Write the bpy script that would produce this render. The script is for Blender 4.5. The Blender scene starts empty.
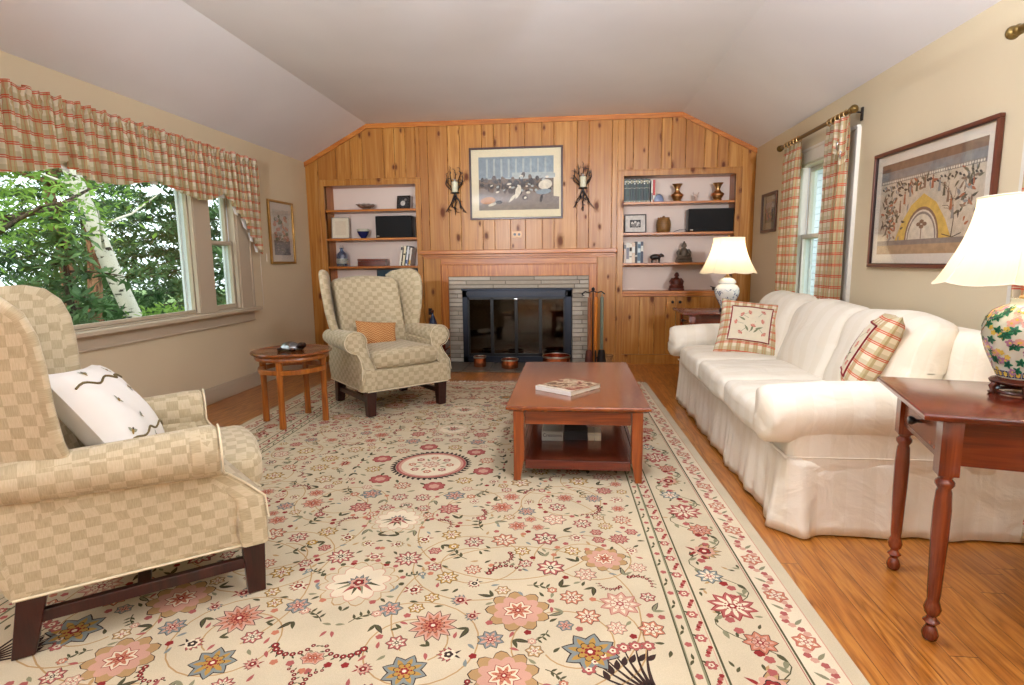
import bpy, math, random
from mathutils import Matrix, Vector
from math import sin, cos, pi, radians, sqrt, atan2

# ------------------------------------------------------------------ camera, world, sun, exposure
SC = bpy.context.scene
C = SC.collection
SC.view_settings.view_transform = 'Standard'
SC.view_settings.look = 'None'
SC.view_settings.gamma = 1
SC.view_settings.use_curve_mapping = False
SC.view_settings.exposure = 0.33
SC.cycles.use_denoising = True
SC.cycles.max_bounces = 8
SC.cycles.diffuse_bounces = 4
SC.cycles.transparent_max_bounces = 16
SC.cycles.caustics_reflective = False
SC.cycles.caustics_refractive = False
SC.cycles.sample_clamp_indirect = 6

cam_d = bpy.data.cameras.new('camera')
cam = bpy.data.objects.new('camera', cam_d)
C.objects.link(cam)
cam_d.sensor_width = 36
cam_d.lens = 570.0 / 1024 * 36
YAW, PITCH, ROLL = -0.1046, -0.1410, -0.0118
_f = Vector((sin(YAW) * cos(PITCH), cos(YAW) * cos(PITCH), sin(PITCH)))
_r = Vector((cos(YAW), -sin(YAW), 0))
_u = _r.cross(_f)
_r2 = _r * cos(ROLL) + _u * sin(ROLL)
_u2 = _u * cos(ROLL) - _r * sin(ROLL)
M = Matrix((( _r2.x, _u2.x, -_f.x, 0), (_r2.y, _u2.y, -_f.y, 0), (_r2.z, _u2.z, -_f.z, 1.22), (0, 0, 0, 1)))
cam.matrix_world = M
SC.camera = cam

world = bpy.data.worlds.new('world')
SC.world = world
world.use_nodes = True
_bg = world.node_tree.nodes['Background']
_bg.inputs[0].default_value = (0.86, 0.93, 1.0, 1)
_bg.inputs[1].default_value = 2.3

sun_d = bpy.data.lights.new('sun', 'SUN')
sun_d.energy = 3.0
sun_d.angle = 0.02
sun_d.color = (1.0, 0.95, 0.85)
sun = bpy.data.objects.new('sun', sun_d)
C.objects.link(sun)
sun.rotation_euler = Vector((0.02, 0.75, -0.8)).to_track_quat('-Z', 'Y').to_euler()

L_FILL_MID = 95      # added ceiling light above the frame, brightens the room
L_FILL_REAR = 12      # added ceiling fill light behind the camera
L_LAMP = 4.2      # table lamps
L_FILL_UP = 100  # added uplights behind the camera, bounced off the ceiling
L_FILL_SPOT = 820     # added fill spots behind the camera, aimed up at the far ceiling    

# ------------------------------------------------------------------ room numbers
XL, XR, YB, YR = -3.19, 2.036, 6.78, -3.2
HE, HP = 2.426, 2.84
XA, XB = -2.40, 1.22

def ceil_z(x):
    if x < XA: return HE + (x - XL) / (XA - XL) * (HP - HE)
    if x > XB: return HE + (XR - x) / (XR - XB) * (HP - HE)
    return HP

# ------------------------------------------------------------------ mesh helpers
class MB:
    def __init__(s):
        s.V = []; s.F = []; s.M = []; s.UV = []; s.T = []; s.tone = 0.5
    def face(s, idx, m=0, uv=None):
        s.F.append(tuple(idx)); s.M.append(m); s.UV.append(uv); s.T.append(s.tone)
    def add(s, V, F, m=0, UV=None, fn=None):
        o = len(s.V)
        s.V += [tuple(fn(*v)) for v in V] if fn else [tuple(v) for v in V]
        for i, f in enumerate(F):
            s.face([j + o for j in f], m, UV[i] if UV else None)
        return s
    def box(s, x0, x1, y0, y1, z0, z1, m=0, fn=None):
        V = [(x, y, z) for z in (z0, z1) for y in (y0, y1) for x in (x0, x1)]
        F = [(0, 2, 3, 1), (4, 5, 7, 6), (0, 1, 5, 4), (2, 6, 7, 3), (0, 4, 6, 2), (1, 3, 7, 5)]
        return s.add(V, F, m, fn=fn)
    def rbox(s, cx, cy, cz, sx, sy, sz, r, k=3, n=2, m=0, fn=None):
        """rounded box; fn deforms; uv = metres on the dominant face"""
        h = (sx / 2, sy / 2, sz / 2)
        r = min(r, h[0] - 1e-4, h[1] - 1e-4, h[2] - 1e-4)
        def ax(a):
            L = [-a + r * (1 - cos(i / k * pi / 2)) for i in range(k)]
            mid = [-a + r + (2 * a - 2 * r) * i / n for i in range(n + 1)]
            return L + mid + [-q for q in reversed(L)]
        A = [ax(a) for a in h]
        idx = {}
        V = []; F = []; UV = []
        def vid(p):
            key = (round(p[0], 6), round(p[1], 6), round(p[2], 6))
            if key not in idx:
                q = [max(-(h[i] - r), min(h[i] - r, p[i])) for i in range(3)]
                d = Vector([p[i] - q[i] for i in range(3)])
                if d.length > 1e-9: d.normalize()
                idx[key] = len(V)
                V.append((cx + q[0] + d[0] * r, cy + q[1] + d[1] * r, cz + q[2] + d[2] * r))
            return idx[key]
        for a in range(3):
            b, c = (a + 1) % 3, (a + 2) % 3
            for sg in (-1, 1):
                for i in range(len(A[b]) - 1):
                    for j in range(len(A[c]) - 1):
                        ps = []
                        for (ii, jj) in ((i, j), (i + 1, j), (i + 1, j + 1), (i, j + 1)):
                            p = [0, 0, 0]; p[a] = sg * h[a]; p[b] = A[b][ii]; p[c] = A[c][jj]
                            ps.append(tuple(p))
                        if sg < 0: ps.reverse()
                        F.append([vid(p) for p in ps])
                        if a == 0: UV.append([(p[1] + cy, p[2] + cz) for p in ps])
                        elif a == 1: UV.append([(p[0] + cx, p[2] + cz) for p in ps])
                        else: UV.append([(p[1] + cy, p[0] + cx) for p in ps])
        return s.add(V, F, m, UV, fn)
    def grid(s, fn, nu, nv, m=0, closeu=False, uvfn=None):
        V = []; F = []; UV = []
        NU = nu if closeu else nu + 1
        for i in range(NU):
            for j in range(nv + 1):
                V.append(fn(i / nu, j / nv))
        for i in range(nu):
            for j in range(nv):
                a = i * (nv + 1) + j; i2 = (i + 1) % NU; b = i2 * (nv + 1) + j
                F.append((a, b, b + 1, a + 1))
                q = [(i / nu, j / nv), ((i + 1) / nu, j / nv), ((i + 1) / nu, (j + 1) / nv), (i / nu, (j + 1) / nv)]
                UV.append([uvfn(*t) for t in q] if uvfn else q)
        return s.add(V, F, m, UV)
    def lathe(s, prof, n=24, c=(0, 0, 0), m=0, cap=True, fn=None, sq=None):
        V = []; F = []; UV = []
        for i in range(n):
            a = 2 * pi * i / n
            for (r, z) in prof:
                V.append((c[0] + r * cos(a), c[1] + r * sin(a), c[2] + z))
        k = len(prof)
        for i in range(n):
            for j in range(k - 1):
                a = i * k + j; b = ((i + 1) % n) * k + j
                F.append((a, b, b + 1, a + 1))
                UV.append([(i / n, prof[j][1]), ((i + 1) / n, prof[j][1]), ((i + 1) / n, prof[j + 1][1]), (i / n, prof[j + 1][1])])
        if cap:
            if prof[0][0] > 1e-5: F.append([i * k for i in reversed(range(n))]); UV.append([(V[i * k][0], V[i * k][1]) for i in reversed(range(n))])
            if prof[-1][0] > 1e-5: F.append([i * k + k - 1 for i in range(n)]); UV.append([(V[i * k + k - 1][0], V[i * k + k - 1][1]) for i in range(n)])
        return s.add(V, F, m, UV, fn)
    def tube(s, pts, rad, n=8, m=0, closed=False, cap=True):
        P = [Vector(p) for p in pts]
        R = rad if isinstance(rad, (list, tuple)) else [rad] * len(P)
        V = []; F = []
        prev = None
        N = len(P)
        for i, p in enumerate(P):
            if closed: t = P[(i + 1) % N] - P[i - 1]
            else: t = P[min(i + 1, N - 1)] - P[max(i - 1, 0)]
            if t.length < 1e-9: t = Vector((0, 0, 1))
            t.normalize()
            if prev is None:
                a = Vector((0, 0, 1)) if abs(t.z) < .9 else Vector((1, 0, 0))
                u = t.cross(a).normalized()
            else:
                u = (prev - t * prev.dot(t)).normalized()
            prev = u
            w = t.cross(u)
            for k in range(n):
                a = 2 * pi * k / n
                V.append(tuple(p + (u * cos(a) + w * sin(a)) * R[i]))
        rng = N if closed else N - 1
        for i in range(rng):
            i2 = (i + 1) % N
            for k in range(n):
                k2 = (k + 1) % n
                F.append((i * n + k, i * n + k2, i2 * n + k2, i2 * n + k))
        if cap and not closed:
            F.append(list(reversed(range(n)))); F.append([(N - 1) * n + k for k in range(n)])
        return s.add(V, F, m)
    def prism(s, outline, w0, w1, fn, m=0, r=0.0, k=3):
        """outline (u,v) ccw, extruded w0..w1, rounded edges radius r, mapped by fn(u,v,w)"""
        N = len(outline)
        nrm = []
        for i in range(N):
            a = Vector(outline[i - 1]); b = Vector(outline[i]); c = Vector(outline[(i + 1) % N])
            d1 = (b - a).normalized(); d2 = (c - b).normalized()
            n1 = Vector((-d1.y, d1.x)); n2 = Vector((-d2.y, d2.x))
            n = n1 + n2
            n = n.normalized() if n.length > 1e-6 else n1
            sc = 1 / max(.5, n.dot(n1))
            nrm.append(n * sc)
        layers = []
        if r > 0:
            for i in range(k + 1):
                a = i / k * pi / 2
                layers.append((r * (1 - sin(a)), w0 + r * (1 - cos(a))))
            for i in range(k + 1):
                a = i / k * pi / 2
                layers.append((r * (1 - cos(a)), w1 - r * (1 - sin(a))))
        else:
            layers = [(0, w0), (0, w1)]
        V = []; F = []; UV = []
        per = [0]
        for i in range(N): per.append(per[-1] + (Vector(outline[(i + 1) % N]) - Vector(outline[i])).length)
        for (ins, w) in layers:
            for i in range(N):
                p = Vector(outline[i]) + nrm[i] * ins
                V.append(fn(p.x, p.y, w))
        for l in range(len(layers) - 1):
            for i in range(N):
                j = (i + 1) % N
                F.append((l * N + i, l * N + j, (l + 1) * N + j, (l + 1) * N + i))
                UV.append([(per[i], layers[l][1]), (per[i + 1], layers[l][1]), (per[i + 1], layers[l + 1][1]), (per[i], layers[l + 1][1])])
        F.append(list(reversed(range(N)))); UV.append([tuple(outline[i]) for i in reversed(range(N))])
        o = (len(layers) - 1) * N
        F.append([o + i for i in range(N)]); UV.append([tuple(outline[i]) for i in range(N)])
        return s.add(V, F, m, UV)
    def build(s, name, mats, parent=None, smooth=None, bevel=0, solid=0, tone=False, sub=0):
        me = bpy.data.meshes.new(name)
        me.from_pydata(s.V, [], s.F)
        if not isinstance(mats, (list, tuple)): mats = [mats]
        for m in mats: me.materials.append(m)
        me.polygons.foreach_set('material_index', s.M)
        uvl = me.uv_layers.new(name='uv')
        buf = []
        V = s.V
        for f, uv in zip(s.F, s.UV):
            if uv is None:
                a, b, c = V[f[0]], V[f[1]], V[f[2]]
                e1 = (b[0]-a[0], b[1]-a[1], b[2]-a[2]); e2 = (c[0]-a[0], c[1]-a[1], c[2]-a[2])
                nx = abs(e1[1]*e2[2]-e1[2]*e2[1]); ny = abs(e1[2]*e2[0]-e1[0]*e2[2]); nz = abs(e1[0]*e2[1]-e1[1]*e2[0])
                if nx >= ny and nx >= nz: i, j = 1, 2
                elif ny >= nz: i, j = 0, 2
                else: i, j = 0, 1
                for v in f: buf += [V[v][i], V[v][j]]
            else:
                for q in uv: buf += [q[0], q[1]]
        uvl.data.foreach_set('uv', buf)
        if tone:
            at = me.attributes.new('tone', 'FLOAT', 'FACE')
            at.data.foreach_set('value', s.T)
        if smooth is not None:
            me.polygons.foreach_set('use_smooth', [True] * len(s.F))
            me.update()
            me.set_sharp_from_angle(angle=radians(smooth))
        me.validate(clean_customdata=False)
        me.update()
        o = bpy.data.objects.new(name, me)
        C.objects.link(o)
        if parent: o.parent = parent
        if bevel:
            b = o.modifiers.new('bevel', 'BEVEL'); b.width = bevel; b.segments = 2; b.limit_method = 'ANGLE'; b.angle_limit = radians(40)
        if sub:
            b = o.modifiers.new('sub', 'SUBSURF'); b.levels = sub; b.render_levels = sub
        if solid:
            b = o.modifiers.new('solid', 'SOLIDIFY'); b.thickness = solid; b.offset = 0
        return o

def tag(o, label, cat, group=None, kind=None):
    if label: o['label'] = label
    if cat: o['category'] = cat
    if group: o['group'] = group
    if kind: o['kind'] = kind
    return o
def empty(name, loc, rz=0.0, label=None, cat=None, group=None, kind=None):
    o = bpy.data.objects.new(name, None)
    o.empty_display_size = .1
    C.objects.link(o)
    o.location = loc; o.rotation_euler = (0, 0, rz)
    tag(o, label, cat, group, kind)
    return o
def copy_tree(o, parent=None):
    c = o.copy(); C.objects.link(c)
    if parent: c.parent = parent
    for ch in [x for x in bpy.data.objects if x.parent == o]: copy_tree(ch, c)
    return c
def kid_label(o, t): o['label'] = t; return o

# ------------------------------------------------------------------ material helpers
def srgb(r, g, b):
    f = lambda c: ((c / 255 + .055) / 1.055) ** 2.4 if c > 10 else c / 255 / 12.92
    return (f(r), f(g), f(b), 1)
class NT:
    def __init__(s, name):
        s.m = bpy.data.materials.new(name); s.m.use_nodes = True
        s.t = s.m.node_tree; s.n = s.t.nodes
        s.b = s.n['Principled BSDF']
    def node(s, typ, **kw):
        n = s.n.new(typ)
        for k, v in kw.items():
            if k.startswith('_'): setattr(n, k[1:], v)
            else:
                key = k.replace('__', ' ')
                n.inputs[int(key[1:]) if key[0] == 'i' and key[1:].isdigit() else key].default_value = v
        return n
    def link(s, a, b): s.t.links.new(a, b)
    def coord(s, kind='Object', scale=(1, 1, 1), rot=(0, 0, 0)):
        tc = s.node('ShaderNodeTexCoord')
        mp = s.node('ShaderNodeMapping'); mp.inputs['Scale'].default_value = scale; mp.inputs['Rotation'].default_value = rot
        s.link(tc.outputs[kind], mp.inputs['Vector'])
        return mp.outputs[0]
    def noise(s, vec, scale=5, detail=3, rough=.5, dist=0, out=0):
        n = s.node('ShaderNodeTexNoise'); n.inputs['Scale'].default_value = scale; n.inputs['Detail'].default_value = detail
        n.inputs['Roughness'].default_value = rough; n.inputs['Distortion'].default_value = dist
        if vec: s.link(vec, n.inputs['Vector'])
        return n.outputs[out]
    def ramp(s, fac, stops, interp='LINEAR'):
        r = s.node('ShaderNodeValToRGB'); cr = r.color_ramp; cr.interpolation = interp
        while len(cr.elements) < len(stops): cr.elements.new(.5)
        for e, (p, c) in zip(cr.elements, stops): e.position = p; e.color = c
        s.link(fac, r.inputs[0]); return r.outputs[0]
    def math(s, op, a, b=None, c=None, clamp=False):
        n = s.node('ShaderNodeMath'); n.operation = op; n.use_clamp = clamp
        for i, v in enumerate((a, b, c)):
            if v is None: continue
            if isinstance(v, (int, float)): n.inputs[i].default_value = v
            else: s.link(v, n.inputs[i])
        return n.outputs[0]
    def mix(s, fac, a, b, blend='MIX'):
        n = s.node('ShaderNodeMix'); n.data_type = 'RGBA'; n.blend_type = blend
        for i, v in ((0, fac), (6, a), (7, b)):
            if isinstance(v, (int, float)): n.inputs[i].default_value = v
            elif isinstance(v, tuple): n.inputs[i].default_value = v
            else: s.link(v, n.inputs[i])
        return n.outputs[2]
    def sep(s, vec):
        n = s.node('ShaderNodeSeparateXYZ'); s.link(vec, n.inputs[0]); return n.outputs
    def comb(s, x, y, z=0.0):
        n = s.node('ShaderNodeCombineXYZ')
        for i, v in enumerate((x, y, z)):
            if isinstance(v, (int, float)): n.inputs[i].default_value = v
            else: s.link(v, n.inputs[i])
        return n.outputs[0]
    def bump(s, h, strength=.3, dist=.002):
        b = s.node('ShaderNodeBump'); b.inputs['Strength'].default_value = strength; b.inputs['Distance'].default_value = dist
        s.link(h, b.inputs['Height']); s.link(b.outputs[0], s.b.inputs['Normal'])
    def done(s, col=None, rough=.5, metal=0, spec=.5, **kw):
        if col is not None:
            if isinstance(col, tuple): s.b.inputs['Base Color'].default_value = col
            else: s.link(col, s.b.inputs['Base Color'])
        if isinstance(rough, (int, float)): s.b.inputs['Roughness'].default_value = rough
        else: s.link(rough, s.b.inputs['Roughness'])
        s.b.inputs['Metallic'].default_value = metal
        s.b.inputs['Specular IOR Level'].default_value = spec
        for k, v in kw.items(): s.b.inputs[k.replace('__', ' ')].default_value = v
        return s.m

_pc = {}
def plain(name, c, rough=.5, metal=0, var=.08, scale=30, spec=.5, bump=0):
    """procedural plain material with a light noise variation"""
    if name in _pc: return _pc[name]
    t = NT(name)
    n = t.noise(t.coord('Object'), scale, 3)
    dark = tuple(v * (1 - var) for v in c[:3]) + (1,)
    lite = tuple(min(1, v * (1 + var)) for v in c[:3]) + (1,)
    col = t.ramp(n, [(.3, dark), (.7, lite)])
    if bump: t.bump(n, bump, .002)
    _pc[name] = t.done(col, rough, metal, spec)
    return _pc[name]

def wood(name, c0, c1, c2, axis='x', scale=1.0, rough=.35, spec=.5, coat=0.0):
    t = NT(name)
    k = {'x': (1, 14, 14), 'y': (14, 1, 14), 'z': (14, 14, 1)}[axis]
    v = t.coord('Object', tuple(a * scale for a in k))
    n1 = t.noise(v, 1.6, 4, .55, 1.2)
    n2 = t.noise(t.coord('Object', tuple(a * a * scale * .4 + 1 for a in k)), 3, 2, .5)
    f = t.math('ADD', t.math('MULTIPLY', n1, .75), t.math('MULTIPLY', n2, .25))
    col = t.ramp(f, [(.33, c0), (.5, c1), (.68, c2)])
    t.bump(n2, .08, .001)
    return t.done(col, rough, 0, spec, **({'Coat__Weight': coat, 'Coat__Roughness': .15} if coat else {}))

# wall paint / ceiling
def paint(name, c, amt=.03):
    t = NT(name)
    v = t.coord('Object')
    n = t.noise(v, 60, 3)
    col = t.ramp(t.noise(v, 1.3, 2), [(.3, tuple(x * (1 - amt) for x in c[:3]) + (1,)), (.7, tuple(min(1, x * (1 + amt)) for x in c[:3]) + (1,))])
    t.bump(n, .06, .002)
    return t.done(col, .75, 0, .25)
m_wall = paint('wall_paint', srgb(220, 204, 174))
m_ceil = paint('ceiling_paint', srgb(236, 234, 238))
m_trim = paint('trim_paint', srgb(196, 180, 158))
m_white = plain('white_frame_paint', srgb(226, 220, 210), .4, var=.03)
m_nicheback = paint('alcove_paint', srgb(226, 208, 196))

# knotty pine with uv = metres (u across the board, v along it) and a tone per board
def pine(name, tonemix=True, bright=1.0):
    t = NT(name)
    tc = t.node('ShaderNodeTexCoord')
    uv = t.sep(tc.outputs['UV'])
    tone = t.node('ShaderNodeAttribute', _attribute_name='tone', _attribute_type='GEOMETRY').outputs['Fac'] if tonemix else None
    off = t.math('MULTIPLY', tone, 37.0) if tone else 0.0
    # knots
    kv = t.comb(t.math('ADD', t.math('DIVIDE', uv[0], .19), off), t.math('DIVIDE', uv[1], .36))
    vo = t.node('ShaderNodeTexVoronoi'); vo.voronoi_dimensions = '2D'; vo.inputs['Scale'].default_value = 1; vo.inputs['Randomness'].default_value = .9
    t.link(kv, vo.inputs['Vector'])
    rnd = t.sep(vo.outputs['Color'])[0]
    dist = t.math('ADD', t.math('MULTIPLY', vo.outputs['Distance'], t.math('ADD', .75, t.math('MULTIPLY', t.sep(vo.outputs['Color'])[1], 1.6))), t.math('MULTIPLY', t.math('LESS_THAN', rnd, .5), 1.0))
    dist = t.math('ADD', dist, t.math('MULTIPLY', t.math('SUBTRACT', t.noise(kv, 9, 2), .5), .05))
    near = t.math('SUBTRACT', 1.0, t.math('DIVIDE', dist, .24), clamp=True)
    # grain, pushed aside by the knots
    gu = t.math('ADD', t.math('ADD', t.math('MULTIPLY', uv[0], 26), off), t.math('MULTIPLY', near, 2.2))
    gv = t.math('MULTIPLY', uv[1], 1.1)
    g1 = t.noise(t.comb(gu, gv), 1.0, 4, .55, .8)
    g2 = t.noise(t.comb(t.math('MULTIPLY', gu, 9), t.math('MULTIPLY', gv, 2)), 1.0, 2, .5)
    f = t.math('ADD', t.math('MULTIPLY', g1, .8), t.math('MULTIPLY', g2, .2))
    B = lambda r, g, b: tuple(v * bright for v in srgb(r, g, b)[:3]) + (1,)
    col = t.ramp(f, [(.3, B(156, 94, 32)), (.5, B(190, 128, 54)), (.7, B(210, 156, 84))])
    if tone:
        col = t.mix(t.math('MULTIPLY', tone, .5), col, B(152, 88, 32))
    core = t.ramp(dist, [(.06, (1, 1, 1, 1)), (.10, (.85, .85, .85, 1)), (.15, (.35, .35, .35, 1)), (.26, (0, 0, 0, 1))])
    col = t.mix(t.math('MULTIPLY', t.sep(core)[0], .95), col, B(98, 42, 12))
    t.bump(f, .06, .001)
    return t.done(col, t.math('ADD', .36, t.math('MULTIPLY', t.sep(core)[0], .4)), 0, .35, Coat__Weight=.10, Coat__Roughness=.25)
m_pine = pine('knotty_pine', True, .86)
m_pinetrim = wood('pine_trim', srgb(150, 80, 26), srgb(180, 106, 40), srgb(200, 132, 60), 'x', 1.2, .33)
m_pinetrim_z = wood('pine_trim_upright', srgb(150, 80, 26), srgb(180, 106, 40), srgb(200, 132, 60), 'z', 1.2, .33)
m_groove = plain('groove_shadow_wood', srgb(96, 52, 22), .7)

# oak strip floor, strips run along Y
def floor_mat():
    t = NT('oak_strip_floor')
    v = t.sep(t.coord('Object'))
    W = .083
    row = t.math('FLOOR', t.math('DIVIDE', v[0], W))
    rn = t.node('ShaderNodeTexWhiteNoise', _noise_dimensions='1D'); t.link(row, rn.inputs['W'])
    yy = t.math('ADD', t.math('DIVIDE', v[1], 1.15), t.math('MULTIPLY', rn.outputs['Value'], 7.3))
    seg = t.math('FLOOR', yy)
    rn2 = t.node('ShaderNodeTexWhiteNoise', _noise_dimensions='2D'); t.link(t.comb(row, seg), rn2.inputs['Vector'])
    tone = rn2.outputs['Value']
    fx = t.math('FRACT', t.math('DIVIDE', v[0], W)); fy = t.math('FRACT', yy)
    gap = t.math('MAXIMUM', t.math('LESS_THAN', fx, .025), t.math('LESS_THAN', fy, .0025))
    gx = t.math('ADD', t.math('MULTIPLY', v[0], 17), t.math('MULTIPLY', tone, 50))
    warp = t.noise(t.comb(gx, t.math('MULTIPLY', v[1], 1.6)), .55, 3, .5)
    ring = t.math('FRACT', t.math('MULTIPLY', warp, 9.0))
    ring = t.math('ABSOLUTE', t.math('SUBTRACT', ring, .5))
    fine = t.noise(t.comb(t.math('MULTIPLY', gx, 9), t.math('MULTIPLY', v[1], 9)), 1.2, 2)
    f = t.math('ADD', t.math('MULTIPLY', ring, .8), t.math('MULTIPLY', fine, .6))
    col = t.ramp(f, [(.2, srgb(128, 70, 18)), (.45, srgb(172, 104, 36)), (.75, srgb(196, 130, 56))])
    col = t.mix(t.math('MULTIPLY', tone, .4), col, srgb(160, 92, 34))
    col = t.mix(gap, col, srgb(90, 48, 18))
    t.bump(t.math('ADD', f, t.math('MULTIPLY', gap, -2)), .06, .001)
    return t.done(col, .3, 0, .5, Coat__Weight=.3, Coat__Roughness=.2)
m_floor = floor_mat()

m_cherry = wood('cherry_wood', srgb(108, 44, 12), srgb(142, 66, 20), srgb(166, 86, 32), 'x', .9, .28, coat=.35)
m_cherry_z = wood('cherry_wood_upright', srgb(110, 46, 12), srgb(146, 70, 22), srgb(170, 90, 34), 'z', .9, .28, coat=.35)
m_mahog = wood('mahogany', srgb(66, 18, 8), srgb(96, 32, 14), srgb(122, 48, 22), 'x', .9, .2, coat=.5)
m_mahog_z = wood('mahogany_upright', srgb(78, 24, 8), srgb(110, 42, 16), srgb(136, 60, 26), 'z', .9, .25, coat=.4)
m_chairleg = wood('dark_chair_leg', srgb(30, 6, 6), srgb(48, 12, 9), srgb(64, 20, 12), 'z', 1, .3, coat=.2)
m_rt = wood('honey_table_wood', srgb(118, 58, 12), srgb(154, 84, 22), srgb(180, 108, 36), 'z', 1.2, .28, coat=.3)
m_rt_top = wood('honey_table_top', srgb(92, 42, 12), srgb(124, 62, 18), srgb(150, 84, 30), 'x', 1.0, .18, coat=.4)
m_brass = plain('brass', srgb(200, 164, 112), .34, 1)
m_oldbrass = plain('aged_brass', srgb(128, 104, 58), .4, .8)
m_copper = plain('copper', srgb(224, 138, 92), .25, 1)
m_tin = plain('tin_lining', srgb(190, 180, 165), .35, .9)
m_black = plain('black_satin', srgb(22, 22, 24), .35)
m_iron = plain('black_iron', srgb(34, 28, 26), .5, .4)
m_bluemetal = plain('blued_steel', srgb(44, 49, 60), .34, .6)
m_chrome = plain('chrome', srgb(200, 200, 205), .15, 1)

def glassy(name, tint=(1, 1, 1, 1), refl=.08, rough=.02):
    t = NT(name)
    t.n.remove(t.b)
    tr = t.node('ShaderNodeBsdfTransparent'); tr.inputs[0].default_value = tint
    gl = t.node('ShaderNodeBsdfGlossy'); gl.inputs['Roughness'].default_value = rough
    lw = t.node('ShaderNodeLayerWeight'); lw.inputs[0].default_value = .5
    fr = t.math('MULTIPLY', t.math('POWER', lw.outputs['Facing'], 4.0), .7)
    mx = t.node('ShaderNodeMixShader')
    t.link(t.math('ADD', fr, refl, clamp=True), mx.inputs[0])
    t.link(tr.outputs[0], mx.inputs[1]); t.link(gl.outputs[0], mx.inputs[2])
    t.link(mx.outputs[0], t.n['Material Output'].inputs[0])
    return t.m
m_glass = glassy('window_glass', (.97, 1, .98, 1), .02)
m_picglass = glassy('picture_glass', (1, 1, 1, 1), .03, .03)
m_fireglass = glassy('tinted_fire_glass', (.30, .25, .22, 1), .09, .05)
m_clearglass = glassy('clear_glass', (.95, .96, .95, 1), .07)
m_blueglass = glassy('blue_tint_glass', (.62, .72, .86, 1), .15)

# plaid fabric, uv in metres
def plaid(name, per=.082, trans=0.0):
    t = NT(name)
    tc = t.node('ShaderNodeTexCoord')
    uv = t.sep(tc.outputs['UV'])
    def stripes(c, p, centre, half):
        f = t.math('FRACT', t.math('DIVIDE', c, p))
        return t.math('LESS_THAN', t.math('ABSOLUTE', t.math('SUBTRACT', f, centre)), half)
    base = t.mix(stripes(uv[0], per, .5, .22), srgb(198, 180, 140), srgb(230, 218, 194))
    base = t.mix(t.math('MULTIPLY', stripes(uv[1], per, .5, .2), .5), base, srgb(184, 170, 126))
    rv = t.math('MAXIMUM', stripes(uv[0], per, .12, .035), stripes(uv[0], per, .88, .035))
    rh = t.math('MAXIMUM', stripes(uv[1], per, .16, .045), stripes(uv[1], per, .30, .045))
    col = t.mix(t.math('MULTIPLY', rv, .45), base, srgb(200, 96, 66))
    col = t.mix(t.math('MULTIPLY', rh, .85), col, srgb(208, 72, 46))
    n = t.noise(tc.outputs['UV'], 900, 2)
    col = t.mix(.12, col, t.ramp(n, [(.3, (.3, .25, .2, 1)), (.7, (1, 1, 1, 1))]), 'MULTIPLY')
    m = t.done(col, .85, 0, .15)
    if trans:
        ts = t.node('ShaderNodeBsdfTranslucent'); t.link(col, ts.inputs[0])
        mx = t.node('ShaderNodeMixShader'); mx.inputs[0].default_value = trans
        t.link(t.b.outputs[0], mx.inputs[1]); t.link(ts.outputs[0], mx.inputs[2])
        t.link(mx.outputs[0], t.n['Material Output'].inputs[0])
    return m
m_plaid = plaid('red_tan_plaid_curtain', .082, .25)
m_plaid2 = plaid('red_tan_plaid_cushion', .06)
m_lining = plain('white_lining', srgb(240, 240, 238), .8, var=.02)

# wing chair fabric: offset blocks of beige and taupe
def chair_fabric():
    t = NT('beige_block_fabric')
    tc = t.node('ShaderNodeTexCoord')
    uv = t.sep(tc.outputs['UV'])
    ci = t.math('FLOOR', t.math('DIVIDE', uv[0], .043))
    rn = t.node('ShaderNodeTexWhiteNoise', _noise_dimensions='1D'); t.link(ci, rn.inputs['W'])
    ri = t.math('FLOOR', t.math('ADD', t.math('DIVIDE', uv[1], .036), t.math('MULTIPLY', rn.outputs['Value'], .35)))
    chk = t.math('FLOORED_MODULO', t.math('ADD', ci, ri), 2.0)
    st = t.noise(t.comb(t.math('MULTIPLY', uv[0], 380), t.math('MULTIPLY', uv[1], 40)), 1, 2)
    big = t.noise(tc.outputs['UV'], 9, 2)
    a = t.ramp(st, [(.3, srgb(188, 172, 140)), (.7, srgb(204, 188, 158))])
    b = t.ramp(st, [(.3, srgb(146, 130, 98)), (.7, srgb(172, 154, 122))])
    col = t.mix(t.math('MULTIPLY', chk, t.math('ADD', .18, t.math('MULTIPLY', big, .7)), clamp=True), a, b)
    t.bump(st, .15, .001)
    return t.done(col, .85, 0, .2, Sheen__Weight=.15)
m_chair = chair_fabric()
m_welt = plain('cream_welt', srgb(222, 208, 178), .8)

def sofa_fabric():
    t = NT('cream_slipcover')
    tc = t.node('ShaderNodeTexCoord')
    uv = t.sep(tc.outputs['UV'])
    f = t.math('FRACT', t.math('DIVIDE', uv[0], .16))
    s_ = t.math('LESS_THAN', f, .45)
    col = t.mix(s_, srgb(240, 231, 216), srgb(236, 226, 209))
    v = t.coord('Object')
    n = t.math('ADD', t.math('MULTIPLY', t.noise(v, 5.5, 3, .45, 1.2), 1.0), t.math('MULTIPLY', t.noise(v, 220, 2), .05))
    t.bump(n, .55, .025)
    return t.done(col, .85, 0, .15)
m_sofa = sofa_fabric()

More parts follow.
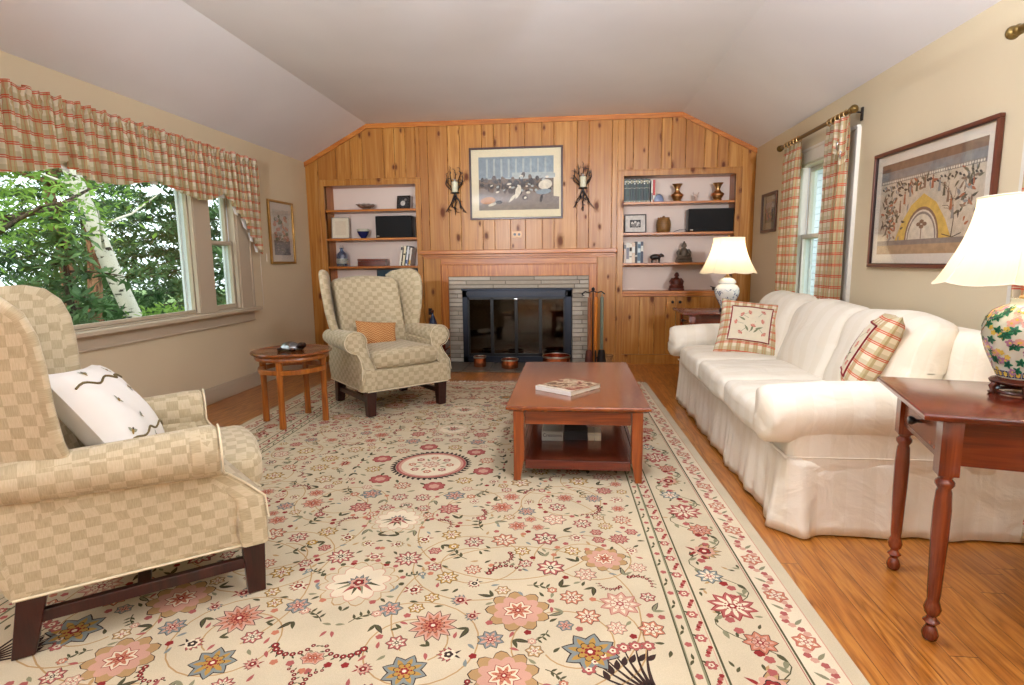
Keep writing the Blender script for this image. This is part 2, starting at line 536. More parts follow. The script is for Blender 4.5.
# ------------------------------------------------------------------ flat ornament painter
class Paint:
    """lays small flat shapes on a surface given by fn(u, v, level)"""
    cnt = 0
    def __init__(s, mb, fn): s.mb = mb; s.fn = fn; s.rnd = random.Random(5)
    def poly(s, pts, m, lv=1):
        Paint.cnt = (Paint.cnt + 1) % 47; lv += .019 * Paint.cnt      # keeps overlapping shapes off each other's plane
        s.mb.add([s.fn(p[0], p[1], lv) for p in pts], [list(range(len(pts)))], m, [[tuple(p) for p in pts]])
    def disc(s, x, y, r, m, lv=1, n=12, ry=None, rot=0):
        ry = ry or r
        c, q = cos(rot), sin(rot)
        s.poly([(x + c * r * cos(2*pi*i/n) - q * ry * sin(2*pi*i/n), y + q * r * cos(2*pi*i/n) + c * ry * sin(2*pi*i/n)) for i in range(n)], m, lv)
    def scallop(s, x, y, r, m, lv=1, k=8, amp=.18, rot=0, ry=1.0):
        n = k * 4
        pts = []
        for i in range(n):
            a = 2*pi*i/n; rr = r * (1 - amp + amp * abs(sin(k * a / 2)) * 1.2)
            px, py = rr * cos(a), rr * sin(a) * ry
            pts.append((x + px * cos(rot) - py * sin(rot), y + px * sin(rot) + py * cos(rot)))
        s.poly(pts, m, lv)
    def leaf(s, x, y, L, w, a, m, lv=1, bend=0.0):
        pts = []
        n = 5
        for sd in (1, -1):
            rng = range(n + 1) if sd == 1 else range(n - 1, 0, -1)
            for i in rng:
                t_ = i / n
                lx = L * t_; ly = sd * w * sin(pi * t_ ** .8) * .5 + bend * L * t_ * t_
                pts.append((x + lx * cos(a) - ly * sin(a), y + lx * sin(a) + ly * cos(a)))
        s.poly(list(reversed(pts)), m, lv)
    def stroke(s, pts, w, m, lv=1, taper=False):
        N = len(pts)
        L = []; R = []
        for i, p in enumerate(pts):
            a = pts[max(i - 1, 0)]; b = pts[min(i + 1, N - 1)]
            dx, dy = b[0] - a[0], b[1] - a[1]; d = sqrt(dx*dx + dy*dy) or 1
            ww = w / 2 * ((1 - i / N) if taper else 1)
            L.append((p[0] - dy / d * ww, p[1] + dx / d * ww)); R.append((p[0] + dy / d * ww, p[1] - dx / d * ww))
        V = [s.fn(q[0], q[1], lv) for q in R + L]
        s.mb.add(V, [(i, i + 1, N + i + 1, N + i) for i in range(N - 1)], m)
    def rect(s, x0, x1, y0, y1, m, lv=1): s.poly([(x0, y0), (x1, y0), (x1, y1), (x0, y1)], m, lv)
#==END_PRELUDE

# ================================================================== THE SETTING
def struct(mb, name, mats, **kw):
    o = mb.build(name, mats, **kw); o['kind'] = 'structure'; return o

mb = MB(); mb.box(XL, XR, YR, 7.4, -.12, 0)
struct(mb, 'floor', m_floor)

def holed_wall(x0, x1, ya, yb, ztop, holes):
    mb = MB()
    ys = [ya]
    for (a, b, c, d) in sorted(holes):
        mb.box(x0, x1, ys[-1], a, 0, ztop)
        mb.box(x0, x1, a, b, 0, c)
        mb.box(x0, x1, a, b, d, ztop)
        ys.append(b)
    mb.box(x0, x1, ys[-1], yb, 0, ztop)
    return mb
W1 = (2.28, 5.25, .80, 2.06)
W2 = (4.55, 5.52, .72, 2.03)
W3 = (1.75, 2.75, .72, 2.03)
struct(holed_wall(XL - .12, XL, YR, 7.4, HE, [W1]), 'wall_left', m_wall)
struct(holed_wall(XR, XR + .12, YR, 7.4, HE, [W2, W3]), 'wall_right', m_wall)
mb = MB(); mb.box(XL - .16, XR + .16, YR - .12, YR, 0, HP + .1)
struct(mb, 'wall_front', m_wall)

# ceiling: flat middle with a slope down to each side wall; unseen eaves added past the walls to block sun
mb = MB()
T = .1
sec = [(XL - .7, ceil_z(XL) - .04), (XL, HE), (XA, HP), (XB, HP), (XR, HE), (XR + .7, HE - .04)]
V = []
for y in (YR - .2, 7.5):
    V += [(x, y, z) for x, z in sec] + [(x, y, z + T) for x, z in sec]
n = len(sec)
F = []
for i in range(n - 1):
    F.append((i, i + 1, 2*n + i + 1, 2*n + i)); F.append((n + i, 3*n + i, 3*n + i + 1, n + i + 1))
F += [(0, 2*n, 3*n, n), (n - 1, 2*n - 1, 4*n - 1, 3*n - 1)]
F.append(list(range(n)) + list(range(2*n - 1, n - 1, -1))); F.append(list(range(2*n, 3*n)) + list(range(4*n - 1, 3*n - 1, -1)))
mb.add(V, F)
struct(mb, 'ceiling', m_ceil)

# ---- pine wall
LN = (-3.03, -1.775, 2.21)       # left alcove casing: x0, x1, top
RN = (.520, 1.883, 2.23)
NI_L = (-2.965, -1.835, 2.145)   # clear openings
NI_R = (.588, 1.828, 2.168)
MZ = 1.335                        # mantel line
gro = [-3.19, -3.03, -2.801, -2.616, -2.468, -2.212, -2.078, -1.945, -1.824, -1.68, -1.441, -1.299, -1.039, -.898, -.711, -.537, -.341, -.203,
       .06, .196, .456, .601, .691, .858, 1.002, 1.112, 1.266, 1.473, 1.615, 1.734, 1.885, 2.036]
mb = MB()
rnd = random.Random(11)
def zlow(xm):
    if LN[0] < xm < LN[1]: return LN[2]
    if RN[0] < xm < RN[1]: return RN[2]
    if LN[1] - .02 < xm < RN[0]: return MZ
    return 0
cuts = sorted(set(gro + [LN[0], LN[1], RN[0], RN[1]]))
cuts = [c for i, c in enumerate(cuts) if i == 0 or c - cuts[i-1] > .004]
for a, b in zip(cuts[:-1], cuts[1:]):
    g0 = .0012 if a in gro else 0; g1 = .0012 if b in gro else 0
    if a in gro: mb.tone = rnd.random()
    x0, x1 = a + g0, b - g1
    zl = zlow((a + b) / 2)
    off = rnd.random() * 3
    xs = [x0, x1]
    for q in (XA, XB):
        if x0 < q < x1: xs.insert(1, q)
    top = [(x, ceil_z(x)) for x in xs]
    ol = [(x0, zl), (x1, zl)] + list(reversed(top))
    mb.prism(ol, 0, .022, lambda u, v, w: (u, YB + .022 - w, v), 0, .0035, 1)
mb.tone = .5
# backing behind the boards, pierced for alcoves and firebox
def back(x0, x1, z0, z1): mb.box(x0, x1, YB + .022, YB + .06, z0, z1, 1)
back(XL, NI_L[0], 0, HE); back(NI_L[0], NI_L[1], NI_L[2], HE); back(NI_L[1], -1.30, 0, HE); back(-1.30, .01, .90, HE); back(.01, NI_R[0], 0, HE)
back(NI_R[0], NI_R[1], NI_R[2], HE); back(NI_R[1], XR, 0, HE)
struct(mb, 'wall_back', [m_pine, m_groove], tone=True)
mb = MB(); mb.box(XL, XR, 7.30, 7.4, 0, HP + .1); mb.box(XL, XR, YB + .06, YB + .09, HE, HP + .1)
struct(mb, 'wall_outer_back', m_wall)

# trims
def strip(pts, w, y0, y1):
    mb = MB()
    for (a, b) in zip(pts[:-1], pts[1:]):
        mb.add([(a[0], y0, a[1] - w), (b[0], y0, b[1] - w), (b[0], y0, b[1]), (a[0], y0, a[1]),
                (a[0], y1, a[1] - w), (b[0], y1, b[1] - w), (b[0], y1, b[1]), (a[0], y1, a[1])],
               [(0, 1, 2, 3), (4, 7, 6, 5), (0, 4, 5, 1), (3, 2, 6, 7), (0, 3, 7, 4), (1, 5, 6, 2)])
    return mb
struct(strip([(XL, HE), (XA, HP), (XB, HP), (XR, HE)], .055, YB - .02, YB), 'trim_1', m_pinetrim, bevel=.004)

def baseboard(name, x0, x1, ya, yb):
    mb = MB(); mb.box(x0, x1, ya, yb, 0, .115)
    s = 1 if x0 < 0 else -1
    xi = x1 if s > 0 else x0
    mb.box(min(xi, xi - s * .010), max(xi, xi - s * .010), ya, yb, .115, .145)
    struct(mb, name, m_trim, bevel=.003)
baseboard('baseboard_left', XL, XL + .022, YR, YB)
baseboard('baseboard_right', XR - .022, XR, YR, YB)

m_reveal = plain('white_outer_reveal', srgb(236, 240, 244), .5, var=.02)
def window_unit(name, wallx, sgn, y0, y1, z0, z1, lights, meet=None, cas=.12, apron=True, mats=(None, None), casing=True):
    """sgn = +1 when the room lies at larger x. lights = list of (ya, yb, double_hung)"""
    root = empty(name, (wallx, (y0 + y1) / 2, z0), kind='structure')
    yc = (y0 + y1) / 2
    L = lambda a: a * sgn
    def bx(mb, xa, xb, ya, yb, za, zb):
        xa, xb = sorted((L(xa), L(xb))); mb.box(xa, xb, ya - yc, yb - yc, za - z0, zb - z0)
    m_c, m_f = mats
    # casing on the room side, flat with an outer back band
    mb = MB()
    for (a, b) in ((y0 - cas, y0 + .01), (y1 - .01, y1 + cas)):
        bx(mb, 0, .018, a, b, z0, z1 + cas)
    bx(mb, 0, .018, y0, y1, z1, z1 + cas)
    bx(mb, 0, .028, y0 - cas - .012, y0 - cas + .012, z0, z1 + cas); bx(mb, 0, .028, y1 + cas - .012, y1 + cas + .012, z0, z1 + cas)
    bx(mb, 0, .028, y0 - cas, y1 + cas, z1 + cas - .012, z1 + cas + .012)
    # jambs through the wall
    ys = [y0] + [v for l in lights for v in l[:2]] + [y1]
    for i in range(0, len(ys), 2):
        if ys[i+1] - ys[i] > .002:
            bx(mb, .006, -.07, ys[i], ys[i+1], z0, z1)
    for (a, b, dh) in lights:
        bx(mb, -.0, -.12, a, b, z1 - .015, z1); bx(mb, 0, -.12, a, b, z0, z0 + .01)
        bx(mb, .004, -.03, a, a + .018, z0, z1); bx(mb, .004, -.03, b - .018, b, z0, z1)
    mb.build('casing', m_c, root, bevel=.003)
    mb = MB()
    bx(mb, -.01, .085, y0 - cas - .04, y1 + cas + .04, z0 - .03, z0)
    if apron:
        bx(mb, 0, .016, y0 - cas, y1 + cas, z0 - .135, z0 - .03); bx(mb, 0, .024, y0 - cas, y1 + cas, z0 - .135, z0 - .120)
    mb.build('sill', m_c, root, bevel=.004)
    for (a, b, dh) in lights:
        a += .004; b -= .004
        zz0, zz1 = z0 + .012, z1 - .017
        parts = [(zz0, zz1, .035)] if not dh else [(zz0, meet + .02, .035), (meet - .02, zz1, .075)]
        for (za, zb, dx) in parts:
            mb = MB(); w = .035 if dh else .022; x_ = -dx
            bx(mb, x_, x_ - .035, a, a + w, za, zb); bx(mb, x_, x_ - .035, b - w, b, za, zb)
            bx(mb, x_, x_ - .035, a + w, b - w, za, za + w + .005); bx(mb, x_, x_ - .035, a + w, b - w, zb - w, zb)
            s_ = mb.build('sash', m_f, root, bevel=.003)
            mb = MB(); bx(mb, x_ - .015, x_ - .019, a + w, b - w, za + w, zb - w); mb.build('pane', m_glass, s_)
        # storm frame outside, lit by the sky
        mb = MB()
        bx(mb, -.07, -.135, a - .004, a + .006, z0, z1); bx(mb, -.07, -.135, b - .006, b + .004, z0, z1); bx(mb, -.115, -.135, b - .022, b, z0, z1); bx(mb, -.115, -.135, a, a + .022, z0, z1)
        if dh: bx(mb, -.125, -.155, a, b, meet - .015, meet + .015)
        mb.build('storm_frame', m_reveal, root)
    return root
window_unit('window_1', XL, 1, *W1, [(2.30, 2.72, True), (2.88, 4.63, False), (4.83, 5.235, True)], 1.42, .185, True, (m_trim, m_trim))
window_unit('window_2', XR, -1, *W2, [(4.57, 5.50, True)], 1.41, .11, True, (m_white, m_white))
window_unit('window_3', XR, -1, *W3, [(1.77, 2.73, True)], 1.41, .11, True, (m_white, m_white))

# ================================================================== BUILT-IN BOOKCASES
def bookcase(x0, x1, ztop, casx0, casx1, cztop, shelves, label):
    root = empty('built_in_bookcase', (0, YB, 0), label=label, cat='bookcase')
    Yf = 0.0
    D = .27
    mb = MB()
    mb.box(x0, x1, D, D + .015, 0, ztop + .02); mb.build('back_panel', m_nicheback, root)
    for (a, b) in ((x0 - .02, x0), (x1, x1 + .02)):
        mb = MB(); mb.box(a, b, .0, D + .015, 0, ztop + .02); mb.build('side_panel', m_pinetrim_z, root)
    mb = MB(); mb.box(x0 - .02, x1 + .02, 0, D + .015, ztop, ztop + .02); mb.build('top_panel', m_pinetrim, root)
    # casing
    mb = MB(); mb.tone = .4
    mb.box(casx0, x0 + .004, -.016, .022, 0, cztop); mb.box(x1 - .004, casx1, -.016, .022, 0, cztop)
    mb.box(casx0, casx1, -.018, .022, ztop - .004, cztop)
    mb.box(casx0 - .004, casx0 + .012, -.024, .022, 0, cztop + .004); mb.box(casx1 - .012, casx1 + .004, -.024, .022, 0, cztop + .004)
    mb.box(casx0, casx1, -.026, .022, cztop - .010, cztop + .006)
    mb.build('casing', m_pine, root, bevel=.003, tone=True)
    for z in shelves:
        mb = MB(); mb.box(x0, x1, .006, D, z - .026, z); mb.build('shelf', m_pinetrim, root, bevel=.003)
    # cupboard below
    mb = MB(); mb.box(x0, x1, -.03, D, .862 - .03, .862); mb.box(x0, x1, -.02, -.004, .80, .832); mb.build('countertop', m_pinetrim, root, bevel=.004)
    mb = MB(); mb.tone = .3
    mb.box(x0, x1, -.004, .02, .0, .055, 0); mb.box(x0, x1, -.012, .02, .055, .115, 0)
    mb.build('kickboard', m_pine, root, bevel=.003, tone=True)
    xm = (x0 + x1) / 2
    for k, (a, b) in enumerate(((x0 + .004, xm - .002), (xm + .002, x1 - .004))):
        mb = MB(); n = 4
        ws = [0, .33, .60, .82, 1] if k == 0 else [0, .16, .42, .68, 1]
        for i in range(n):
            mb.tone = rnd.random() * .8
            mb.prism([(a + (b - a) * ws[i] + .001, .118), (a + (b - a) * ws[i+1] - .001, .118), (a + (b - a) * ws[i+1] - .001, .797), (a + (b - a) * ws[i] + .001, .797)], 0, .02, lambda u, v, w: (u, .014 - w, v), 0, .002, 1)
        d = mb.build('door', m_pine, root, tone=True)
        kx = b - .04 if k == 0 else a + .04
        mb = MB(); mb.lathe([(0.004, 0), (.006, .012), (.016, .018), (.017, .024), (.01, .03), (0.0005, .031)], 14, fn=lambda x, y, z, kx=kx: (kx + x, -.006 - z, .735 + y))
        mb.build('knob', m_iron, d, smooth=50)
        if k == 0:
            mb = MB(); mb.box(b - .035, b + .012, -.014, -.006, .645, .668); mb.build('latch', m_iron, d, bevel=.002)
    return root
bookcase(NI_L[0], NI_L[1], NI_L[2], LN[0], LN[1], LN[2], [1.862, 1.522, 1.185], 'built-in pine bookcase left of the fireplace, behind the wing armchair')
bookcase(NI_R[0], NI_R[1], NI_R[2], RN[0], RN[1], RN[2], [1.878, 1.532, 1.187], 'built-in pine bookcase right of the fireplace, with plank cupboard doors')

# ================================================================== FIREPLACE
fp = empty('fireplace', (-.63, YB, 0), label='brick fireplace with pine mantel surround in the middle of the panelled wall', cat='fireplace')
fx = .63
mb = MB()
mb.prism([(-1.775 + fx, 1.312), (.517 + fx, 1.312), (.517 + fx, 1.360), (-1.775 + fx, 1.360)], 0, .17, lambda u, v, w: (u, .02 - w, v), 0, .006, 2)
mb.box(-1.76 + fx, .50 + fx, -.09, .02, 1.285, 1.312); mb.box(-1.755 + fx, .495 + fx, -.055, .02, 1.262, 1.285)
mb.build('mantel_shelf', m_pinetrim, fp, bevel=.003)
mb = MB(); mb.tone = .25
mb.box(-1.765 + fx, -1.555 + fx, -.022, .022, 0, 1.30)
mb.build('side_casing', m_pine, fp, bevel=.004, tone=True)
mb = MB(); mb.tone = .55; mb.box(.295 + fx, .515 + fx, -.022, .022, 0, 1.30)
mb.build('side_casing', m_pine, fp, bevel=.004, tone=True)
mb = MB(); mb.tone = .4; mb.box(-1.555 + fx, .295 + fx, -.022, .022, 1.19, 1.30)
mb.build('head_casing', m_pinetrim, fp, bevel=.004)
mb = MB()
mb.box(-1.555 + fx, -1.47 + fx, -.012, .022, 0, 1.185); mb.box(.205 + fx, .295 + fx, -.012, .022, 0, 1.185)
mb.box(-1.47 + fx, .205 + fx, -.012, .022, 1.05, 1.185)
for q in ((-1.565, -1.553), (.293, .305)): mb.box(q[0] + fx, q[1] + fx, -.03, .0, 0, 1.195)
mb.box(-1.565 + fx, .305 + fx, -.03, .0, 1.185, 1.197)
mb.build('inner_casing', m_pinetrim_z, fp, bevel=.003)
# painted thin brick
def brick_mat():
    t = NT('whitewashed_brick')
    tone = t.node('ShaderNodeAttribute', _attribute_name='tone', _attribute_type='GEOMETRY').outputs['Fac']
    n = t.noise(t.coord('Object'), 30, 4)
    col = t.mix(tone, srgb(168, 156, 140), srgb(208, 198, 184))
    col = t.mix(t.math('MULTIPLY', n, .4), col, srgb(124, 110, 94))
    t.bump(n, .4, .004)
    return t.done(col, .85, 0, .2)
m_brick = brick_mat()
m_mortar = plain('mortar', srgb(120, 110, 98), .95, bump=.3)
mb = MB()
def bricks(x0, x1, z0, z1, L_=.24, h=.052):
    r = 0; z = z0
    while z < z1 - .02:
        zt = min(z + h, z1); x = x0; first = True
        while x < x1 - .01:
            l = L_ * (.5 if (first and r % 2) else 1) * rnd.uniform(.85, 1.1)
            xe = min(x + l, x1)
            if x1 - xe < .05: xe = x1
            mb.tone = rnd.random()
            mb.prism([(x + .004 + fx, z + .003), (xe - .004 + fx, z + .003), (xe - .004 + fx, zt - .005), (x + .004 + fx, zt - .005)], 0, .03, lambda u, v, w: (u, .022 - w + rnd.uniform(-.001, .001), v), 0, .004, 1)
            x = xe; first = False
        z += h; r += 1
bricks(-1.47, -1.30, .012, .905); bricks(.008, .205, .012, .905); bricks(-1.47, .205, .905, 1.05, .5, .048)
mb.build('brick_facing', m_brick, fp, tone=True)
mb = MB()
mb.box(-1.47 + fx, -1.30 + fx, .005, .021, 0, 1.05); mb.box(.008 + fx, .205 + fx, .005, .021, 0, 1.05); mb.box(-1.30 + fx, .008 + fx, .005, .021, .905, 1.05)
mb.build('mortar_bed', m_mortar, fp)
m_soot = plain('firebox_brick', srgb(120, 78, 56), .9, var=.35, scale=9, bump=.4)
mb = MB()
x0, x1 = -1.27 + fx, -.02 + fx
mb.add([(x0, .05, 0.02), (x1, .05, 0.02), (x1 - .18, .46, 0.02), (x0 + .18, .46, 0.02), (x0, .05, .88), (x1, .05, .88), (x1 - .18, .46, .88), (x0 + .18, .46, .88)],
       [(0, 1, 2, 3), (7, 6, 5, 4), (3, 2, 6, 7), (0, 3, 7, 4), (1, 5, 6, 2)])
mb.build('firebox', m_soot, fp)
mb = MB()
rnd2 = random.Random(3)
xx = -1.50
m_slate = plain('hearth_slate', srgb(98, 88, 76), .5, var=.15, scale=12)
while xx < .22:
    xe = min(xx + .29, .235)
    mb.prism([(xx + .003 + fx, -.60), (xe - .003 + fx, -.60), (xe - .003 + fx, .02), (xx + .003 + fx, .02)], 0, .014, lambda u, v, w: (u, v, w), 0, .003, 1)
    xx = xe
mb.build('hearth', m_slate, fp)

# glass fire doors
fs = empty('fireplace_doors', (-.65, YB - .0, .014), label='black and blued-steel fireplace door set with four tinted glass panels', cat='fireplace doors')
sx = .65
def fbox(mb, a, b, y0, y1, z0, z1): mb.box(a + sx, b + sx, y0, y1, z0 - .014, z1 - .014)
mb = MB()
fbox(mb, -1.30, -1.235, -.045, -.010, .016, .90); fbox(mb, -.075, .005, -.045, -.010, .016, .90)
fbox(mb, -1.30, .005, -.045, -.010, .80, .885); fbox(mb, -1.30, .005, -.045, -.010, .016, .09)
fbox(mb, -1.31, .015, -.055, -.010, .885, .905)
mb.build('frame', m_bluemetal, fs, bevel=.004)
mb = MB()
for i in range(46):
    x = -1.25 + i * .0265
    fbox(mb, x, x + .012, -.049, -.044, .825, .862)
mb.build('louvre', m_black, fs)
pan = [(-1.235, -.945), (-.945, -.655), (-.655, -.365), (-.365, -.075)]
for i, (a, b) in enumerate(pan):
    mb = MB(); w = .018
    fbox(mb, a, a + w, -.035, -.012, .09, .80); fbox(mb, b - w, b, -.035, -.012, .09, .80)
    fbox(mb, a, b, -.035, -.012, .09, .125); fbox(mb, a, b, -.035, -.012, .775, .80)
    d = mb.build('door', m_black, fs, bevel=.002)
    mb = MB(); fbox(mb, a + w, b - w, -.026, -.021, .125, .775); mb.build('glass', m_fireglass, d)
    if i in (1, 2):
        mb = MB(); hx = b - .009 if i == 1 else a + .009
        mb.lathe([(.004, 0), (.005, .02), (.011, .026), (.012, .036), (.0005, .04)], 12, fn=lambda x, y, z, hx=hx: (hx + sx + x, -.035 - z, .78 - .014 + y))
        mb.build('handle', m_chrome, d, smooth=50)
# grate and logs
gr = empty('fire_grate', (-.645, YB + .2, .02), label='black iron grate behind the glass fireplace doors', cat='grate')
mb = MB()
for i in range(7):
    x = -.3 + i * .1
    mb.tube([(x, -.12, .13), (x, -.115, .08), (x, .12, .08), (x, .12, .14)], .009, 6)
for y in (-.08, .08): mb.tube([(-.33, y, .075), (.33, y, .075)], .009, 6)
for x in (-.3, .3):
    for y in (-.08, .08): mb.tube([(x, y, .075), (x, y, 0)], .009, 6)
mb.build('bars', m_iron, gr, smooth=60)
m_log = plain('split_log', srgb(150, 118, 86), .9, var=.35, scale=14, bump=.5)
m_logend = plain('sawn_log_end', srgb(206, 180, 140), .8, var=.12, scale=40)
for k, (x0, y0, z0, x1, y1, z1, r) in enumerate([(-.92, 6.92, .17, -.40, 6.93, .165, .065), (-.90, 7.05, .17, -.36, 7.06, .175, .068), (-.88, 6.99, .285, -.42, 6.97, .29, .06)]):
    mb = MB()
    mb.tube([(x0 + (x1 - x0) * t_ - x0, (y1 - y0) * t_, (z1 - z0) * t_) for t_ in (0, .3, .6, 1)], [r, r * 1.04, r * .97, r], 14, cap=False)
    mb.add([(0, r * cos(a), r * sin(a)) for a in [2*pi*i/14 for i in range(14)]], [list(range(14))], 1)
    mb.add([(x1 - x0, (y1 - y0) + r * cos(a), z1 - z0 + r * sin(a)) for a in [2*pi*i/14 for i in range(14)]], [list(range(14))], 1)
    o = mb.build('log', [m_log, m_logend], smooth=50)
    o.location = (x0, y0, z0)
    tag(o, ['front split log lying on the fireplace grate', 'rear split log lying on the fireplace grate', 'topmost split log on the fireplace grate'][k], 'log', 'logs in the fireplace')

# ================================================================== RUG
def rugmat(name, c):
    t = NT(name)
    v = t.coord('Object')
    n = t.noise(v, 420, 2)
    n2 = t.noise(v, 5, 2)
    col = t.ramp(t.math('ADD', t.math('MULTIPLY', n, .6), t.math('MULTIPLY', n2, .4)), [(.35, tuple(x * .84 for x in c[:3]) + (1,)), (.65, tuple(min(1, x * 1.08) for x in c[:3]) + (1,))])
    t.bump(n, .3, .002)
    return t.done(col, .95, 0, .1)
RC = [rugmat('rug_' + n, c) for n, c in [('cream', srgb(205, 189, 160)), ('ivory', srgb(222, 206, 178)), ('rose', srgb(168, 92, 86)), ('red', srgb(138, 46, 44)),
      ('pink', srgb(202, 154, 134)), ('tan', srgb(178, 142, 98)), ('gold', srgb(176, 136, 70)), ('sage', srgb(136, 132, 104)), ('slate', srgb(128, 134, 130)),
      ('dark', srgb(60, 44, 40)), ('salmon', srgb(188, 118, 92)), ('olive', srgb(82, 78, 54))]]
CR, IV, RO, RE, PK, TN, GD, SG, SL, DK, SA, OL = range(12)
rug_mb = MB()
HW, HL, RT = 1.65, 2.40, .009
rug_mb.prism([(-HW, -HL), (HW, -HL), (HW, HL), (-HW, HL)], 0, RT, lambda u, v, w: (u, v, w), CR, .003, 1)
rr = random.Random(21)
class Q:
    """painter mirrored by sx, sy"""
    pass
def rug_paint(sx, sy): return Paint(rug_mb, lambda u, v, lv: (sx * u, sy * v, RT + .0001 + .00012 * lv))
def rosette(P, x, y, r, c1, c2, c3, k=8, rot=0, out=DK, ry=1.0):
    """flower head: outlined petals round a toothed eye"""
    if r < .03:
        P.scallop(x, y, r * 1.06, out, 2, k, .24, rot, ry); P.scallop(x, y, r * .98, c1, 3, k, .24, rot, ry); P.scallop(x, y, r * .5, c2, 4, 5, .2, rot, ry); P.disc(x, y, r * .2, c3, 5, 6)
        return
    for i in range(k):
        a = 2 * pi * i / k + rot
        P.leaf(x + r * .12 * cos(a), y + r * .12 * sin(a) * ry, r * .94, r * 5.2 / k, a, out, 2)
    P.scallop(x, y, r * .78, out, 2, k, .15, rot + pi / k, ry)
    for i in range(k):
        a = 2 * pi * i / k + rot
        P.leaf(x + r * .14 * cos(a), y + r * .14 * sin(a) * ry, r * .86, r * 4.4 / k, a, c1, 3)
        P.leaf(x + r * .3 * cos(a), y + r * .3 * sin(a) * ry, r * .52, r * 1.9 / k, a, c2, 4)
    P.scallop(x, y, r * .50, out, 4, k, .24, rot + pi / k, ry); P.scallop(x, y, r * .46, c2, 5, k, .24, rot + pi / k, ry)
    for i in range(k):
        a = 2 * pi * (i + .5) / k + rot; P.disc(x + r * .30 * cos(a), y + r * .30 * ry * sin(a), r * .055, c3, 6, 5)
    P.scallop(x, y, r * .22, c3, 6, 6, .25, rot, ry); P.disc(x, y, r * .10, IV, 7, 6)
def palmette(P, x, y, r, a, c1, c2, c3):
    for i in range(-3, 4):
        b = a + i * .42
        P.leaf(x - .2 * r * cos(a), y - .2 * r * sin(a), r * (1.25 - .09 * abs(i)), r * .42, b, DK, 2); P.leaf(x - .2 * r * cos(a), y - .2 * r * sin(a), r * (1.18 - .09 * abs(i)), r * .34, b, c1, 3)
    P.scallop(x, y, r * .62, c2, 4, 7, .2, a); P.scallop(x, y, r * .4, DK, 5, 5, .2, a); P.scallop(x, y, r * .34, c3, 6, 5, .2, a)
    P.disc(x, y, r * .14, IV, 7, 6)
    for s_ in (-1, 1): P.leaf(x - .5 * r * cos(a), y - .5 * r * sin(a), r * .7, r * .22, a + s_ * 2.1, c3, 3, s_ * .3)
def sprig(P, x, y, L, a, c=OL, fl=RO, n=3):
    pts = [(x + L * t_ * cos(a + .5 * t_), y + L * t_ * sin(a + .5 * t_)) for t_ in (0, .25, .5, .75, 1)]
    P.stroke(pts, .004, OL if c == OL else TN, 1)
    for i in range(1, 4):
        for s_ in (-1, 1): P.leaf(pts[i][0], pts[i][1], L * .3, L * .11, a + s_ * .9, c, 2)
    rosette(P, pts[4][0], pts[4][1], L * .19, fl, IV, RE, 6) if fl is not None else None
def crescent(P, x, y, R, a, span=2.4, c=RE, n=8):
    for i in range(n):
        b = a - span / 2 + span * i / (n - 1)
        q = R * .17 * (1 - .5 * i / n)
        P.disc(x + R * cos(b), y + R * sin(b), q * 1.25, DK, 2, 7); P.disc(x + R * cos(b), y + R * sin(b), q, c, 3, 7); P.disc(x + R * cos(b), y + R * sin(b), q * .35, IV, 4, 5)
        P.leaf(x + R * 1.12 * cos(b), y + R * 1.12 * sin(b), R * .25, R * .1, b + .5, OL, 2)
def leafpair(P, x, y, L, a, c=OL):
    P.leaf(x, y, L, L * .32, a, DK, 1, .2); P.leaf(x, y, L * .9, L * .2, a, c, 2, .2); P.leaf(x, y, L * .7, L * .25, a + 1.0, c, 2, .2)
FX, FY = HW - .51, HL - .51     # inner field half sizes
# borders (straight runs, mirrored)
PB = rug_paint(1, 1)
def ring(d, w, m, lv=1):
    a, b = HW - d, HL - d
    PB.rect(-a, a, b - w, b, m, lv); PB.rect(-a, a, -b, -b + w, m, lv); PB.rect(a - w, a, -b + w, b - w, m, lv); PB.rect(-a, -a + w, -b + w, b - w, m, lv)
ring(.0, .05, CR); ring(.048, .004, PK); ring(.155, .007, OL); ring(.166, .003, RO, 1); ring(.05, .105, IV, 0); ring(.392, .007, OL); ring(.404, .003, PK)
ring(.455, .045, TN if False else SG, 0); ring(.462, .032, CR, 1); ring(.452, .004, OL, 2); ring(.498, .005, OL, 2)
def along(d, step, fn, corner=True):
    """call fn(P, x, y, angle, i) along a line d inside the edge, mirrored on all four sides"""
    for s in (1, -1):
        n = max(2, int((HL - d) * 2 / step)); st = (HL - d) * 2 / n
        P = rug_paint(s, 1)
        for i in range(n + 1): fn(P, HW - d, -(HL - d) + st * i, pi / 2, i)
        n = max(2, int((HW - d) * 2 / step)); st = (HW - d) * 2 / n
        P = rug_paint(1, s)
        for i in range(1, n): fn(P, -(HW - d) + st * i, HL - d, 0, i)
def guard1(P, x, y, a, i):
    ux, uy = cos(a), sin(a)
    k = i % 2 * 2 - 1
    if i % 3 == 0: rosette(P, x, y, .042, SA, IV, RO, 6, a, RO)
    else:
        for j in range(5):
            t_ = (j - 2) * .02
            px, py = x + ux * t_ * 1.1 - uy * k * .022 * cos(j), y + uy * t_ * 1.1 + ux * k * .022 * cos(j)
            P.scallop(px, py, .013, RO if j % 2 else PK, 2, 5)
        P.leaf(x, y, .05, .014, a + k * .8, SG, 1)
along(.103, .085, guard1)
def guard2(P, x, y, a, i):
    k = i % 2 * 2 - 1
    if i % 2: rosette(P, x, y, .019, RO, IV, RE, 6, a, RE)
    else:
        for j in range(4): P.disc(x + cos(a) * (j - 1.5) * .013 - sin(a) * k * .006 * j, y + sin(a) * (j - 1.5) * .013 + cos(a) * k * .006 * j, .0085, RE if j % 2 else RO, 2, 6)
    P.leaf(x, y, .035, .011, a + k * .9, OL, 1)
along(.430, .062, guard2)
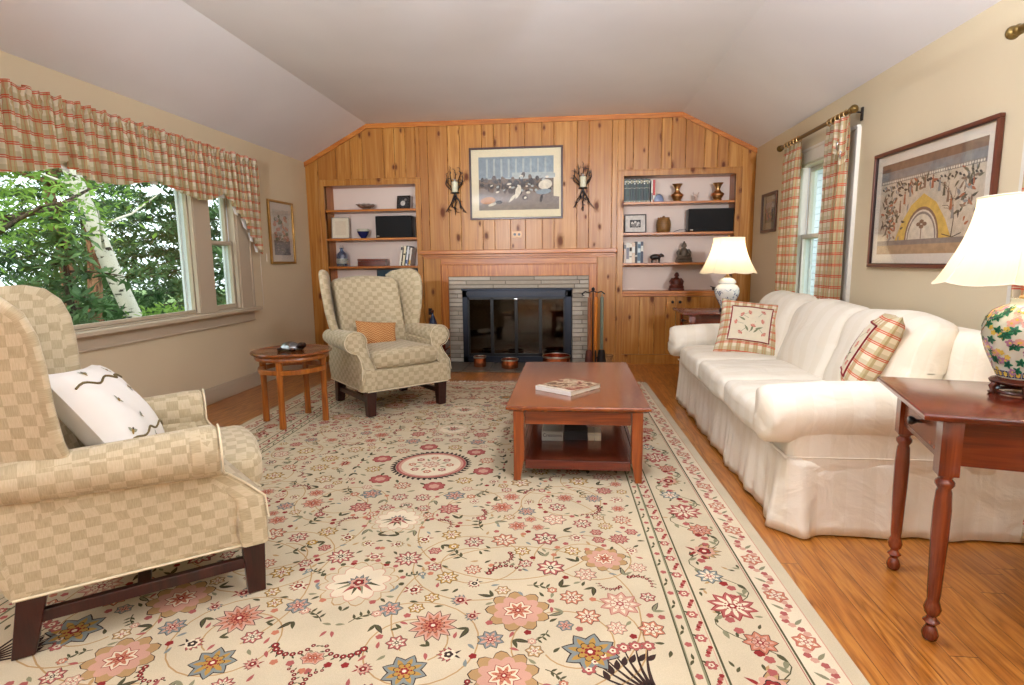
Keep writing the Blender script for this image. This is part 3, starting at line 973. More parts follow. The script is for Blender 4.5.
def guard3(P, x, y, a, i):
    if i % 2: P.scallop(x, y, .012, RO, 2, 5)
    else: P.leaf(x, y, .03, .01, a, OL, 2); P.leaf(x, y, .03, .01, a + 2.6, OL, 2)
along(.478, .07, guard3)
def main_border(P, x, y, a, i):
    ux, uy = cos(a), sin(a); nx, ny = -uy, ux
    k = i % 2 * 2 - 1
    j = i % 4
    if j == 0: rosette(P, x, y, .082, RO, IV, RE, 10, a, RE); 
    elif j == 2: palmette(P, x, y, .07, a + pi / 2 * k, TN, PK, RE)
    elif j == 1: rosette(P, x + nx * .03, y + ny * .03, .052, SL, IV, RO, 8, a); 
    else: rosette(P, x - nx * .03, y - ny * .03, .055, SA, PK, RE, 8, a)
    pts = [(x + ux * t_ * .19 + nx * k * .085 * sin(pi * t_), y + uy * t_ * .19 + ny * k * .085 * sin(pi * t_)) for t_ in (0, .15, .3, .45, .6, .75, .9, 1)]
    P.stroke(pts, .004, OL, 1)
    for q in (2, 4, 5):
        P.leaf(pts[q][0], pts[q][1], .045, .018, a + k * 1.3 + q, OL if q % 2 else SG, 2); 
        P.scallop(pts[q][0] - nx * k * .05, pts[q][1] - ny * k * .05, .017, RE if q % 2 else RO, 2, 5)
    for q in range(5):
        bx_, by_ = x + ux * rr.uniform(.03, .16) + nx * rr.uniform(-.1, .1), y + uy * rr.uniform(.03, .16) + ny * rr.uniform(-.1, .1)
        P.leaf(bx_, by_, .03, .011, rr.random() * 6.3, rr.choice([OL, SG, TN]), 1)
along(.278, .188, main_border)
# field: thin scrolling vines, then flowers by poisson spacing in one quadrant mirrored four ways
QP = [rug_paint(a, b) for a in (1, -1) for b in (1, -1)]
def q4(f, axis=False):
    for P in (QP[:2] if axis else QP): f(P)     # motifs centred on the long axis are mirrored lengthwise only
for (cx, cy, R, a0, turns, dr) in [(.32, .55, .26, 0, 1.6, -.10), (.80, .50, .24, 2, 1.5, -.09), (.42, 1.10, .28, 1, 1.6, -.11), (.88, 1.05, .22, 3, 1.5, -.08), (.30, 1.62, .24, 4, 1.5, -.1), (.80, 1.58, .26, 5, 1.6, -.1), (.55, .82, .4, .5, .9, .05), (.6, 1.4, .42, 2.5, .9, .04), (.95, .2, .2, 1, 1.3, -.08)]:
    pts = []
    N = 40
    for i in range(N):
        t_ = i / (N - 1); a = a0 + turns * 2 * pi * t_; R_ = R + dr * t_ * turns
        x, y = cx + R_ * cos(a), cy + R_ * sin(a)
        pts.append((x, y))
    seg = []
    for p in pts:
        if 0.02 < p[0] < FX - .02 and 0.02 < p[1] < FY - .02: seg.append(p)
        else:
            if len(seg) > 2: q4(lambda P, seg=seg: P.stroke(seg, .005, TN, 1))
            seg = []
    if len(seg) > 2: q4(lambda P, seg=seg: P.stroke(seg, .005, TN, 1))
placed = [(0, 0, .42), (FX - .17, FY - .17, .17)]
def try_place(r, tries=200, xmin=0.0, ymin=0.0):
    for _ in range(tries):
        x, y = rr.uniform(xmin, FX - r - .01), rr.uniform(ymin, FY - r - .01)
        if (x < r * .95 and x > .01) or (y < r * .95 and y > .01): continue
        if all((x - a) ** 2 + (y - b) ** 2 > (r + c) ** 2 for a, b, c in placed):
            placed.append((x, y, r)); return x, y
    return None
# large corner flowers seen near the front edge
for (x, y, r, kind) in [(.86, 1.62, .088, 0), (.60, 1.74, .085, 1), (.98, 1.36, .072, 2), (.34, 1.52, .08, 3), (.62, 1.42, .09, 1), (.0, 1.28, .12, 5), (.0, .74, .105, 5), (.30, 1.74, .07, 0), (.95, 1.05, .075, 1)]:
    placed.append((x, y, r * 1.1))
    def f(P, x=x, y=y, r=r, kind=kind):
        if kind == 0: rosette(P, x, y, r, SL, GD, RE, 8, .2)
        elif kind == 1: P.scallop(x, y, r * 1.25, DK, 1, 9, .22); P.scallop(x, y, r * 1.21, TN, 2, 9, .22); P.scallop(x, y, r * .95, PK, 3, 9, .2, .3); rosette(Paint(rug_mb, lambda u, v, lv, f=P.fn: f(u, v, lv + 3)), x, y, r * .6, IV, SA, RE, 8, .2, RE)
        elif kind == 2: rosette(P, x, y, r, PK, IV, RO, 9, 0, RO)
        elif kind == 3: rosette(P, x, y, r, PK, SA, RE, 12, .1, DK)
        elif kind == 5:
            P.scallop(x, y, r * 1.25, TN, 1, 12, .18); P.scallop(x, y, r * 1.20, CR, 2, 12, .18); P.scallop(x, y, r * 1.0, PK, 3, 10, .2); P.scallop(x, y, r * .95, IV, 4, 10, .2)
            PP_ = Paint(rug_mb, lambda u, v, lv, f=P.fn: f(u, v, lv + 4)); palmette(PP_, x, y, r * .45, -pi / 2, SL, PK, RE)
            for i in range(7): PP_.leaf(x, y - r * .1, r * .8, r * .12, pi / 2 + (i - 3) * .42, [OL, RO, SG][i % 3], 1)
            for i in range(12):
                a = pi * i / 11; P.disc(x + r * 1.38 * cos(a), y - r * 1.38 * sin(a), .012, RO if i % 2 else OL, 3, 6)
    q4(f, x == 0)
combos = [(RO, PK, RE), (SA, IV, RE), (PK, IV, RO), (SL, PK, RE), (TN, IV, RO), (RO, IV, DK), (GD, IV, RE), (PK, SA, RE)]
for r, n in ((.074, 18), (.058, 44), (.046, 60)):
    for _ in range(n):
        p = try_place(r)
        if not p: continue
        x, y = p; kind = rr.random(); cb = rr.choice(combos); a = rr.random() * 6.3; k = rr.choice([7, 8, 10])
        q4(lambda P: rosette(P, x, y, r * .78, *cb, k, a) if kind < .5 else (palmette(P, x, y, r * .66, a, *cb) if kind < .7 else (crescent(P, x, y, r * .9, a) if kind < .85 else sprig(P, x - r * .6 * cos(a), y - r * .6 * sin(a), r * 1.7, a, OL, cb[0]))))
for _ in range(150):
    p = try_place(.031)
    if p:
        x, y = p; a = rr.random() * 6.3; cb = rr.choice(combos); kk = rr.random()
        q4(lambda P: rosette(P, x, y, .03, *cb, 6, a) if kk < .45 else leafpair(P, x - .02 * cos(a), y - .02 * sin(a), .06, a, OL if kk < .8 else SG))
for _ in range(520):
    p = try_place(.0155, 120)
    if p:
        x, y = p; a = rr.random() * 6.3; c = rr.choice([OL, SG, TN, RO, OL, SL]); kk = rr.random()
        q4(lambda P: (P.leaf(x, y, .034, .013, a, c, 2, .2)) if kk < .75 else P.scallop(x, y, .013, rr.choice([RO, RE, SA]), 2, 5))
# centre medallion: dark fringed ring, pink ring, ivory heart
P1 = QP[0]
for i in range(44):
    a = 2 * pi * i / 44
    P1.leaf(.215 * cos(a), .215 * sin(a), .035, .02, a + .5, DK, 2)
P1.scallop(0, 0, .225, DK, 3, 40, .05); P1.disc(0, 0, .212, CR, 4, 40); P1.disc(0, 0, .21, RO, 5, 40); P1.disc(0, 0, .195, PK, 6, 40); P1.disc(0, 0, .178, IV, 7, 40)
P9 = Paint(rug_mb, lambda u, v, lv: (u, v, RT + .0001 + .00012 * (lv + 7)))
rosette(P9, 0, 0, .055, PK, IV, RO, 8, 0, RO)
for i in range(8):
    a = 2 * pi * i / 8; rosette(P9, .115 * cos(a), .115 * sin(a), .024, RO if i % 2 else SA, IV, RE, 6, a, RO); P9.leaf(.06 * cos(a + .4), .06 * sin(a + .4), .05, .015, a + .4, SG, 1)
for i in range(12):
    a = 2 * pi * i / 12 + .26
    R_ = .34
    if i % 2: P1.scallop(R_ * cos(a), R_ * sin(a), .062, RE, 2, 8, .15); P1.scallop(R_ * cos(a), R_ * sin(a), .055, RO, 3, 8, .15); P1.scallop(R_ * cos(a), R_ * sin(a), .03, PK, 4, 6)
    else: rosette(P1, R_ * cos(a), R_ * sin(a), .05, GD if i % 4 else SA, IV, RE, 8, a)
    P1.leaf(.285 * cos(a + .26), .285 * sin(a + .26), .05, .018, a + 1.2, OL, 1); P1.leaf(.39 * cos(a + .26), .39 * sin(a + .26), .05, .018, a - .8, SG, 1)
# dark arabesques in the four corners of the field
def corner(P):
    cx, cy = FX - .10, FY - .10
    for i in range(7):
        a = pi + .2 + i * .19
        pts = [(cx + R_ * cos(a + R_ * 1.2) * 1, cy + R_ * sin(a + R_ * 1.2)) for R_ in (.02, .06, .10, .14, .18, .21)]
        P.stroke(pts, .014, DK, 1, True)
        P.leaf(pts[3][0], pts[3][1], .045, .02, a + 1, DK, 1); rosette(P, pts[5][0], pts[5][1], .022, RO, IV, RE, 6)
q4(corner)
rug = rug_mb.build('area_rug', RC)
rug.location = (-.84, 3.24, .0); rug.rotation_euler = (0, 0, radians(1.5))
tag(rug, 'large cream floral oriental rug with rose border covering the floor', 'rug')
# knotted fringe along the far end of the rug
mb = MB()
for i in range(150):
    x = -HW + .02 + i * (2 * HW - .04) / 149 + rr.uniform(-.006, .006)
    d = rr.uniform(-.02, .02); l = rr.uniform(.04, .06) * (1.5 if 60 < i < 72 else 1)
    mb.tube([(x, HL - .005, .004), (x + d * .5, HL + l * .5, .006), (x + d, HL + l, .003)], [.004, .003, .002], 4)
    mb.tube([(x, -HL + .005, .004), (x + d * .5, -HL - l * .5, .006), (x + d, -HL - l, .003)], [.004, .003, .002], 4)
fr = mb.build('fringe', m_lining, rug); fr['kind'] = 'stuff'
RZ = RT   # height of the rug's face

# ================================================================== WING ARMCHAIRS
def wing_chair():
    root = empty('wing_armchair', (0, 0, 0))
    for (x, y) in ((.315, .30), (.315, -.30), (-.31, .29), (-.31, -.29)):
        mb = MB(); dx = .0 if x > 0 else -.05
        w0, w1 = .030, .040
        mb.add([(x + dx + a * w0, y + b * w0, 0) for a, b in ((-1, -1), (1, -1), (1, 1), (-1, 1))] + [(x + a * w1, y + b * w1, .24) for a, b in ((-1, -1), (1, -1), (1, 1), (-1, 1))],
               [(3, 2, 1, 0), (4, 5, 6, 7), (0, 1, 5, 4), (1, 2, 6, 5), (2, 3, 7, 6), (3, 0, 4, 7)])
        mb.build('leg', m_chairleg, root, bevel=.003)
    for s in (1, -1):
        mb = MB(); mb.box(-.33, .30, s * .295 - .014, s * .295 + .014, .095, .135); mb.build('stretcher', m_chairleg, root, bevel=.003)
    mb = MB(); mb.box(-.05, -.01, -.285, .285, .10, .135); mb.build('stretcher', m_chairleg, root, bevel=.003)
    mb = MB()
    mb.rbox(-.005, 0, .285, .735, .71, .17, .022, 3, 6, fn=lambda x, y, z: (x - .06 * max(0, -x / .36) * (z - .2) / .2 if x < 0 else x, y, z))
    mb.build('seat_base', m_chair, root, smooth=50)
    mb = MB()
    def tc(x, y, z):
        return (x + .022 * (1 - (y / .27) ** 2) * (x > 0), y * (1 + .04 * max(0, x) / .3), z + .022 * (1 - (y / .27) ** 2) * (z > .43))
    mb.rbox(.045, 0, .437, .65, .52, .135, .05, 4, 10, fn=tc)
    mb.build('seat_cushion', m_chair, root, smooth=60)
    lean = lambda z: -.20 * (z - .38) / .7
    def bk(x, y, z):
        top = max(0, (z - .9) / .2)
        return (x + lean(z) + .05 * (y / .25) ** 2, y, z + .035 * top * cos(y / .26 * pi / 2))
    mb = MB(); mb.rbox(-.30, 0, .665, .15, .57, .78, .05, 4, 8, fn=bk)
    mb.build('backrest', m_chair, root, smooth=60)
    for s in (1, -1):
        # wing outline in local x, z: near-vertical front edge, rounded crown
        ol = [(-.40, .22), (-.43, .60), (-.55, 1.0), (-.575, 1.085), (-.52, 1.118), (-.43, 1.138), (-.34, 1.142), (-.28, 1.125), (-.235, 1.08), (-.210, 1.01), (-.200, .92), (-.196, .80), (-.186, .68), (-.165, .60), (-.14, .52), (-.14, .22)]
        def wf(u, v, w, s=s):
            k = max(0.0, min(1.0, (v - .40) / .35)); xb = -.40 + lean(v)
            return (u, s * (.268 * (1 - k) + k * (.232 + .43 * (u - xb)) + w), v)
        mb = MB(); mb.prism(list(reversed(ol)), 0, .066, wf, 0, .030, 4)
        mb.build('wing', m_chair, root, smooth=60)
        mb = MB()
        so = [(-.37, .20), (.352, .20), (.352, .375), (.25, .43), (.20, .50), (.19, .55), (-.30, .56), (-.40, .55)]
        mb.prism(so, 0, .090, lambda u, v, w, s=s: (u, s * (.268 + w), v), 0, .022, 3)
        pts = []; R_ = []
        for t_, r in ((-.40, .05), (-.36, .062), (-.30, .068), (-.15, .074), (0, .080), (.12, .086), (.19, .089), (.212, .087), (.224, .074), (.227, .03)):
            pts.append((t_, s * (.345 + .02 * max(0, t_ + .3)), .575)); R_.append(r)
        mb.tube(pts, R_, 20)
        # scrolled front that sweeps forward and down to the seat rail
        c = (.357, .575); r = .087
        fo = [(.262, .205), (.378, .205), (.376, .30), (.366, .38), (.352, .44), (.356, .485)] + [(c[0] + r * cos(radians(a)), c[1] + r * sin(radians(a))) for a in range(-60, 201, 20)] + [(.268, .47), (.262, .38), (.262, .30)]
        def ff(u, v, w, s=s):
            k = max(0.0, min(1.0, (.52 - v) / .16)); k = k * k * (3 - 2 * k)
            return (w + .138 * k, s * u, v)
        mb.prism(fo, .13, .226, ff, 0, .016, 3)
        a_ = mb.build('arm', m_chair, root, smooth=55)
        mb = MB()
        mb.tube([(x, s * .357, .207) for x in (-.36, 0, .35)], .0045, 6)
        mb.tube([ff(u, v, .230) for u, v in fo[2:-1]], .0035, 6)
        mb.build('welt', m_welt, a_, smooth=60)
    mb = MB(); mb.tube([(.372, y, .205) for y in (-.34, 0, .34)], .005, 6)
    kid_label(mb.build('front_welt', m_welt, root, smooth=60), 'cream cord along the lower front edge')
    return root
ch1 = wing_chair()
ch1.location = (-1.575, 4.735, RZ + .003); ch1.rotation_euler = (0, 0, radians(-46.5)); ch1.scale = (1.02, 1.07, 1.015)
ch2 = copy_tree(ch1)
ch2.location = (-1.60, 1.915, RZ + .003); ch2.rotation_euler = (0, 0, radians(38)); ch2.scale = (1.0, .94, 1.0)
tag(ch1, 'beige block-patterned wing armchair with a small orange cushion, in front of the bookcase', 'armchair', 'matching wing armchairs')
tag(ch2, 'beige block-patterned wing armchair in the left foreground, holding a white cushion', 'armchair', 'matching wing armchairs')

# ------------------------------------------------------------------ cushions
def frame_matrix(c, u, v):
    U = Vector(u); V_ = Vector(v); 
    U.normalize(); V_ = (V_ - U * V_.dot(U)).normalized(); W = U.cross(V_)
    return Matrix(((U.x, V_.x, W.x, c[0]), (U.y, V_.y, W.y, c[1]), (U.z, V_.z, W.z, c[2]), (0, 0, 0, 1)))
def pillow_pt(w, h, t):
    def f(u, v, side):
        a = max(0, 1 - abs(u) ** 2.2); b = max(0, 1 - abs(v) ** 2.2)
        z = side * t / 2 * (a * b) ** .42
        x = w / 2 * u * (1 - .07 * (1 - v * v)); y = h / 2 * v * (1 - .07 * (1 - u * u))
        return (x, y, z + .006 * sin(u * 7 + v * 3) * a * b)
    return f
def pillow(name, w, h, t, mat, M_, n=18, welt=None, plabel=None):
    pf = pillow_pt(w, h, t)
    mb = MB()
    for side in (1, -1):
        mb.grid(lambda i, j: pf(2 * i - 1, 2 * j - 1, side), n, n, 0, uvfn=lambda i, j: (w * (i - .5), h * (j - .5)))
    o = mb.build(name, mat, smooth=80)
    o.matrix_world = M_
    if welt:
        mb = MB(); pts = []
        for k in range(4):
            for i in range(10):
                s_ = -1 + 2 * i / 10
                q = [(s_, -1), (1, s_), (-s_, 1), (-1, -s_)][k]
                pts.append(pf(q[0], q[1], 1))
        mb.tube(pts, .005, 6, closed=True); mb.build('welt', welt, o, smooth=60)
    return o, pf
def herring():
    t = NT('orange_herringbone')
    tc = t.node('ShaderNodeTexCoord'); uv = t.sep(tc.outputs['UV'])
    z = t.math('ABSOLUTE', t.math('SUBTRACT', t.math('FRACT', t.math('DIVIDE', uv[0], .045)), .5))
    f = t.math('FRACT', t.math('DIVIDE', t.math('ADD', uv[1], t.math('MULTIPLY', z, .03)), .017))
    col = t.mix(t.math('LESS_THAN', f, .5), srgb(158, 92, 46), srgb(206, 160, 108))
    return t.done(col, .85, 0, .15)
import copy as _copy
def chair_world(ch, p, vec=False):
    a = ch.rotation_euler.z; x, y, z = p
    q = (x * cos(a) - y * sin(a), x * sin(a) + y * cos(a), z)
    return q if vec else (q[0] + ch.location.x, q[1] + ch.location.y, q[2] + ch.location.z)
o, pf = pillow('lumbar_cushion', .36, .23, .11, herring(), frame_matrix(chair_world(ch1, (-.10, -.055, .60)), chair_world(ch1, (.16, .95, -.10), True), chair_world(ch1, (-.42, .10, .9), True)))
tag(o, 'small orange herringbone lumbar cushion on the seat of the rear wing armchair', 'cushion')
m_wcush = plain('white_cushion_cotton', srgb(236, 230, 222), .8, var=.02, bump=.15, scale=8)
Mx = frame_matrix(chair_world(ch2, (-.09, -.01, .675)), chair_world(ch2, (.20, .97, -.10), True), chair_world(ch2, (-.55, .12, .85), True))
o, pf = pillow('bee_cushion', .50, .42, .19, m_wcush, Mx, 20)
tag(o, 'white cushion embroidered with bees and a green cord, on the foreground armchair', 'cushion')
m_cord = plain('olive_cord', srgb(110, 92, 50), .7)
mb = MB(); mb.tube([(lambda q: (q[0], q[1], q[2] + .002))(pf(-.92 + 1.84 * i / 24, .55 + .05 * sin(i * .8), 1)) for i in range(25)], .004, 6)
mb.tube([(lambda q: (q[0], q[1], q[2] + .002))(pf(-.92 + 1.84 * i / 24, -.62 + .04 * sin(i * .8), 1)) for i in range(25)], .004, 6)
kid_label(mb.build('cord', m_cord, o, smooth=60), 'olive cord sewn across the cushion')
mb = MB()
def onp(w, h, k): return lambda u, v, lv: (lambda q: (q[0], q[1], q[2] + .001 + .0004 * lv))(pf(u / (w / 2), v / (h / 2), 1))
Pp = Paint(mb, onp(.50, .42, 1))
for bk_, (x, y, a) in enumerate([(-.13, .02, .4), (.03, .05, -.5), (.15, -.02, 1.0), (-.05, -.07, 2.0), (.10, .155, .3), (-.12, .16, 1.4), (.0, -.165, .2), (.17, -.15, 2.2), (-.18, -.10, .9)]):
    mb = MB(); Pp = Paint(mb, onp(.50, .42, 1))
    for s_ in (1, -1): Pp.leaf(x, y, .024, .013, a + s_ * 1.1, 1, 1)
    Pp.disc(x, y, .012, 0, 2, 8, .006, a); Pp.disc(x + .010 * cos(a), y + .010 * sin(a), .005, 2, 3, 6)
    mb.build('embroidered_bee', [plain('bee_gold', srgb(150, 118, 50), .7), plain('bee_wing', srgb(150, 150, 128), .7), plain('bee_dark', srgb(60, 50, 36), .7)], o)

# ================================================================== SOFA
SX, SY = 1.40, 3.78
sofa = empty('sofa', (SX, SY, 0), label='long cream slipcovered sofa with three back cushions against the right wall', cat='sofa')
def S(mbf, name, mat=m_sofa, **kw):
    mb = MB(); mbf(mb); mb.V = [(x - SX, y - SY, z) for x, y, z in mb.V]
    return mb.build(name, mat, sofa, **kw)
S(lambda mb: mb.rbox(1.43, 3.78, .25, .95, 2.52, .26, .04, 3, 4), 'frame', smooth=50)
def skirt(mb):
    per = []
    x0, x1, y0, y1 = .945, 1.915, 2.515, 5.045
    def run(a, b, n, nx, ny):
        for i in range(n):
            t_ = i / n; per.append((a[0] + (b[0] - a[0]) * t_, a[1] + (b[1] - a[1]) * t_, nx, ny))
    run((x1, y0), (x0, y0), 60, 0, -1); run((x0, y0), (x0, y1), 160, -1, 0); run((x0, y1), (x1, y1), 60, 0, 1); run((x1, y1), (x1, y0), 40, 1, 0)
    n = len(per); rows = 8
    rs = random.Random(4)
    pl = [abs(math.fmod(i, 40)) for i in range(n)]
    def f(i, j):
        k = int(round(i * n)) % n; x, y, nx, ny = per[k]
        d = sum((sqrt((x - cx) ** 2 + (y - cy) ** 2) < .14) * 1.0 * cos(sqrt((x - cx) ** 2 + (y - cy) ** 2) / .14 * pi / 2) for cx in (x0,) for cy in (y0, y1))
        dd = sqrt(min((x - x0) ** 2 + (y - y0) ** 2, (x - x0) ** 2 + (y - y1) ** 2))
        ple = .0
        for cy in (3.36, 4.2):
            if nx == -1: ple += .02 * math.exp(-((y - cy) / .03) ** 2) * cos((y - cy) * 90)
        ple += .028 * math.exp(-((dd - .07) / .035) ** 2) - .02 * math.exp(-(dd / .03) ** 2)
        wav = .010 * sin(x * 21 + y * 17) + .006 * sin(y * 43 + x * 31 + 1)
        dn = (1 - j)
        o_ = dn * (.018 + ple * 1.0 + wav * (1 if nx == -1 or ny == -1 else .4))
        cxo = 0
        return (x + nx * o_, y + ny * o_, .012 + .345 * j + .006 * sin(y * 9) * dn)
    mb.grid(f, n, rows, 0, closeu=True, uvfn=lambda i, j: (i * 6.9, j * .35))
S(skirt, 'skirt', smooth=70, solid=.006)
for k, (a, b) in enumerate(((2.75, 3.435), (3.435, 4.12), (4.12, 4.805))):
    def cu(mb, a=a, b=b):
        def f(x, y, z):
            q = (y - (a + b) / 2) / ((b - a) / 2)
            return (x - .012 * (1 - q * q) * (1 if x < 1.2 else 0), y, z + (.022 * (1 - q ** 2) * (1 - ((x - 1.25) / .42) ** 2) if z > .43 else 0) + .004 * sin(x * 23 + y * 11))
        mb.rbox(1.235, (a + b) / 2, .435, .68, b - a - .004, .165, .055, 4, 10, fn=f)
    S(cu, 'seat_cushion', smooth=70)
def backf(mb):
    mb.rbox(1.77, 3.78, .56, .19, 2.44, .66, .07, 4, 10, fn=lambda x, y, z: (x + .03 * (z - .5) / .4, y, z))
S(backf, 'backrest', smooth=70)
for k, (a, b) in enumerate(((2.70, 3.47), (3.45, 4.22), (4.20, 4.97))):
    def bc(mb, a=a, b=b, k=k):
        cy = (a + b) / 2
        def f(x, y, z):
            q = (y - cy) / ((b - a) / 2); zz = (z - .70) / .26
            puff = (1 - min(1, q * q)) * (1 - min(1, zz * zz))
            return (x + .30 * (z - .5) + (-.05 if x < 1.56 else .02) * puff + .006 * sin(z * 21 + y * 9), y + .03 * zz * (q) * 0, z - .035 * abs(q) ** 3 * (1 if zz > 0 else 0) + (.015 * (k == 2)) * (zz > 0) + .006 * sin(y * 13 + k))
        mb.rbox(1.545, cy, .70, .19, b - a - .012, .50, .08, 5, 12, fn=f)
    S(bc, 'back_cushion', smooth=70)
for (yc, s) in ((2.605, -1), (4.955, 1)):
    def arm(mb, yc=yc, s=s):
        pts = []; R_ = []
        n = 22; rows = []
        xs = [(.838, .03), (.842, .085), (.855, .113), (.88, .127), (.95, .131), (1.1, .130), (1.3, .130), (1.5, .128), (1.72, .124), (1.78, .10)]
        V_ = []; F_ = []
        for i, (x, r) in enumerate(xs):
            for j in range(n):
                a = 2 * pi * j / n
                rz = r * 1.02
                V_.append((x + .01 * sin(a * 2 + i), yc + r * .96 * cos(a) + .004 * sin(x * 37 + a * 3), .540 + rz * sin(a) - .010 * sin(x * 9)))
        for i in range(len(xs) - 1):
            for j in range(n):
                j2 = (j + 1) % n
                F_.append((i * n + j, i * n + j2, (i + 1) * n + j2, (i + 1) * n + j))
        F_.append(list(reversed(range(n))))
        UV_ = []
        for f in F_[:-1]:
            UV_.append([(V_[q][0], .12 * (q % n) / 4) for q in f])
        UV_.append([(0, 0)] * n)
        mb.add(V_, F_, 0, UV_)
        mb.rbox(1.40, yc - s * .0, .40, .88, .19, .30, .05, 3, 4)
    S(arm, 'arm', smooth=70)
# hem seam cord round the base
def seam(mb):
    for (y, s) in ((2.505, -1), (5.055, 1)):
        mb.tube([(x, 3.78 + (y - 3.78) * .9955, .358) for x in (.94, 1.1, 1.3, 1.5, 1.85)], .0035, 6)
    mb.tube([(.935, y, .355 + .003 * sin(y * 5)) for y in [2.505 + i * .1275 for i in range(21)]], .005, 6)
kid_label(S(seam, 'welt', smooth=60), 'corded seam above the skirt')

# sofa pillows
def floral_pillow(label, M_):
    t = NT('plaid_floral_cushion')
    tc = t.node('ShaderNodeTexCoord'); uv = t.sep(tc.outputs['UV'])
    o, pf = pillow('throw_pillow', .46, .46, .17, m_plaid2, M_, 20)
    # inset cream panel with dark red braid, only on the front
    fn = lambda u, v, lv: (lambda q: (q[0], q[1], q[2] + .0012 + .0006 * lv))(pf(u / .23, v / .23, 1))
    mb = MB(); n = 12; h = .148
    mb.grid(lambda i, j: fn(-h + 2 * h * i, -h + 2 * h * j, 0), n, n)
    pn = mb.build('floral_panel', [plain('cream_linen', srgb(226, 214, 188), .85, var=.04)], o, smooth=80)
    mb = MB(); P = Paint(mb, fn)
    for (x, y, a, c) in [(-.06, .07, 2.6, 0), (-.02, .09, .4, 0), (-.10, .0, 3.0, 0), (.08, .02, .2, 0), (.02, -.03, 1.2, 0), (-.06, -.08, 4, 0), (.10, -.08, 5.5, 0), (.08, .10, 1, 0)]:
        P.stroke([(x - .05 * cos(a), y - .05 * sin(a)), (x, y)], .003, 1, 1)
        for i in range(5): P.leaf(x, y, .026, .013, a + (i - 2) * .55, i % 2 * 2, 2)
    for (x, y, a) in [(.01, -.07, 1.2), (.03, -.08, .7), (-.01, -.07, 1.9), (.04, -.05, .2), (-.04, .02, 2.4)]: P.leaf(x, y, .06, .016, a, 1, 2, .2)
    mb.build('flower_print', [plain('flower_red', srgb(196, 110, 92), .8), plain('flower_green', srgb(128, 130, 96), .8), plain('flower_pink', srgb(218, 160, 140), .8)], pn)
    mb = MB(); pts = []
    for k in range(4):
        for i in range(12):
            s_ = -h + 2 * h * i / 12
            q = [(s_, -h), (h, s_), (-s_, h), (-h, -s_)][k]; pts.append(fn(q[0], q[1], 3))
    mb.tube(pts, .0045, 6, closed=True); kid_label(mb.build('braid', plain('dark_red_braid', srgb(132, 24, 32), .7), o, smooth=60), 'dark red braid framing the panel')
    tag(o, label, 'pillow', 'plaid sofa pillows')
    return o
floral_pillow('plaid pillow with cream floral panel facing the room, at the far end of the sofa', frame_matrix((1.335, 4.42, .705), (.46, -.15, -.045), (.17, .22, .40)))
floral_pillow('plaid pillow seen edge-on, leaning back beside the near sofa arm', frame_matrix((1.50, 3.0, .742), (.40, .91, .0), (.42, .0, .80)) @ Matrix.Rotation(pi, 4, 'Y'))

# ================================================================== COFFEE TABLE
ct = empty('coffee_table', (.035, 3.70, RZ + .002), radians(0.0), label='square-legged cherry coffee table with lower shelf, in the middle of the rug', cat='table')
mb = MB()
mb.prism([(-.39, -.70), (.39, -.70), (.39, .70), (-.39, .70)], .408, .430, lambda u, v, w: (u, v, w), 0, .006, 2)
mb.add([(-.385, -.695, .410), (.385, -.695, .410), (.385, .695, .410), (-.385, .695, .410), (-.365, -.675, .396), (.365, -.675, .396), (.365, .675, .396), (-.365, .675, .396)],
       [(0, 1, 2, 3), (7, 6, 5, 4), (0, 4, 5, 1), (1, 5, 6, 2), (2, 6, 7, 3), (3, 7, 4, 0)])
m_cherry_top = wood('cherry_table_top', srgb(100, 42, 10), srgb(128, 60, 16), srgb(148, 78, 24), 'y', .8, .16, coat=.5)
mb.build('tabletop', m_cherry_top, ct)
for sx_ in (-1, 1):
    for sy_ in (-1, 1):
        mb = MB(); xo, yo = .352 * sx_, .668 * sy_; w = .058
        top = [(xo, yo), (xo - sx_ * w, yo), (xo - sx_ * w, yo - sy_ * w), (xo, yo - sy_ * w)]
        w2 = .036
        bot = [(xo, yo), (xo - sx_ * w2, yo), (xo - sx_ * w2, yo - sy_ * w2), (xo, yo - sy_ * w2)]
        V = [(a, b, 0) for a, b in bot] + [(a, b, .12) for a, b in top] + [(a, b, .397) for a, b in top]
        F = [(0, 1, 2, 3), (8, 9, 10, 11)] + [(i, (i + 1) % 4, 4 + (i + 1) % 4, 4 + i) for i in range(4)] + [(4 + i, 4 + (i + 1) % 4, 8 + (i + 1) % 4, 8 + i) for i in range(4)]
        mb.add(V, F); mb.build('leg', m_cherry_z, ct, bevel=.003)
for (a, b, c, d) in ((-.29, .29, -.648, -.628), (-.29, .29, .628, .648)):
    mb = MB(); mb.box(a, b, c, d, .318, .397); mb.build('apron', m_cherry, ct, bevel=.002)
for s in (-1, 1):
    mb = MB(); mb.box(s * .33 - .01, s * .33 + .01, -.60, .60, .318, .397); mb.build('apron', m_cherry, ct, bevel=.002)
mb = MB(); mb.box(-.29, .29, -.64, .64, .085, .105); mb.box(-.29, .29, -.648, -.628, .06, .112); mb.box(-.29, .29, .628, .648, .06, .112)
for s in (-1, 1): mb.box(s * .33 - .01, s * .33 + .01, -.60, .60, .06, .112); mb.box(min(s*.29, s*.32), max(s*.29, s*.32), -.60, .60, .085, .105)
mb.build('lower_shelf', m_mahog, ct, bevel=.002)
CTZ = RZ + .002 + .430; CSZ = RZ + .002 + .105

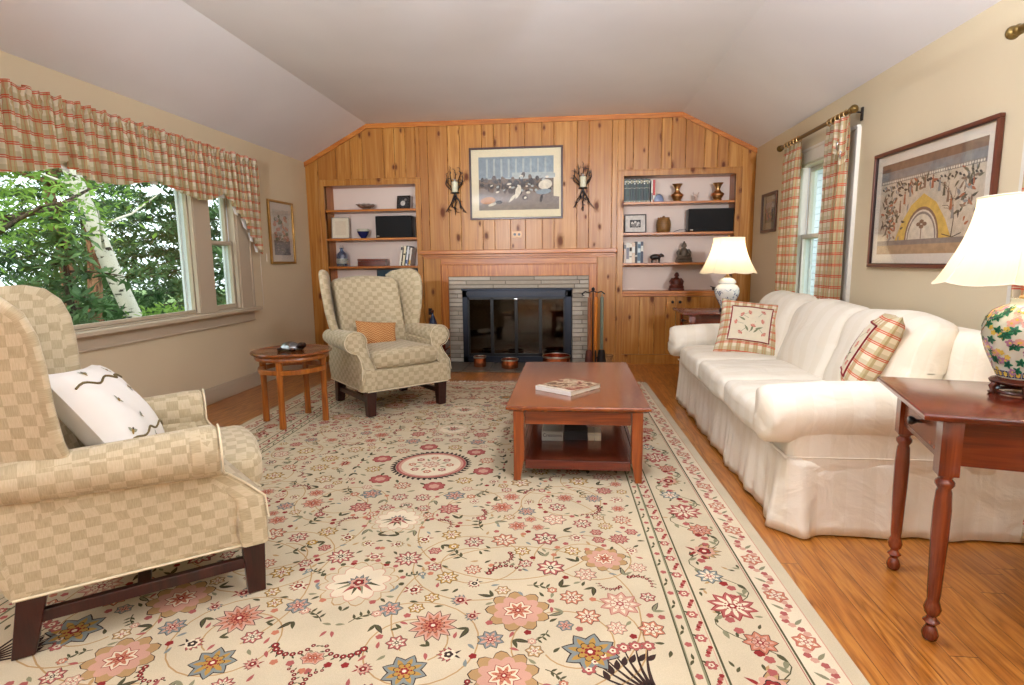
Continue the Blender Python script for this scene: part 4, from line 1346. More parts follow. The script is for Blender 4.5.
def book(name, w, d, h, cover, label, cat='book', group=None, pages=True, spine_mat=None):
    """lying flat; spine along -x side... w = spine length (x), d = depth (y), h = thickness; origin at the bottom"""
    root = empty(name, (0, 0, 0), label=label, cat=cat, group=group)
    t = .003
    mb = MB()
    mb.box(-w/2, w/2, -d/2, d/2, 0, t); mb.box(-w/2, w/2, -d/2, d/2, h - t, h); mb.box(-w/2, w/2, -d/2, -d/2 + t, t, h - t)
    mb.build('cover', cover, root, bevel=.001)
    mb = MB(); mb.box(-w/2 + .004, w/2 - .004, -d/2 + t, d/2 - .004, t, h - t); mb.build('pages', m_pages, root)
    return root
m_pages = plain('paper_pages', srgb(232, 224, 206), .8, var=.04, scale=200)
def c_(r, g, b, rough=.45): return plain('cover_%d_%d_%d' % (r, g, b), srgb(r, g, b), rough, var=.05)
def photo_cover():
    t = NT('landscape_photo_cover')
    v = t.coord('Object')
    n = t.noise(v, 14, 3, .6, .6)
    return t.done(t.ramp(n, [(.36, srgb(70, 52, 40)), (.46, srgb(150, 120, 90)), (.52, srgb(206, 190, 160)), (.62, srgb(138, 60, 48))]), .22)
b1 = book('coffee_table_book', .27, .30, .027, [photo_cover()], 'large picture book with pale spine lying closed on the coffee table')
b1.location = (-.015, 3.45, CTZ); b1.rotation_euler = (0, 0, radians(-38))
mb = MB(); mb.box(-.137, .137, -.1535, -.150, .001, .026); kid_label(mb.build('spine', m_lining, b1, bevel=.001), 'pale spine of the book')
mb = MB(); mb.box(-.137, .137, -.150, -.118, .0268, .0276); kid_label(mb.build('spine_band', c_(214, 204, 186), b1), 'pale band along the spine edge')

# items on the lower shelf
bx_ = empty('magazine_box', (-.115, 3.52, CSZ), label='pale grey box with dark lettering on the coffee table shelf', cat='box')
m_grey = plain('pale_grey_card', srgb(190, 192, 190), .6, var=.03)
mb = MB(); mb.prism([(-.065, -.10), (.065, -.10), (.065, .10), (-.065, .10)], 0, .062, lambda u, v, w: (u, v, w), 0, .004, 2); mb.build('box_body', m_grey, bx_)
def text_obj(txt, size, mat, M_, parent, name='lettering'):
    cu = bpy.data.curves.new('txt', 'FONT'); cu.body = txt; cu.size = size; cu.align_x = 'CENTER'; cu.align_y = 'CENTER'; cu.extrude = .0004
    to = bpy.data.objects.new('txt', cu); C.objects.link(to)
    dg = bpy.context.evaluated_depsgraph_get()
    me = bpy.data.meshes.new_from_object(to.evaluated_get(dg))
    bpy.data.objects.remove(to)
    me.materials.clear(); me.materials.append(mat); me.name = name
    o = bpy.data.objects.new(name, me); C.objects.link(o); o.parent = parent; o.matrix_local = M_
    return o
text_obj('Creations', .030, m_black, Matrix.Translation((0, -.1008, .036)) @ Matrix.Rotation(pi / 2, 4, 'X'), bx_)
b = book('shelf_book', .145, .19, .055, c_(18, 22, 34), 'thick black book between pale boxes on the coffee table shelf'); b.location = (.03, 3.545, CSZ)
for k in range(2):
    o = empty('small_white_box', (.125 + k * .041, 3.50, CSZ), label=['small white box on the coffee table shelf, beside the black book', 'small white box rightmost on the coffee table shelf'][k], cat='box', group='small white boxes on the coffee table shelf')
    mb = MB(); mb.prism([(-.019, -.06), (.019, -.06), (.019, .06), (-.019, .06)], 0, .052, lambda u, v, w: (u, v, w), 0, .003, 2); mb.build('carton', m_pages, o)
    mb = MB(); mb.box(-.0194, .0194, -.061, .061, .036, .039); mb.build('lid_line', m_grey, o)

# ================================================================== ROUND SIDE TABLE
RTX, RTY = -2.135, 4.13
rt = empty('round_side_table', (RTX, RTY, RZ + .002), label='small round honey-wood side table with four legs and ring stretcher, between the armchairs', cat='table')
mb = MB()
mb.lathe([(.0, .532), (.255, .532), (.282, .536), (.295, .545), (.297, .553), (.290, .561), (.27, .563), (.262, .559), (0, .559)], 64)
mb.build('tabletop', m_rt_top, rt, smooth=40)
mb = MB(); mb.lathe([(.215, .500), (.262, .500), (.268, .515), (.262, .532), (.215, .532)], 48, cap=False); mb.build('apron', m_rt, rt, smooth=40)
for k in range(4):
    a = radians(187 + k * 90 - (4 if k % 2 else 0))
    mb = MB(); cx, cy = .230 * cos(a), .230 * sin(a)
    def lf(x, y, z, a=a, cx=cx, cy=cy): return (cx + x * cos(a) - y * sin(a), cy + x * sin(a) + y * cos(a), z)
    prof = [(.020, 0), (.019, .05), (.0165, .25), (.018, .36), (.019, .40), (.019, .515)]
    prof = [(r_ * 1.32, z_) for r_, z_ in prof]; mb.lathe(prof, 12, fn=lf); mb.build('leg', m_rt, rt, smooth=60)
mb = MB(); pts = [(.228 * cos(2*pi*i/48), .228 * sin(2*pi*i/48), .415) for i in range(48)]
V = []; F = []
for i in range(48):
    a = 2*pi*i/48
    for (r, z) in ((.212, .403), (.250, .403), (.250, .438), (.212, .438)): V.append((r * cos(a), r * sin(a), z))
for i in range(48):
    j = (i + 1) % 48
    for k in range(4): F.append((i*4 + k, j*4 + k, j*4 + (k+1) % 4, i*4 + (k+1) % 4))
mb.add(V, F); mb.build('ring_stretcher', m_rt, rt, smooth=40, bevel=.003)
# metal shell-like figurine
tf = empty('shell_figurine', (RTX + .0, RTY - .02, RZ + .562), radians(-10), label='silvery shell-shaped metal figurine with dark head on the round side table', cat='figurine')
mb = MB()
mb.grid(lambda i, j: (.085 * cos(2*pi*i) * cos(j * pi / 2) * (1 + .05 * sin(10*pi*i)), .060 * sin(2*pi*i) * cos(j * pi / 2) * (1 + .05 * sin(10*pi*i)), .012 + .052 * sin(j * pi / 2)), 30, 8, closeu=True)
mb.build('shell', plain('mottled_silver', srgb(150, 150, 152), .2, .9, var=.4, scale=25), tf, smooth=70)
mb = MB()
mb.rbox(.105, 0, .040, .06, .04, .04, .015, 3, 2); mb.rbox(.080, 0, .028, .04, .03, .03, .012, 3, 1)
kid_label(mb.build('head', plain('dark_bronze', srgb(58, 34, 24), .25, .7), tf, smooth=60), 'dark bronze head')
for (x, y) in ((.055, .05), (.055, -.05), (-.055, .045), (-.055, -.045)):
    mb = MB(); mb.rbox(x, y, .012, .045, .03, .024, .009, 3, 2); mb.build('foot', plain('dark_bronze', srgb(58, 34, 24), .25, .7), tf, smooth=60)
mb = MB(); mb.tube([(-.08, 0, .014), (-.11, .005, .010), (-.125, .01, .004)], [.012, .006, .002], 8)
mb.build('tail', plain('dark_bronze', srgb(58, 34, 24), .25, .7), tf, smooth=60)
mb = MB(); mb.lathe([(.0, 0), (.075, 0), (.09, .004), (0.0, .006)], 24, (0, 0, 0)); mb.build('base', m_oldbrass, tf, smooth=50)

# ================================================================== END TABLES
def turned_leg(h, top, rr_=.024):
    """square block at the top, turned below"""
    mb = MB()
    prof = [(.012, 0), (.020, .006), (.024, .022), (.019, .040), (.013, .050), (.017, .058), (.024, .066), (.015, .076), (.013, .084), (.021, .094), (.025, .110), (.020, .128), (.017, .138),
            (.019, .16), (.024, top * .62), (.0245, top * .8), (.021, top - .055), (.018, top - .045), (.026, top - .032), (.026, top - .022), (.018, top - .012), (.022, top - .004), (.022, top)]
    mb.lathe(prof, 18)
    mb.prism([(-.027, -.027), (.027, -.027), (.027, .027), (-.027, .027)], top, h, lambda u, v, w: (u, v, w), 0, .002, 1)
    return mb
def end_table(label, loc, rz, w, d, h):
    """local: x to the right, y away from the camera; drawer on the -x side"""
    root = empty('end_table', loc, rz, label=label, cat='table', group='cherry end tables')
    mb = MB(); mb.prism([(0, 0), (w, 0), (w, d), (0, d)], h - .022, h, lambda u, v, z: (u, v, z), 0, .007, 3); mb.build('tabletop', m_mahog, root, smooth=40)
    lx0, lx1, ly0, ly1 = .085, w - .065, .06, d - .09
    for (x, y) in ((lx0, ly0), (lx1, ly0), (lx0, ly1), (lx1, ly1)):
        mb = turned_leg(h - .022, .555); mb.V = [(a + x, b + y, c) for a, b, c in mb.V]
        mb.build('leg', m_mahog_z, root, smooth=50)
    zt, zb = h - .022, h - .165
    for y in (ly0, ly1):
        mb = MB(); mb.box(lx0 + .027, lx1 - .027, y - .018, y + .012, zb, zt); mb.build('apron', m_mahog, root, bevel=.002)
    mb = MB(); mb.box(lx1 - .015, lx1 + .015, ly0 + .027, ly1 - .027, zb, zt); mb.build('apron', m_mahog, root, bevel=.002)
    mb = MB(); mb.box(lx0 - .012, lx0 + .02, ly0 + .027, ly1 - .027, zb, zb + .018); mb.box(lx0 - .012, lx0 + .02, ly0 + .027, ly1 - .027, zt - .016, zt); mb.build('rail', m_mahog, root, bevel=.002)
    mb = MB(); mb.prism([(ly0 + .03, zb + .02), (ly1 - .03, zb + .02), (ly1 - .03, zt - .018), (ly0 + .03, zt - .018)], 0, .02, lambda u, v, z: (lx0 + .006 - z, u, v), 0, .003, 2)
    dr = mb.build('drawer_front', plain('drawer_cherry', srgb(128, 60, 28), .22, var=.12, scale=8), root)
    mb = MB(); mb.lathe([(.007, 0), (.006, .012), (.013, .02), (.016, .03), (.012, .038), (.0005, .04)], 14, fn=lambda x, y, z: (lx0 - .014 - z, (ly0 + ly1) / 2 + x, (zb + zt) / 2 + y)); mb.build('knob', m_black, dr, smooth=50)
    return root
et1 = end_table('cherry end table with turned legs and black drawer knob, in the right foreground', (1.052, 1.775, 0), radians(-15), .74, .60, .755)
et2 = end_table('cherry end table behind the far sofa arm, carrying the blue and white lamp', (1.0, 5.22, 0), 0, .80, .56, .745)

# ================================================================== TABLE LAMPS
def shade_mat():
    t = NT('ivory_silk_shade')
    tr = t.node('ShaderNodeBsdfTranslucent'); tr.inputs[0].default_value = srgb(255, 240, 210)
    mx = t.node('ShaderNodeMixShader'); mx.inputs[0].default_value = .55
    n = t.noise(t.coord('UV', (220, 3, 1)), 1, 2)
    t.done(t.ramp(n, [(.3, srgb(226, 214, 194)), (.7, srgb(236, 226, 208))]), .8, 0, .1)
    t.link(t.b.outputs[0], mx.inputs[1]); t.link(tr.outputs[0], mx.inputs[2]); t.link(mx.outputs[0], t.n['Material Output'].inputs[0])
    return t.m
m_shade = shade_mat()
def lamp(loc, label, jar, rb, rt_, zb, zt, power, jar_mats, decor, stand):
    root = empty('table_lamp', loc, label=label, cat='lamp')
    stand(root)
    mb = MB(); mb.lathe(jar, 40); j = mb.build('jar_body', jar_mats[0], root, smooth=60)
    def rad(z):
        for (r0, z0), (r1, z1) in zip(jar[:-1], jar[1:]):
            if z0 <= z <= z1 and z1 > z0: return r0 + (r1 - r0) * (z - z0) / (z1 - z0)
        return jar[0][0]
    mb = MB(); P = Paint(mb, lambda u, v, lv: ((rad(v) + .0012 + .0005 * lv) * cos(u / .1), (rad(v) + .0012 + .0005 * lv) * sin(u / .1), v))
    decor(P); mb.build('painted_flowers', jar_mats[1:], j)
    # fittings: neck, socket, harp, finial
    ztop = jar[-1][1]
    mb = MB(); mb.lathe([(.028, ztop - .005), (.03, ztop + .004), (.012, ztop + .012), (.010, ztop + .03), (.016, ztop + .032), (.016, ztop + .075), (.010, ztop + .08)], 16)
    mb.tube([(0, .03 * 0 + .045 * sin(pi * i / 12) * 1.0, ztop + .03 + (zt + .005 - ztop - .03) * i / 12) for i in range(13)], .0018, 6)
    mb.tube([(0, -.045 * sin(pi * i / 12), ztop + .03 + (zt + .005 - ztop - .03) * i / 12) for i in range(13)], .0018, 6)
    mb.lathe([(.004, zt), (.006, zt + .008), (.004, zt + .014), (.008, zt + .024), (.0005, zt + .032)], 12)
    mb.build('fittings', m_brass, root, smooth=50)
    # bell shade in eight panels
    n = 64; rows = 14
    def sp(i, jj):
        a = 2 * pi * i; t_ = jj
        r = rt_ + (rb - rt_) * ((1 - t_) ** 1.75)
        r *= 1 - .018 * abs(cos(4 * a)) * (1 - abs(2 * t_ - 1) * .4)
        dz = -.010 * abs(sin(4 * a)) * (1 - t_) ** 3
        return (r * cos(a), r * sin(a), zb + (zt - zb) * t_ + dz)
    mb = MB(); mb.grid(sp, n, rows, 0, closeu=True)
    sh = mb.build('lamp_shade', m_shade, root, smooth=60)
    mb = MB()
    for k in range(8):
        i = k / 8 + 1 / 16 * 0
        mb.tube([Vector(sp(i, q / 10)) * 1.0 for q in range(11)], .0022, 5)
    mb.tube([sp(i / 64, 0) for i in range(64)], .003, 5, closed=True); mb.tube([sp(i / 64, 1) for i in range(64)], .0035, 5, closed=True)
    mb.build('piping', plain('shade_piping', srgb(236, 224, 200), .7), sh, smooth=60)
    mb = MB(); mb.tube([(0, 0, zt), (rt_ * .97, 0, zt)], .0015, 5); mb.tube([(0, 0, zt), (-rt_ * .48, rt_ * .84, zt)], .0015, 5); mb.tube([(0, 0, zt), (-rt_ * .48, -rt_ * .84, zt)], .0015, 5); mb.build('shade_spider', m_brass, sh)
    mb = MB(); mb.lathe([(.012, ztop + .075), (.014, ztop + .09), (.028, ztop + .12), (.030, ztop + .14), (.02, ztop + .165), (.0005, ztop + .172)], 16)
    t = NT('frosted_bulb'); bm = t.done((1, .9, .75, 1), .5, Emission__Color=(1, .82, .58, 1), Emission__Strength=12.0)
    bo = mb.build('bulb', bm, root, smooth=60); bo.visible_shadow = True
    ld = bpy.data.lights.new('lamp_light', 'POINT'); ld.energy = power; ld.color = (1, .80, .56); ld.shadow_soft_size = .035
    lo = bpy.data.objects.new('lamp_light', ld); C.objects.link(lo); lo.parent = root; lo.location = (0.0, 0, ztop + .185)
    return root
def porcelain(name, c):
    t = NT(name); n = t.noise(t.coord('Object'), 6, 2)
    return t.done(t.ramp(n, [(.3, c), (.7, tuple(min(1, x * 1.05) for x in c[:3]) + (1,))]), .12, 0, .6, Coat__Weight=.5)
# near lamp
def decor1(P):
    r = random.Random(8)
    P.stroke([(.28 + .02 * sin(i), .06 + i * .02) for i in range(9)], .007, 3, 1); P.stroke([(.46 + .025 * sin(i * 1.3), .07 + i * .018) for i in range(10)], .006, 3, 1); P.stroke([(.1 + .02 * sin(i * 1.1), .06 + i * .02) for i in range(9)], .006, 3, 1)
    for i in range(230):
        u, v = r.uniform(0, .628), r.uniform(.045, .262)
        k = r.random()
        if k < .45:
            for q in range(5): P.leaf(u, v, .017, .010, q * 1.2566 + i, 0, 2)
            for q in range(5): P.leaf(u, v, .012, .004, q * 1.2566 + i, 5, 3)
        elif k < .8: P.scallop(u, v, .013, r.choice([1, 2]), 2, 5, .3, i); P.disc(u, v, .004, 4, 3, 6)
        else: P.scallop(u, v, .009, 4, 2, 5, .3, i)
    for i in range(26):
        u = i * .628 / 26; P.rect(u, u + .022, .030, .052, 6, 1); P.scallop(u + .011, .041, .009, 4, 2, 6)
    for i in range(20):
        u = i * .628 / 20; P.leaf(u, .252, .02, .01, .3 * (i % 3), [0, 2, 5][i % 3], 1); P.scallop(u + .01, .262, .007, [1, 4][i % 2], 2, 5)
def stand1(root):
    mb = MB()
    mb.lathe([(.0, .028), (.060, .028), (.082, .034), (.086, .042), (.080, .048), (.070, .050), (.065, .056), (0, .056)], 32)
    for k in range(5):
        a = k * 2 * pi / 5 + .5
        mb.tube([(.070 * cos(a), .070 * sin(a), .034), (.084 * cos(a), .084 * sin(a), .022), (.080 * cos(a), .080 * sin(a), .008), (.088 * cos(a), .088 * sin(a), .0)], [.012, .010, .007, .009], 8)
    mb.tube([(.066 * cos(a), .066 * sin(a), .006) for a in [2*pi*i/24 for i in range(24)]], .006, 6, closed=True)
    mb.build('stand', plain('dark_carved_wood', srgb(70, 28, 16), .25, var=.2), root, smooth=50)
jar1 = [(.062, .052), (.066, .056), (.070, .070), (.088, .110), (.106, .155), (.115, .195), (.116, .225), (.108, .258), (.090, .282), (.068, .296), (.052, .302), (.048, .312), (.05, .322), (.0, .324)]
jar1 = [(r, z) for r, z in jar1]
_shift = .052
lamp((1.515, 2.06, .757), 'large table lamp with green flowered porcelain jar on the foreground end table', jar1, .268, .165, .378, .655, L_LAMP,
     [porcelain('famille_porcelain', srgb(226, 232, 220)), plain('glaze_green', srgb(34, 128, 92), .15), plain('glaze_lilac', srgb(178, 132, 168), .15), plain('glaze_pink', srgb(222, 172, 160), .15), plain('glaze_brown', srgb(150, 110, 60), .15), plain('glaze_yellow', srgb(224, 200, 96), .15), plain('glaze_darkgreen', srgb(20, 84, 66), .15), plain('glaze_navy', srgb(40, 60, 110), .15)],
     lambda P: decor1(Paint(P.mb, lambda u, v, lv, f=P.fn: f(u, v + .03, lv))), stand1)
def decor2(P):
    r = random.Random(9)
    for i in range(150):
        u, v = r.uniform(0, .628), r.uniform(.055, .205)
        k = r.random()
        if k < .5: P.leaf(u, v, .02, .009, r.random() * 6.3, 0, 1, .3)
        elif k < .75: P.scallop(u, v, .009, 0, 1, 5, .3); P.disc(u, v, .003, 1, 2, 6)
        else: P.stroke([(u + .012 * q, v + .008 * sin(q * 1.5 + i)) for q in range(4)], .003, 0, 1)
    P.rect(0, .628, .210, .216, 0, 1)
def stand2(root):
    mb = MB(); mb.lathe([(.045, 0), (.062, 0), (.062, .012), (.055, .018), (.058, .026), (.0, .026)], 28); mb.build('stand', m_black, root, smooth=40)
jar2 = [(.050, .024), (.052, .034), (.056, .05), (.078, .09), (.100, .135), (.110, .175), (.106, .208), (.090, .232), (.070, .246), (.066, .25), (.076, .256), (.078, .262), (.074, .274), (.06, .292), (.03, .306), (.012, .312), (.0, .313)]
lamp((1.425, 5.44, .746), 'smaller table lamp with blue and white porcelain jar, beside the right bookcase', jar2, .250, .135, .355, .665, L_LAMP,
     [porcelain('white_porcelain', srgb(236, 236, 232)), plain('cobalt_glaze', srgb(62, 82, 128), .15), plain('glaze_white', srgb(236, 236, 232), .15)], decor2, stand2)

# ================================================================== PICTURES
def picture(name, w, h, fw, fd, matw, frame_m, mat_m, art, M_, label, art_mats, inner=None, cat='picture'):
    """local: x right, y up, z out of the wall"""
    root = empty(name, (0, 0, 0), label=label, cat=cat); root.matrix_world = M_
    mb = MB(); W, H = w / 2, h / 2
    for (a, b, c, d) in ((-W, W, H - fw, H), (-W, W, -H, -H + fw), (-W, -W + fw, -H + fw, H - fw), (W - fw, W, -H + fw, H - fw)):
        mb.box(a, b, c, d, 0, fd)
    fr_ = mb.build('frame', frame_m, root, bevel=min(.004, fw * .3))
    if inner:
        mb = MB(); q = .005; W2, H2 = W - fw, H - fw
        for (a, b, c, d) in ((-W2, W2, H2 - q, H2), (-W2, W2, -H2, -H2 + q), (-W2, -W2 + q, -H2 + q, H2 - q), (W2 - q, W2, -H2 + q, H2 - q)): mb.box(a, b, c, d, .002, fd * .8)
        mb.build('inner_lip', inner, root)
    mb = MB(); mb.box(-W + fw * .5, W - fw * .5, -H + fw * .5, H - fw * .5, .002, .006)
    mb.build('mat_board', mat_m, root)
    mb = MB(); P = Paint(mb, lambda u, v, lv: (u, v, .0066 + .00012 * lv))
    W3, H3 = W - fw - matw, H - fw - matw
    P.rect(-W3, W3, -H3, H3, 0, 0); art(P, W3, H3); mb.build('artwork', art_mats, root)
    mb = MB(); mb.box(-W + fw * .6, W - fw * .6, -H + fw * .6, H - fw * .6, .0105, .0115); mb.build('glazing', m_picglass, root)
    return root
def wallM(side, p):
    if side == 'back': R_ = Matrix(((1, 0, 0, p[0]), (0, 0, -1, p[1]), (0, 1, 0, p[2]), (0, 0, 0, 1)))
    elif side == 'left': R_ = Matrix(((0, 0, 1, p[0]), (1, 0, 0, p[1]), (0, 1, 0, p[2]), (0, 0, 0, 1)))
    else: R_ = Matrix(((0, 0, -1, p[0]), (-1, 0, 0, p[1]), (0, 1, 0, p[2]), (0, 0, 0, 1)))
    return R_
ac = lambda n, r, g, b: plain('print_' + n, srgb(r, g, b), .7, var=.14, scale=26)
pm = [ac('slateblue', 128, 140, 148), ac('dusk', 86, 76, 72), ac('cream', 214, 204, 184), ac('umber', 104, 84, 68), ac('fog', 164, 170, 168), ac('orange', 176, 120, 72), ac('charcoal', 48, 42, 42), ac('floor', 128, 116, 108), ac('teal', 132, 146, 154)]
def art_main(P, W, H):
    # a plain stand-in: tall pale panes above, a dark crowd-like middle, grey floor
    r = random.Random(2)
    P.rect(-W, W, .02, H, 4, 1); P.rect(-W, -W * .1, .06, H, 0, 2); P.rect(-W * .1, W, .12, H, 8, 2)
    for i in range(9): P.rect(-W * .8 + i * .085, -W * .8 + i * .085 + .022, .07, H * .92, 4, 3)
    for i in range(6): P.rect(W * .12 + i * .07, W * .12 + i * .07 + .05, .06, H * .35, 4, 3)
    P.rect(-W, W, -H, -.02, 7, 1); P.rect(-W, W, -.05, .05, 3, 3)
    for i in range(70):
        x = r.uniform(-W * .92, W * .9); y = r.gauss(-.02, .05)
        P.disc(x, y, r.uniform(.015, .035), r.choice([6, 6, 1, 3]), 4, 9, r.uniform(.02, .05), r.uniform(-.4, .4))
    for i in range(24):
        x = r.uniform(-W * .7, W * .85); y = r.gauss(-.03, .05)
        P.disc(x, y, r.uniform(.012, .03), r.choice([2, 2, 4]), 5, 9, r.uniform(.008, .02), r.uniform(-.4, .6))
    P.disc(-.33, -.19, .09, 5, 5, 14, .04, .1); P.disc(-.28, -.235, .05, 2, 6, 12, .016, .3); P.disc(-.20, -.21, .04, 6, 6, 12, .02)
    P.leaf(.05, -.02, .17, .07, -1.9, 2, 6); P.leaf(.0, -.12, .13, .035, -2.3, 2, 6); P.disc(.34, -.02, .08, 2, 5, 14, .055, .2); P.disc(.32, -.10, .09, 8, 5, 14, .03, .1)
    P.poly([(-.1, -H), (.5, -H), (.5, -.16), (.25, -.13)], 7, 3)
picture('framed_print', 1.085, .815, .022, .028, .085, plain('mahogany_black_frame', srgb(58, 24, 22), .3), plain('cream_mat', srgb(222, 208, 176), .8, var=.02), art_main,
        wallM('back', (-.643, YB - .003, 2.118)), 'large framed print with cream mat hung above the mantel', pm)
pr = [ac('parchment', 206, 190, 168), ac('grey_band', 142, 130, 122), ac('ochre', 214, 176, 88), ac('rust', 168, 96, 62), ac('olive_ink', 96, 88, 68), ac('greyblue', 142, 138, 136), ac('ivory', 224, 212, 192), ac('ink', 66, 56, 52), ac('umber2', 132, 102, 82), ac('tan_ground', 178, 148, 116)]
def art_right(P, W, H):
    r = random.Random(6)
    P.rect(-W, W, H - .05, H, 8, 1); P.rect(-W, W, H - .10, H - .05, 5, 1); P.rect(-W, W, H - .125, H - .10, 1, 1)
    for i in range(46): P.disc(-W + .02 + i * (2 * W - .04) / 45, H - .113, .008, 6, 2, 7); P.leaf(-W + .015 + i * (2 * W - .04) / 45, H - .07, .026, .010, 1.2, 1, 2)
    for i in range(30): P.leaf(-W + .02 + i * .031, H - .15 + .012 * sin(i * 1.7), .03, .014, -.5, 7, 2)
    P.rect(-W, W, -H, -H + .055, 9, 1); P.rect(-W, W, -H + .055, -H + .085, 1, 1)
    # stepped ochre hill with an arched doorway
    hx, hy = -.01, -H + .085
    P.poly([(hx - .27, hy), (hx + .27, hy), (hx + .21, hy + .10), (hx + .12, hy + .20), (hx, hy + .26), (hx - .12, hy + .20), (hx - .21, hy + .10)], 2, 2)
    def arch(w, h, m, lv): P.poly([(hx - w, hy)] + [(hx + w * cos(a), hy + h * sin(a)) for a in [pi * i / 16 for i in range(16, -1, -1)]][::1] + [(hx + w, hy)], m, lv)
    arch(.165, .185, 8, 3); arch(.150, .168, 6, 4); arch(.140, .157, 1, 5); arch(.128, .143, 6, 6)
    for (x, y) in ((0, .10), (-.03, .085), (.03, .085), (0, .07)): P.disc(hx + x, hy + y, .022, 8, 7, 9, .012); 
    P.rect(hx - .004, hx + .004, hy, hy + .06, 8, 7)
    for i, a in enumerate([.25, .45, .65, .85, 1.05, 1.3, 1.57, 1.85, 2.1, 2.35, 2.6, 2.85]):
        x, y = hx + .275 * cos(a), hy + .045 + .255 * sin(a)
        m = [5, 3, 8, 4][i % 4]
        P.poly([(x - .012, y - .01), (x + .012, y - .01), (x + .007, y + .05), (x - .007, y + .05)], m, 4); P.disc(x, y + .058, .008, 8, 5, 7)
    # bare tree on the right
    P.stroke([(.26, hy + .0), (.27, hy + .10), (.25, hy + .2), (.20, hy + .27), (.12, hy + .31)], .008, 7, 3, True)
    for i in range(9):
        a = r.uniform(0, 3); x, y = .26 - .01 * i, hy + .12 + .02 * i
        P.stroke([(x, y), (x + .05 * cos(a), y + .05 * sin(a)), (x + .09 * cos(a + .3), y + .09 * sin(a + .3))], .003, 7, 3)
    P.stroke([(.18, hy + .02), (.27, hy + .0), (.34, hy + .02)], .005, 7, 3)
    # scrolling foliage at the left and top right
    for (cx, cy, n, sp_) in ((-.35, -.02, 130, (.10, .22)), (.37, .10, 90, (.08, .16)), (-.2, .15, 60, (.16, .04)), (.1, .16, 40, (.2, .03))):
        for i in range(n):
            x, y = r.gauss(cx, sp_[0] * .6), r.gauss(cy, sp_[1] * .7)
            if abs(x) < W - .03 and -H + .1 < y < H - .14: P.leaf(x, y, r.uniform(.03, .06), .016, r.random() * 6.3, r.choice([3, 4, 4, 5, 8, 7]), 3, .3)
    P.stroke([(-.36 + .02 * sin(i), -.22 + i * .04) for i in range(9)], .005, 4, 3)
picture('framed_print', 1.135, .735, .022, .026, .062, plain('red_mahogany_frame', srgb(104, 54, 38), .35), plain('white_mat', srgb(232, 222, 208), .8, var=.02), art_right,
        wallM('right', (XR - .003, 3.60, 1.522)), 'large framed print of an arch and figures, on the right wall above the sofa', pr, plain('dark_lip', srgb(40, 16, 14), .3))
pl = [ac('hazy', 196, 190, 178), ac('pinkish', 196, 140, 118), ac('grn', 112, 116, 86), ac('gry', 120, 116, 116), ac('palegr', 168, 160, 148)]
def art_left(P, W, H):
    r = random.Random(14)
    P.rect(-W, W, H * .3, H, 0, 1); P.rect(-W, W, -H, -H * .35, 3, 1)
    for i in range(60):
        y = r.uniform(-H * .35, H * .7); P.disc(r.uniform(-W * .8, W * .8), y, r.uniform(.015, .04), r.choice([1, 1, 2, 4, 2]), 2, 8, .02)
    for i in range(40): P.leaf(r.uniform(-W * .9, W * .6), r.uniform(-H * .95, -H * .1), .06, .008, r.uniform(-.2, .2), r.choice([4, 2, 3]), 3)
picture('framed_print', .54, .68, .025, .025, .07, plain('gilt_frame', srgb(176, 130, 60), .35, .4), plain('grey_mat', srgb(216, 206, 192), .8, var=.02), art_left,
        wallM('left', (XL + .003, 6.10, 1.565)), 'small gilt-framed landscape print on the left wall beside the window', pl)
def art_small(P, W, H):
    P.rect(-W, W, 0, H, 4, 1); P.rect(-W, W, -H, 0, 2, 1)
    r = random.Random(15)
    for i in range(30): P.disc(r.uniform(-W * .9, W * .9), r.uniform(-H * .8, H * .4), .02, r.choice([2, 3, 1]), 2, 8)
picture('framed_print', .44, .40, .028, .022, .07, plain('walnut_frame', srgb(96, 60, 38), .35), plain('grey_green_mat', srgb(168, 158, 132), .8, var=.02), art_small,
        wallM('right', (XR - .003, 6.25, 1.69)), 'small dark-framed picture on the right wall beyond the curtain', pl)

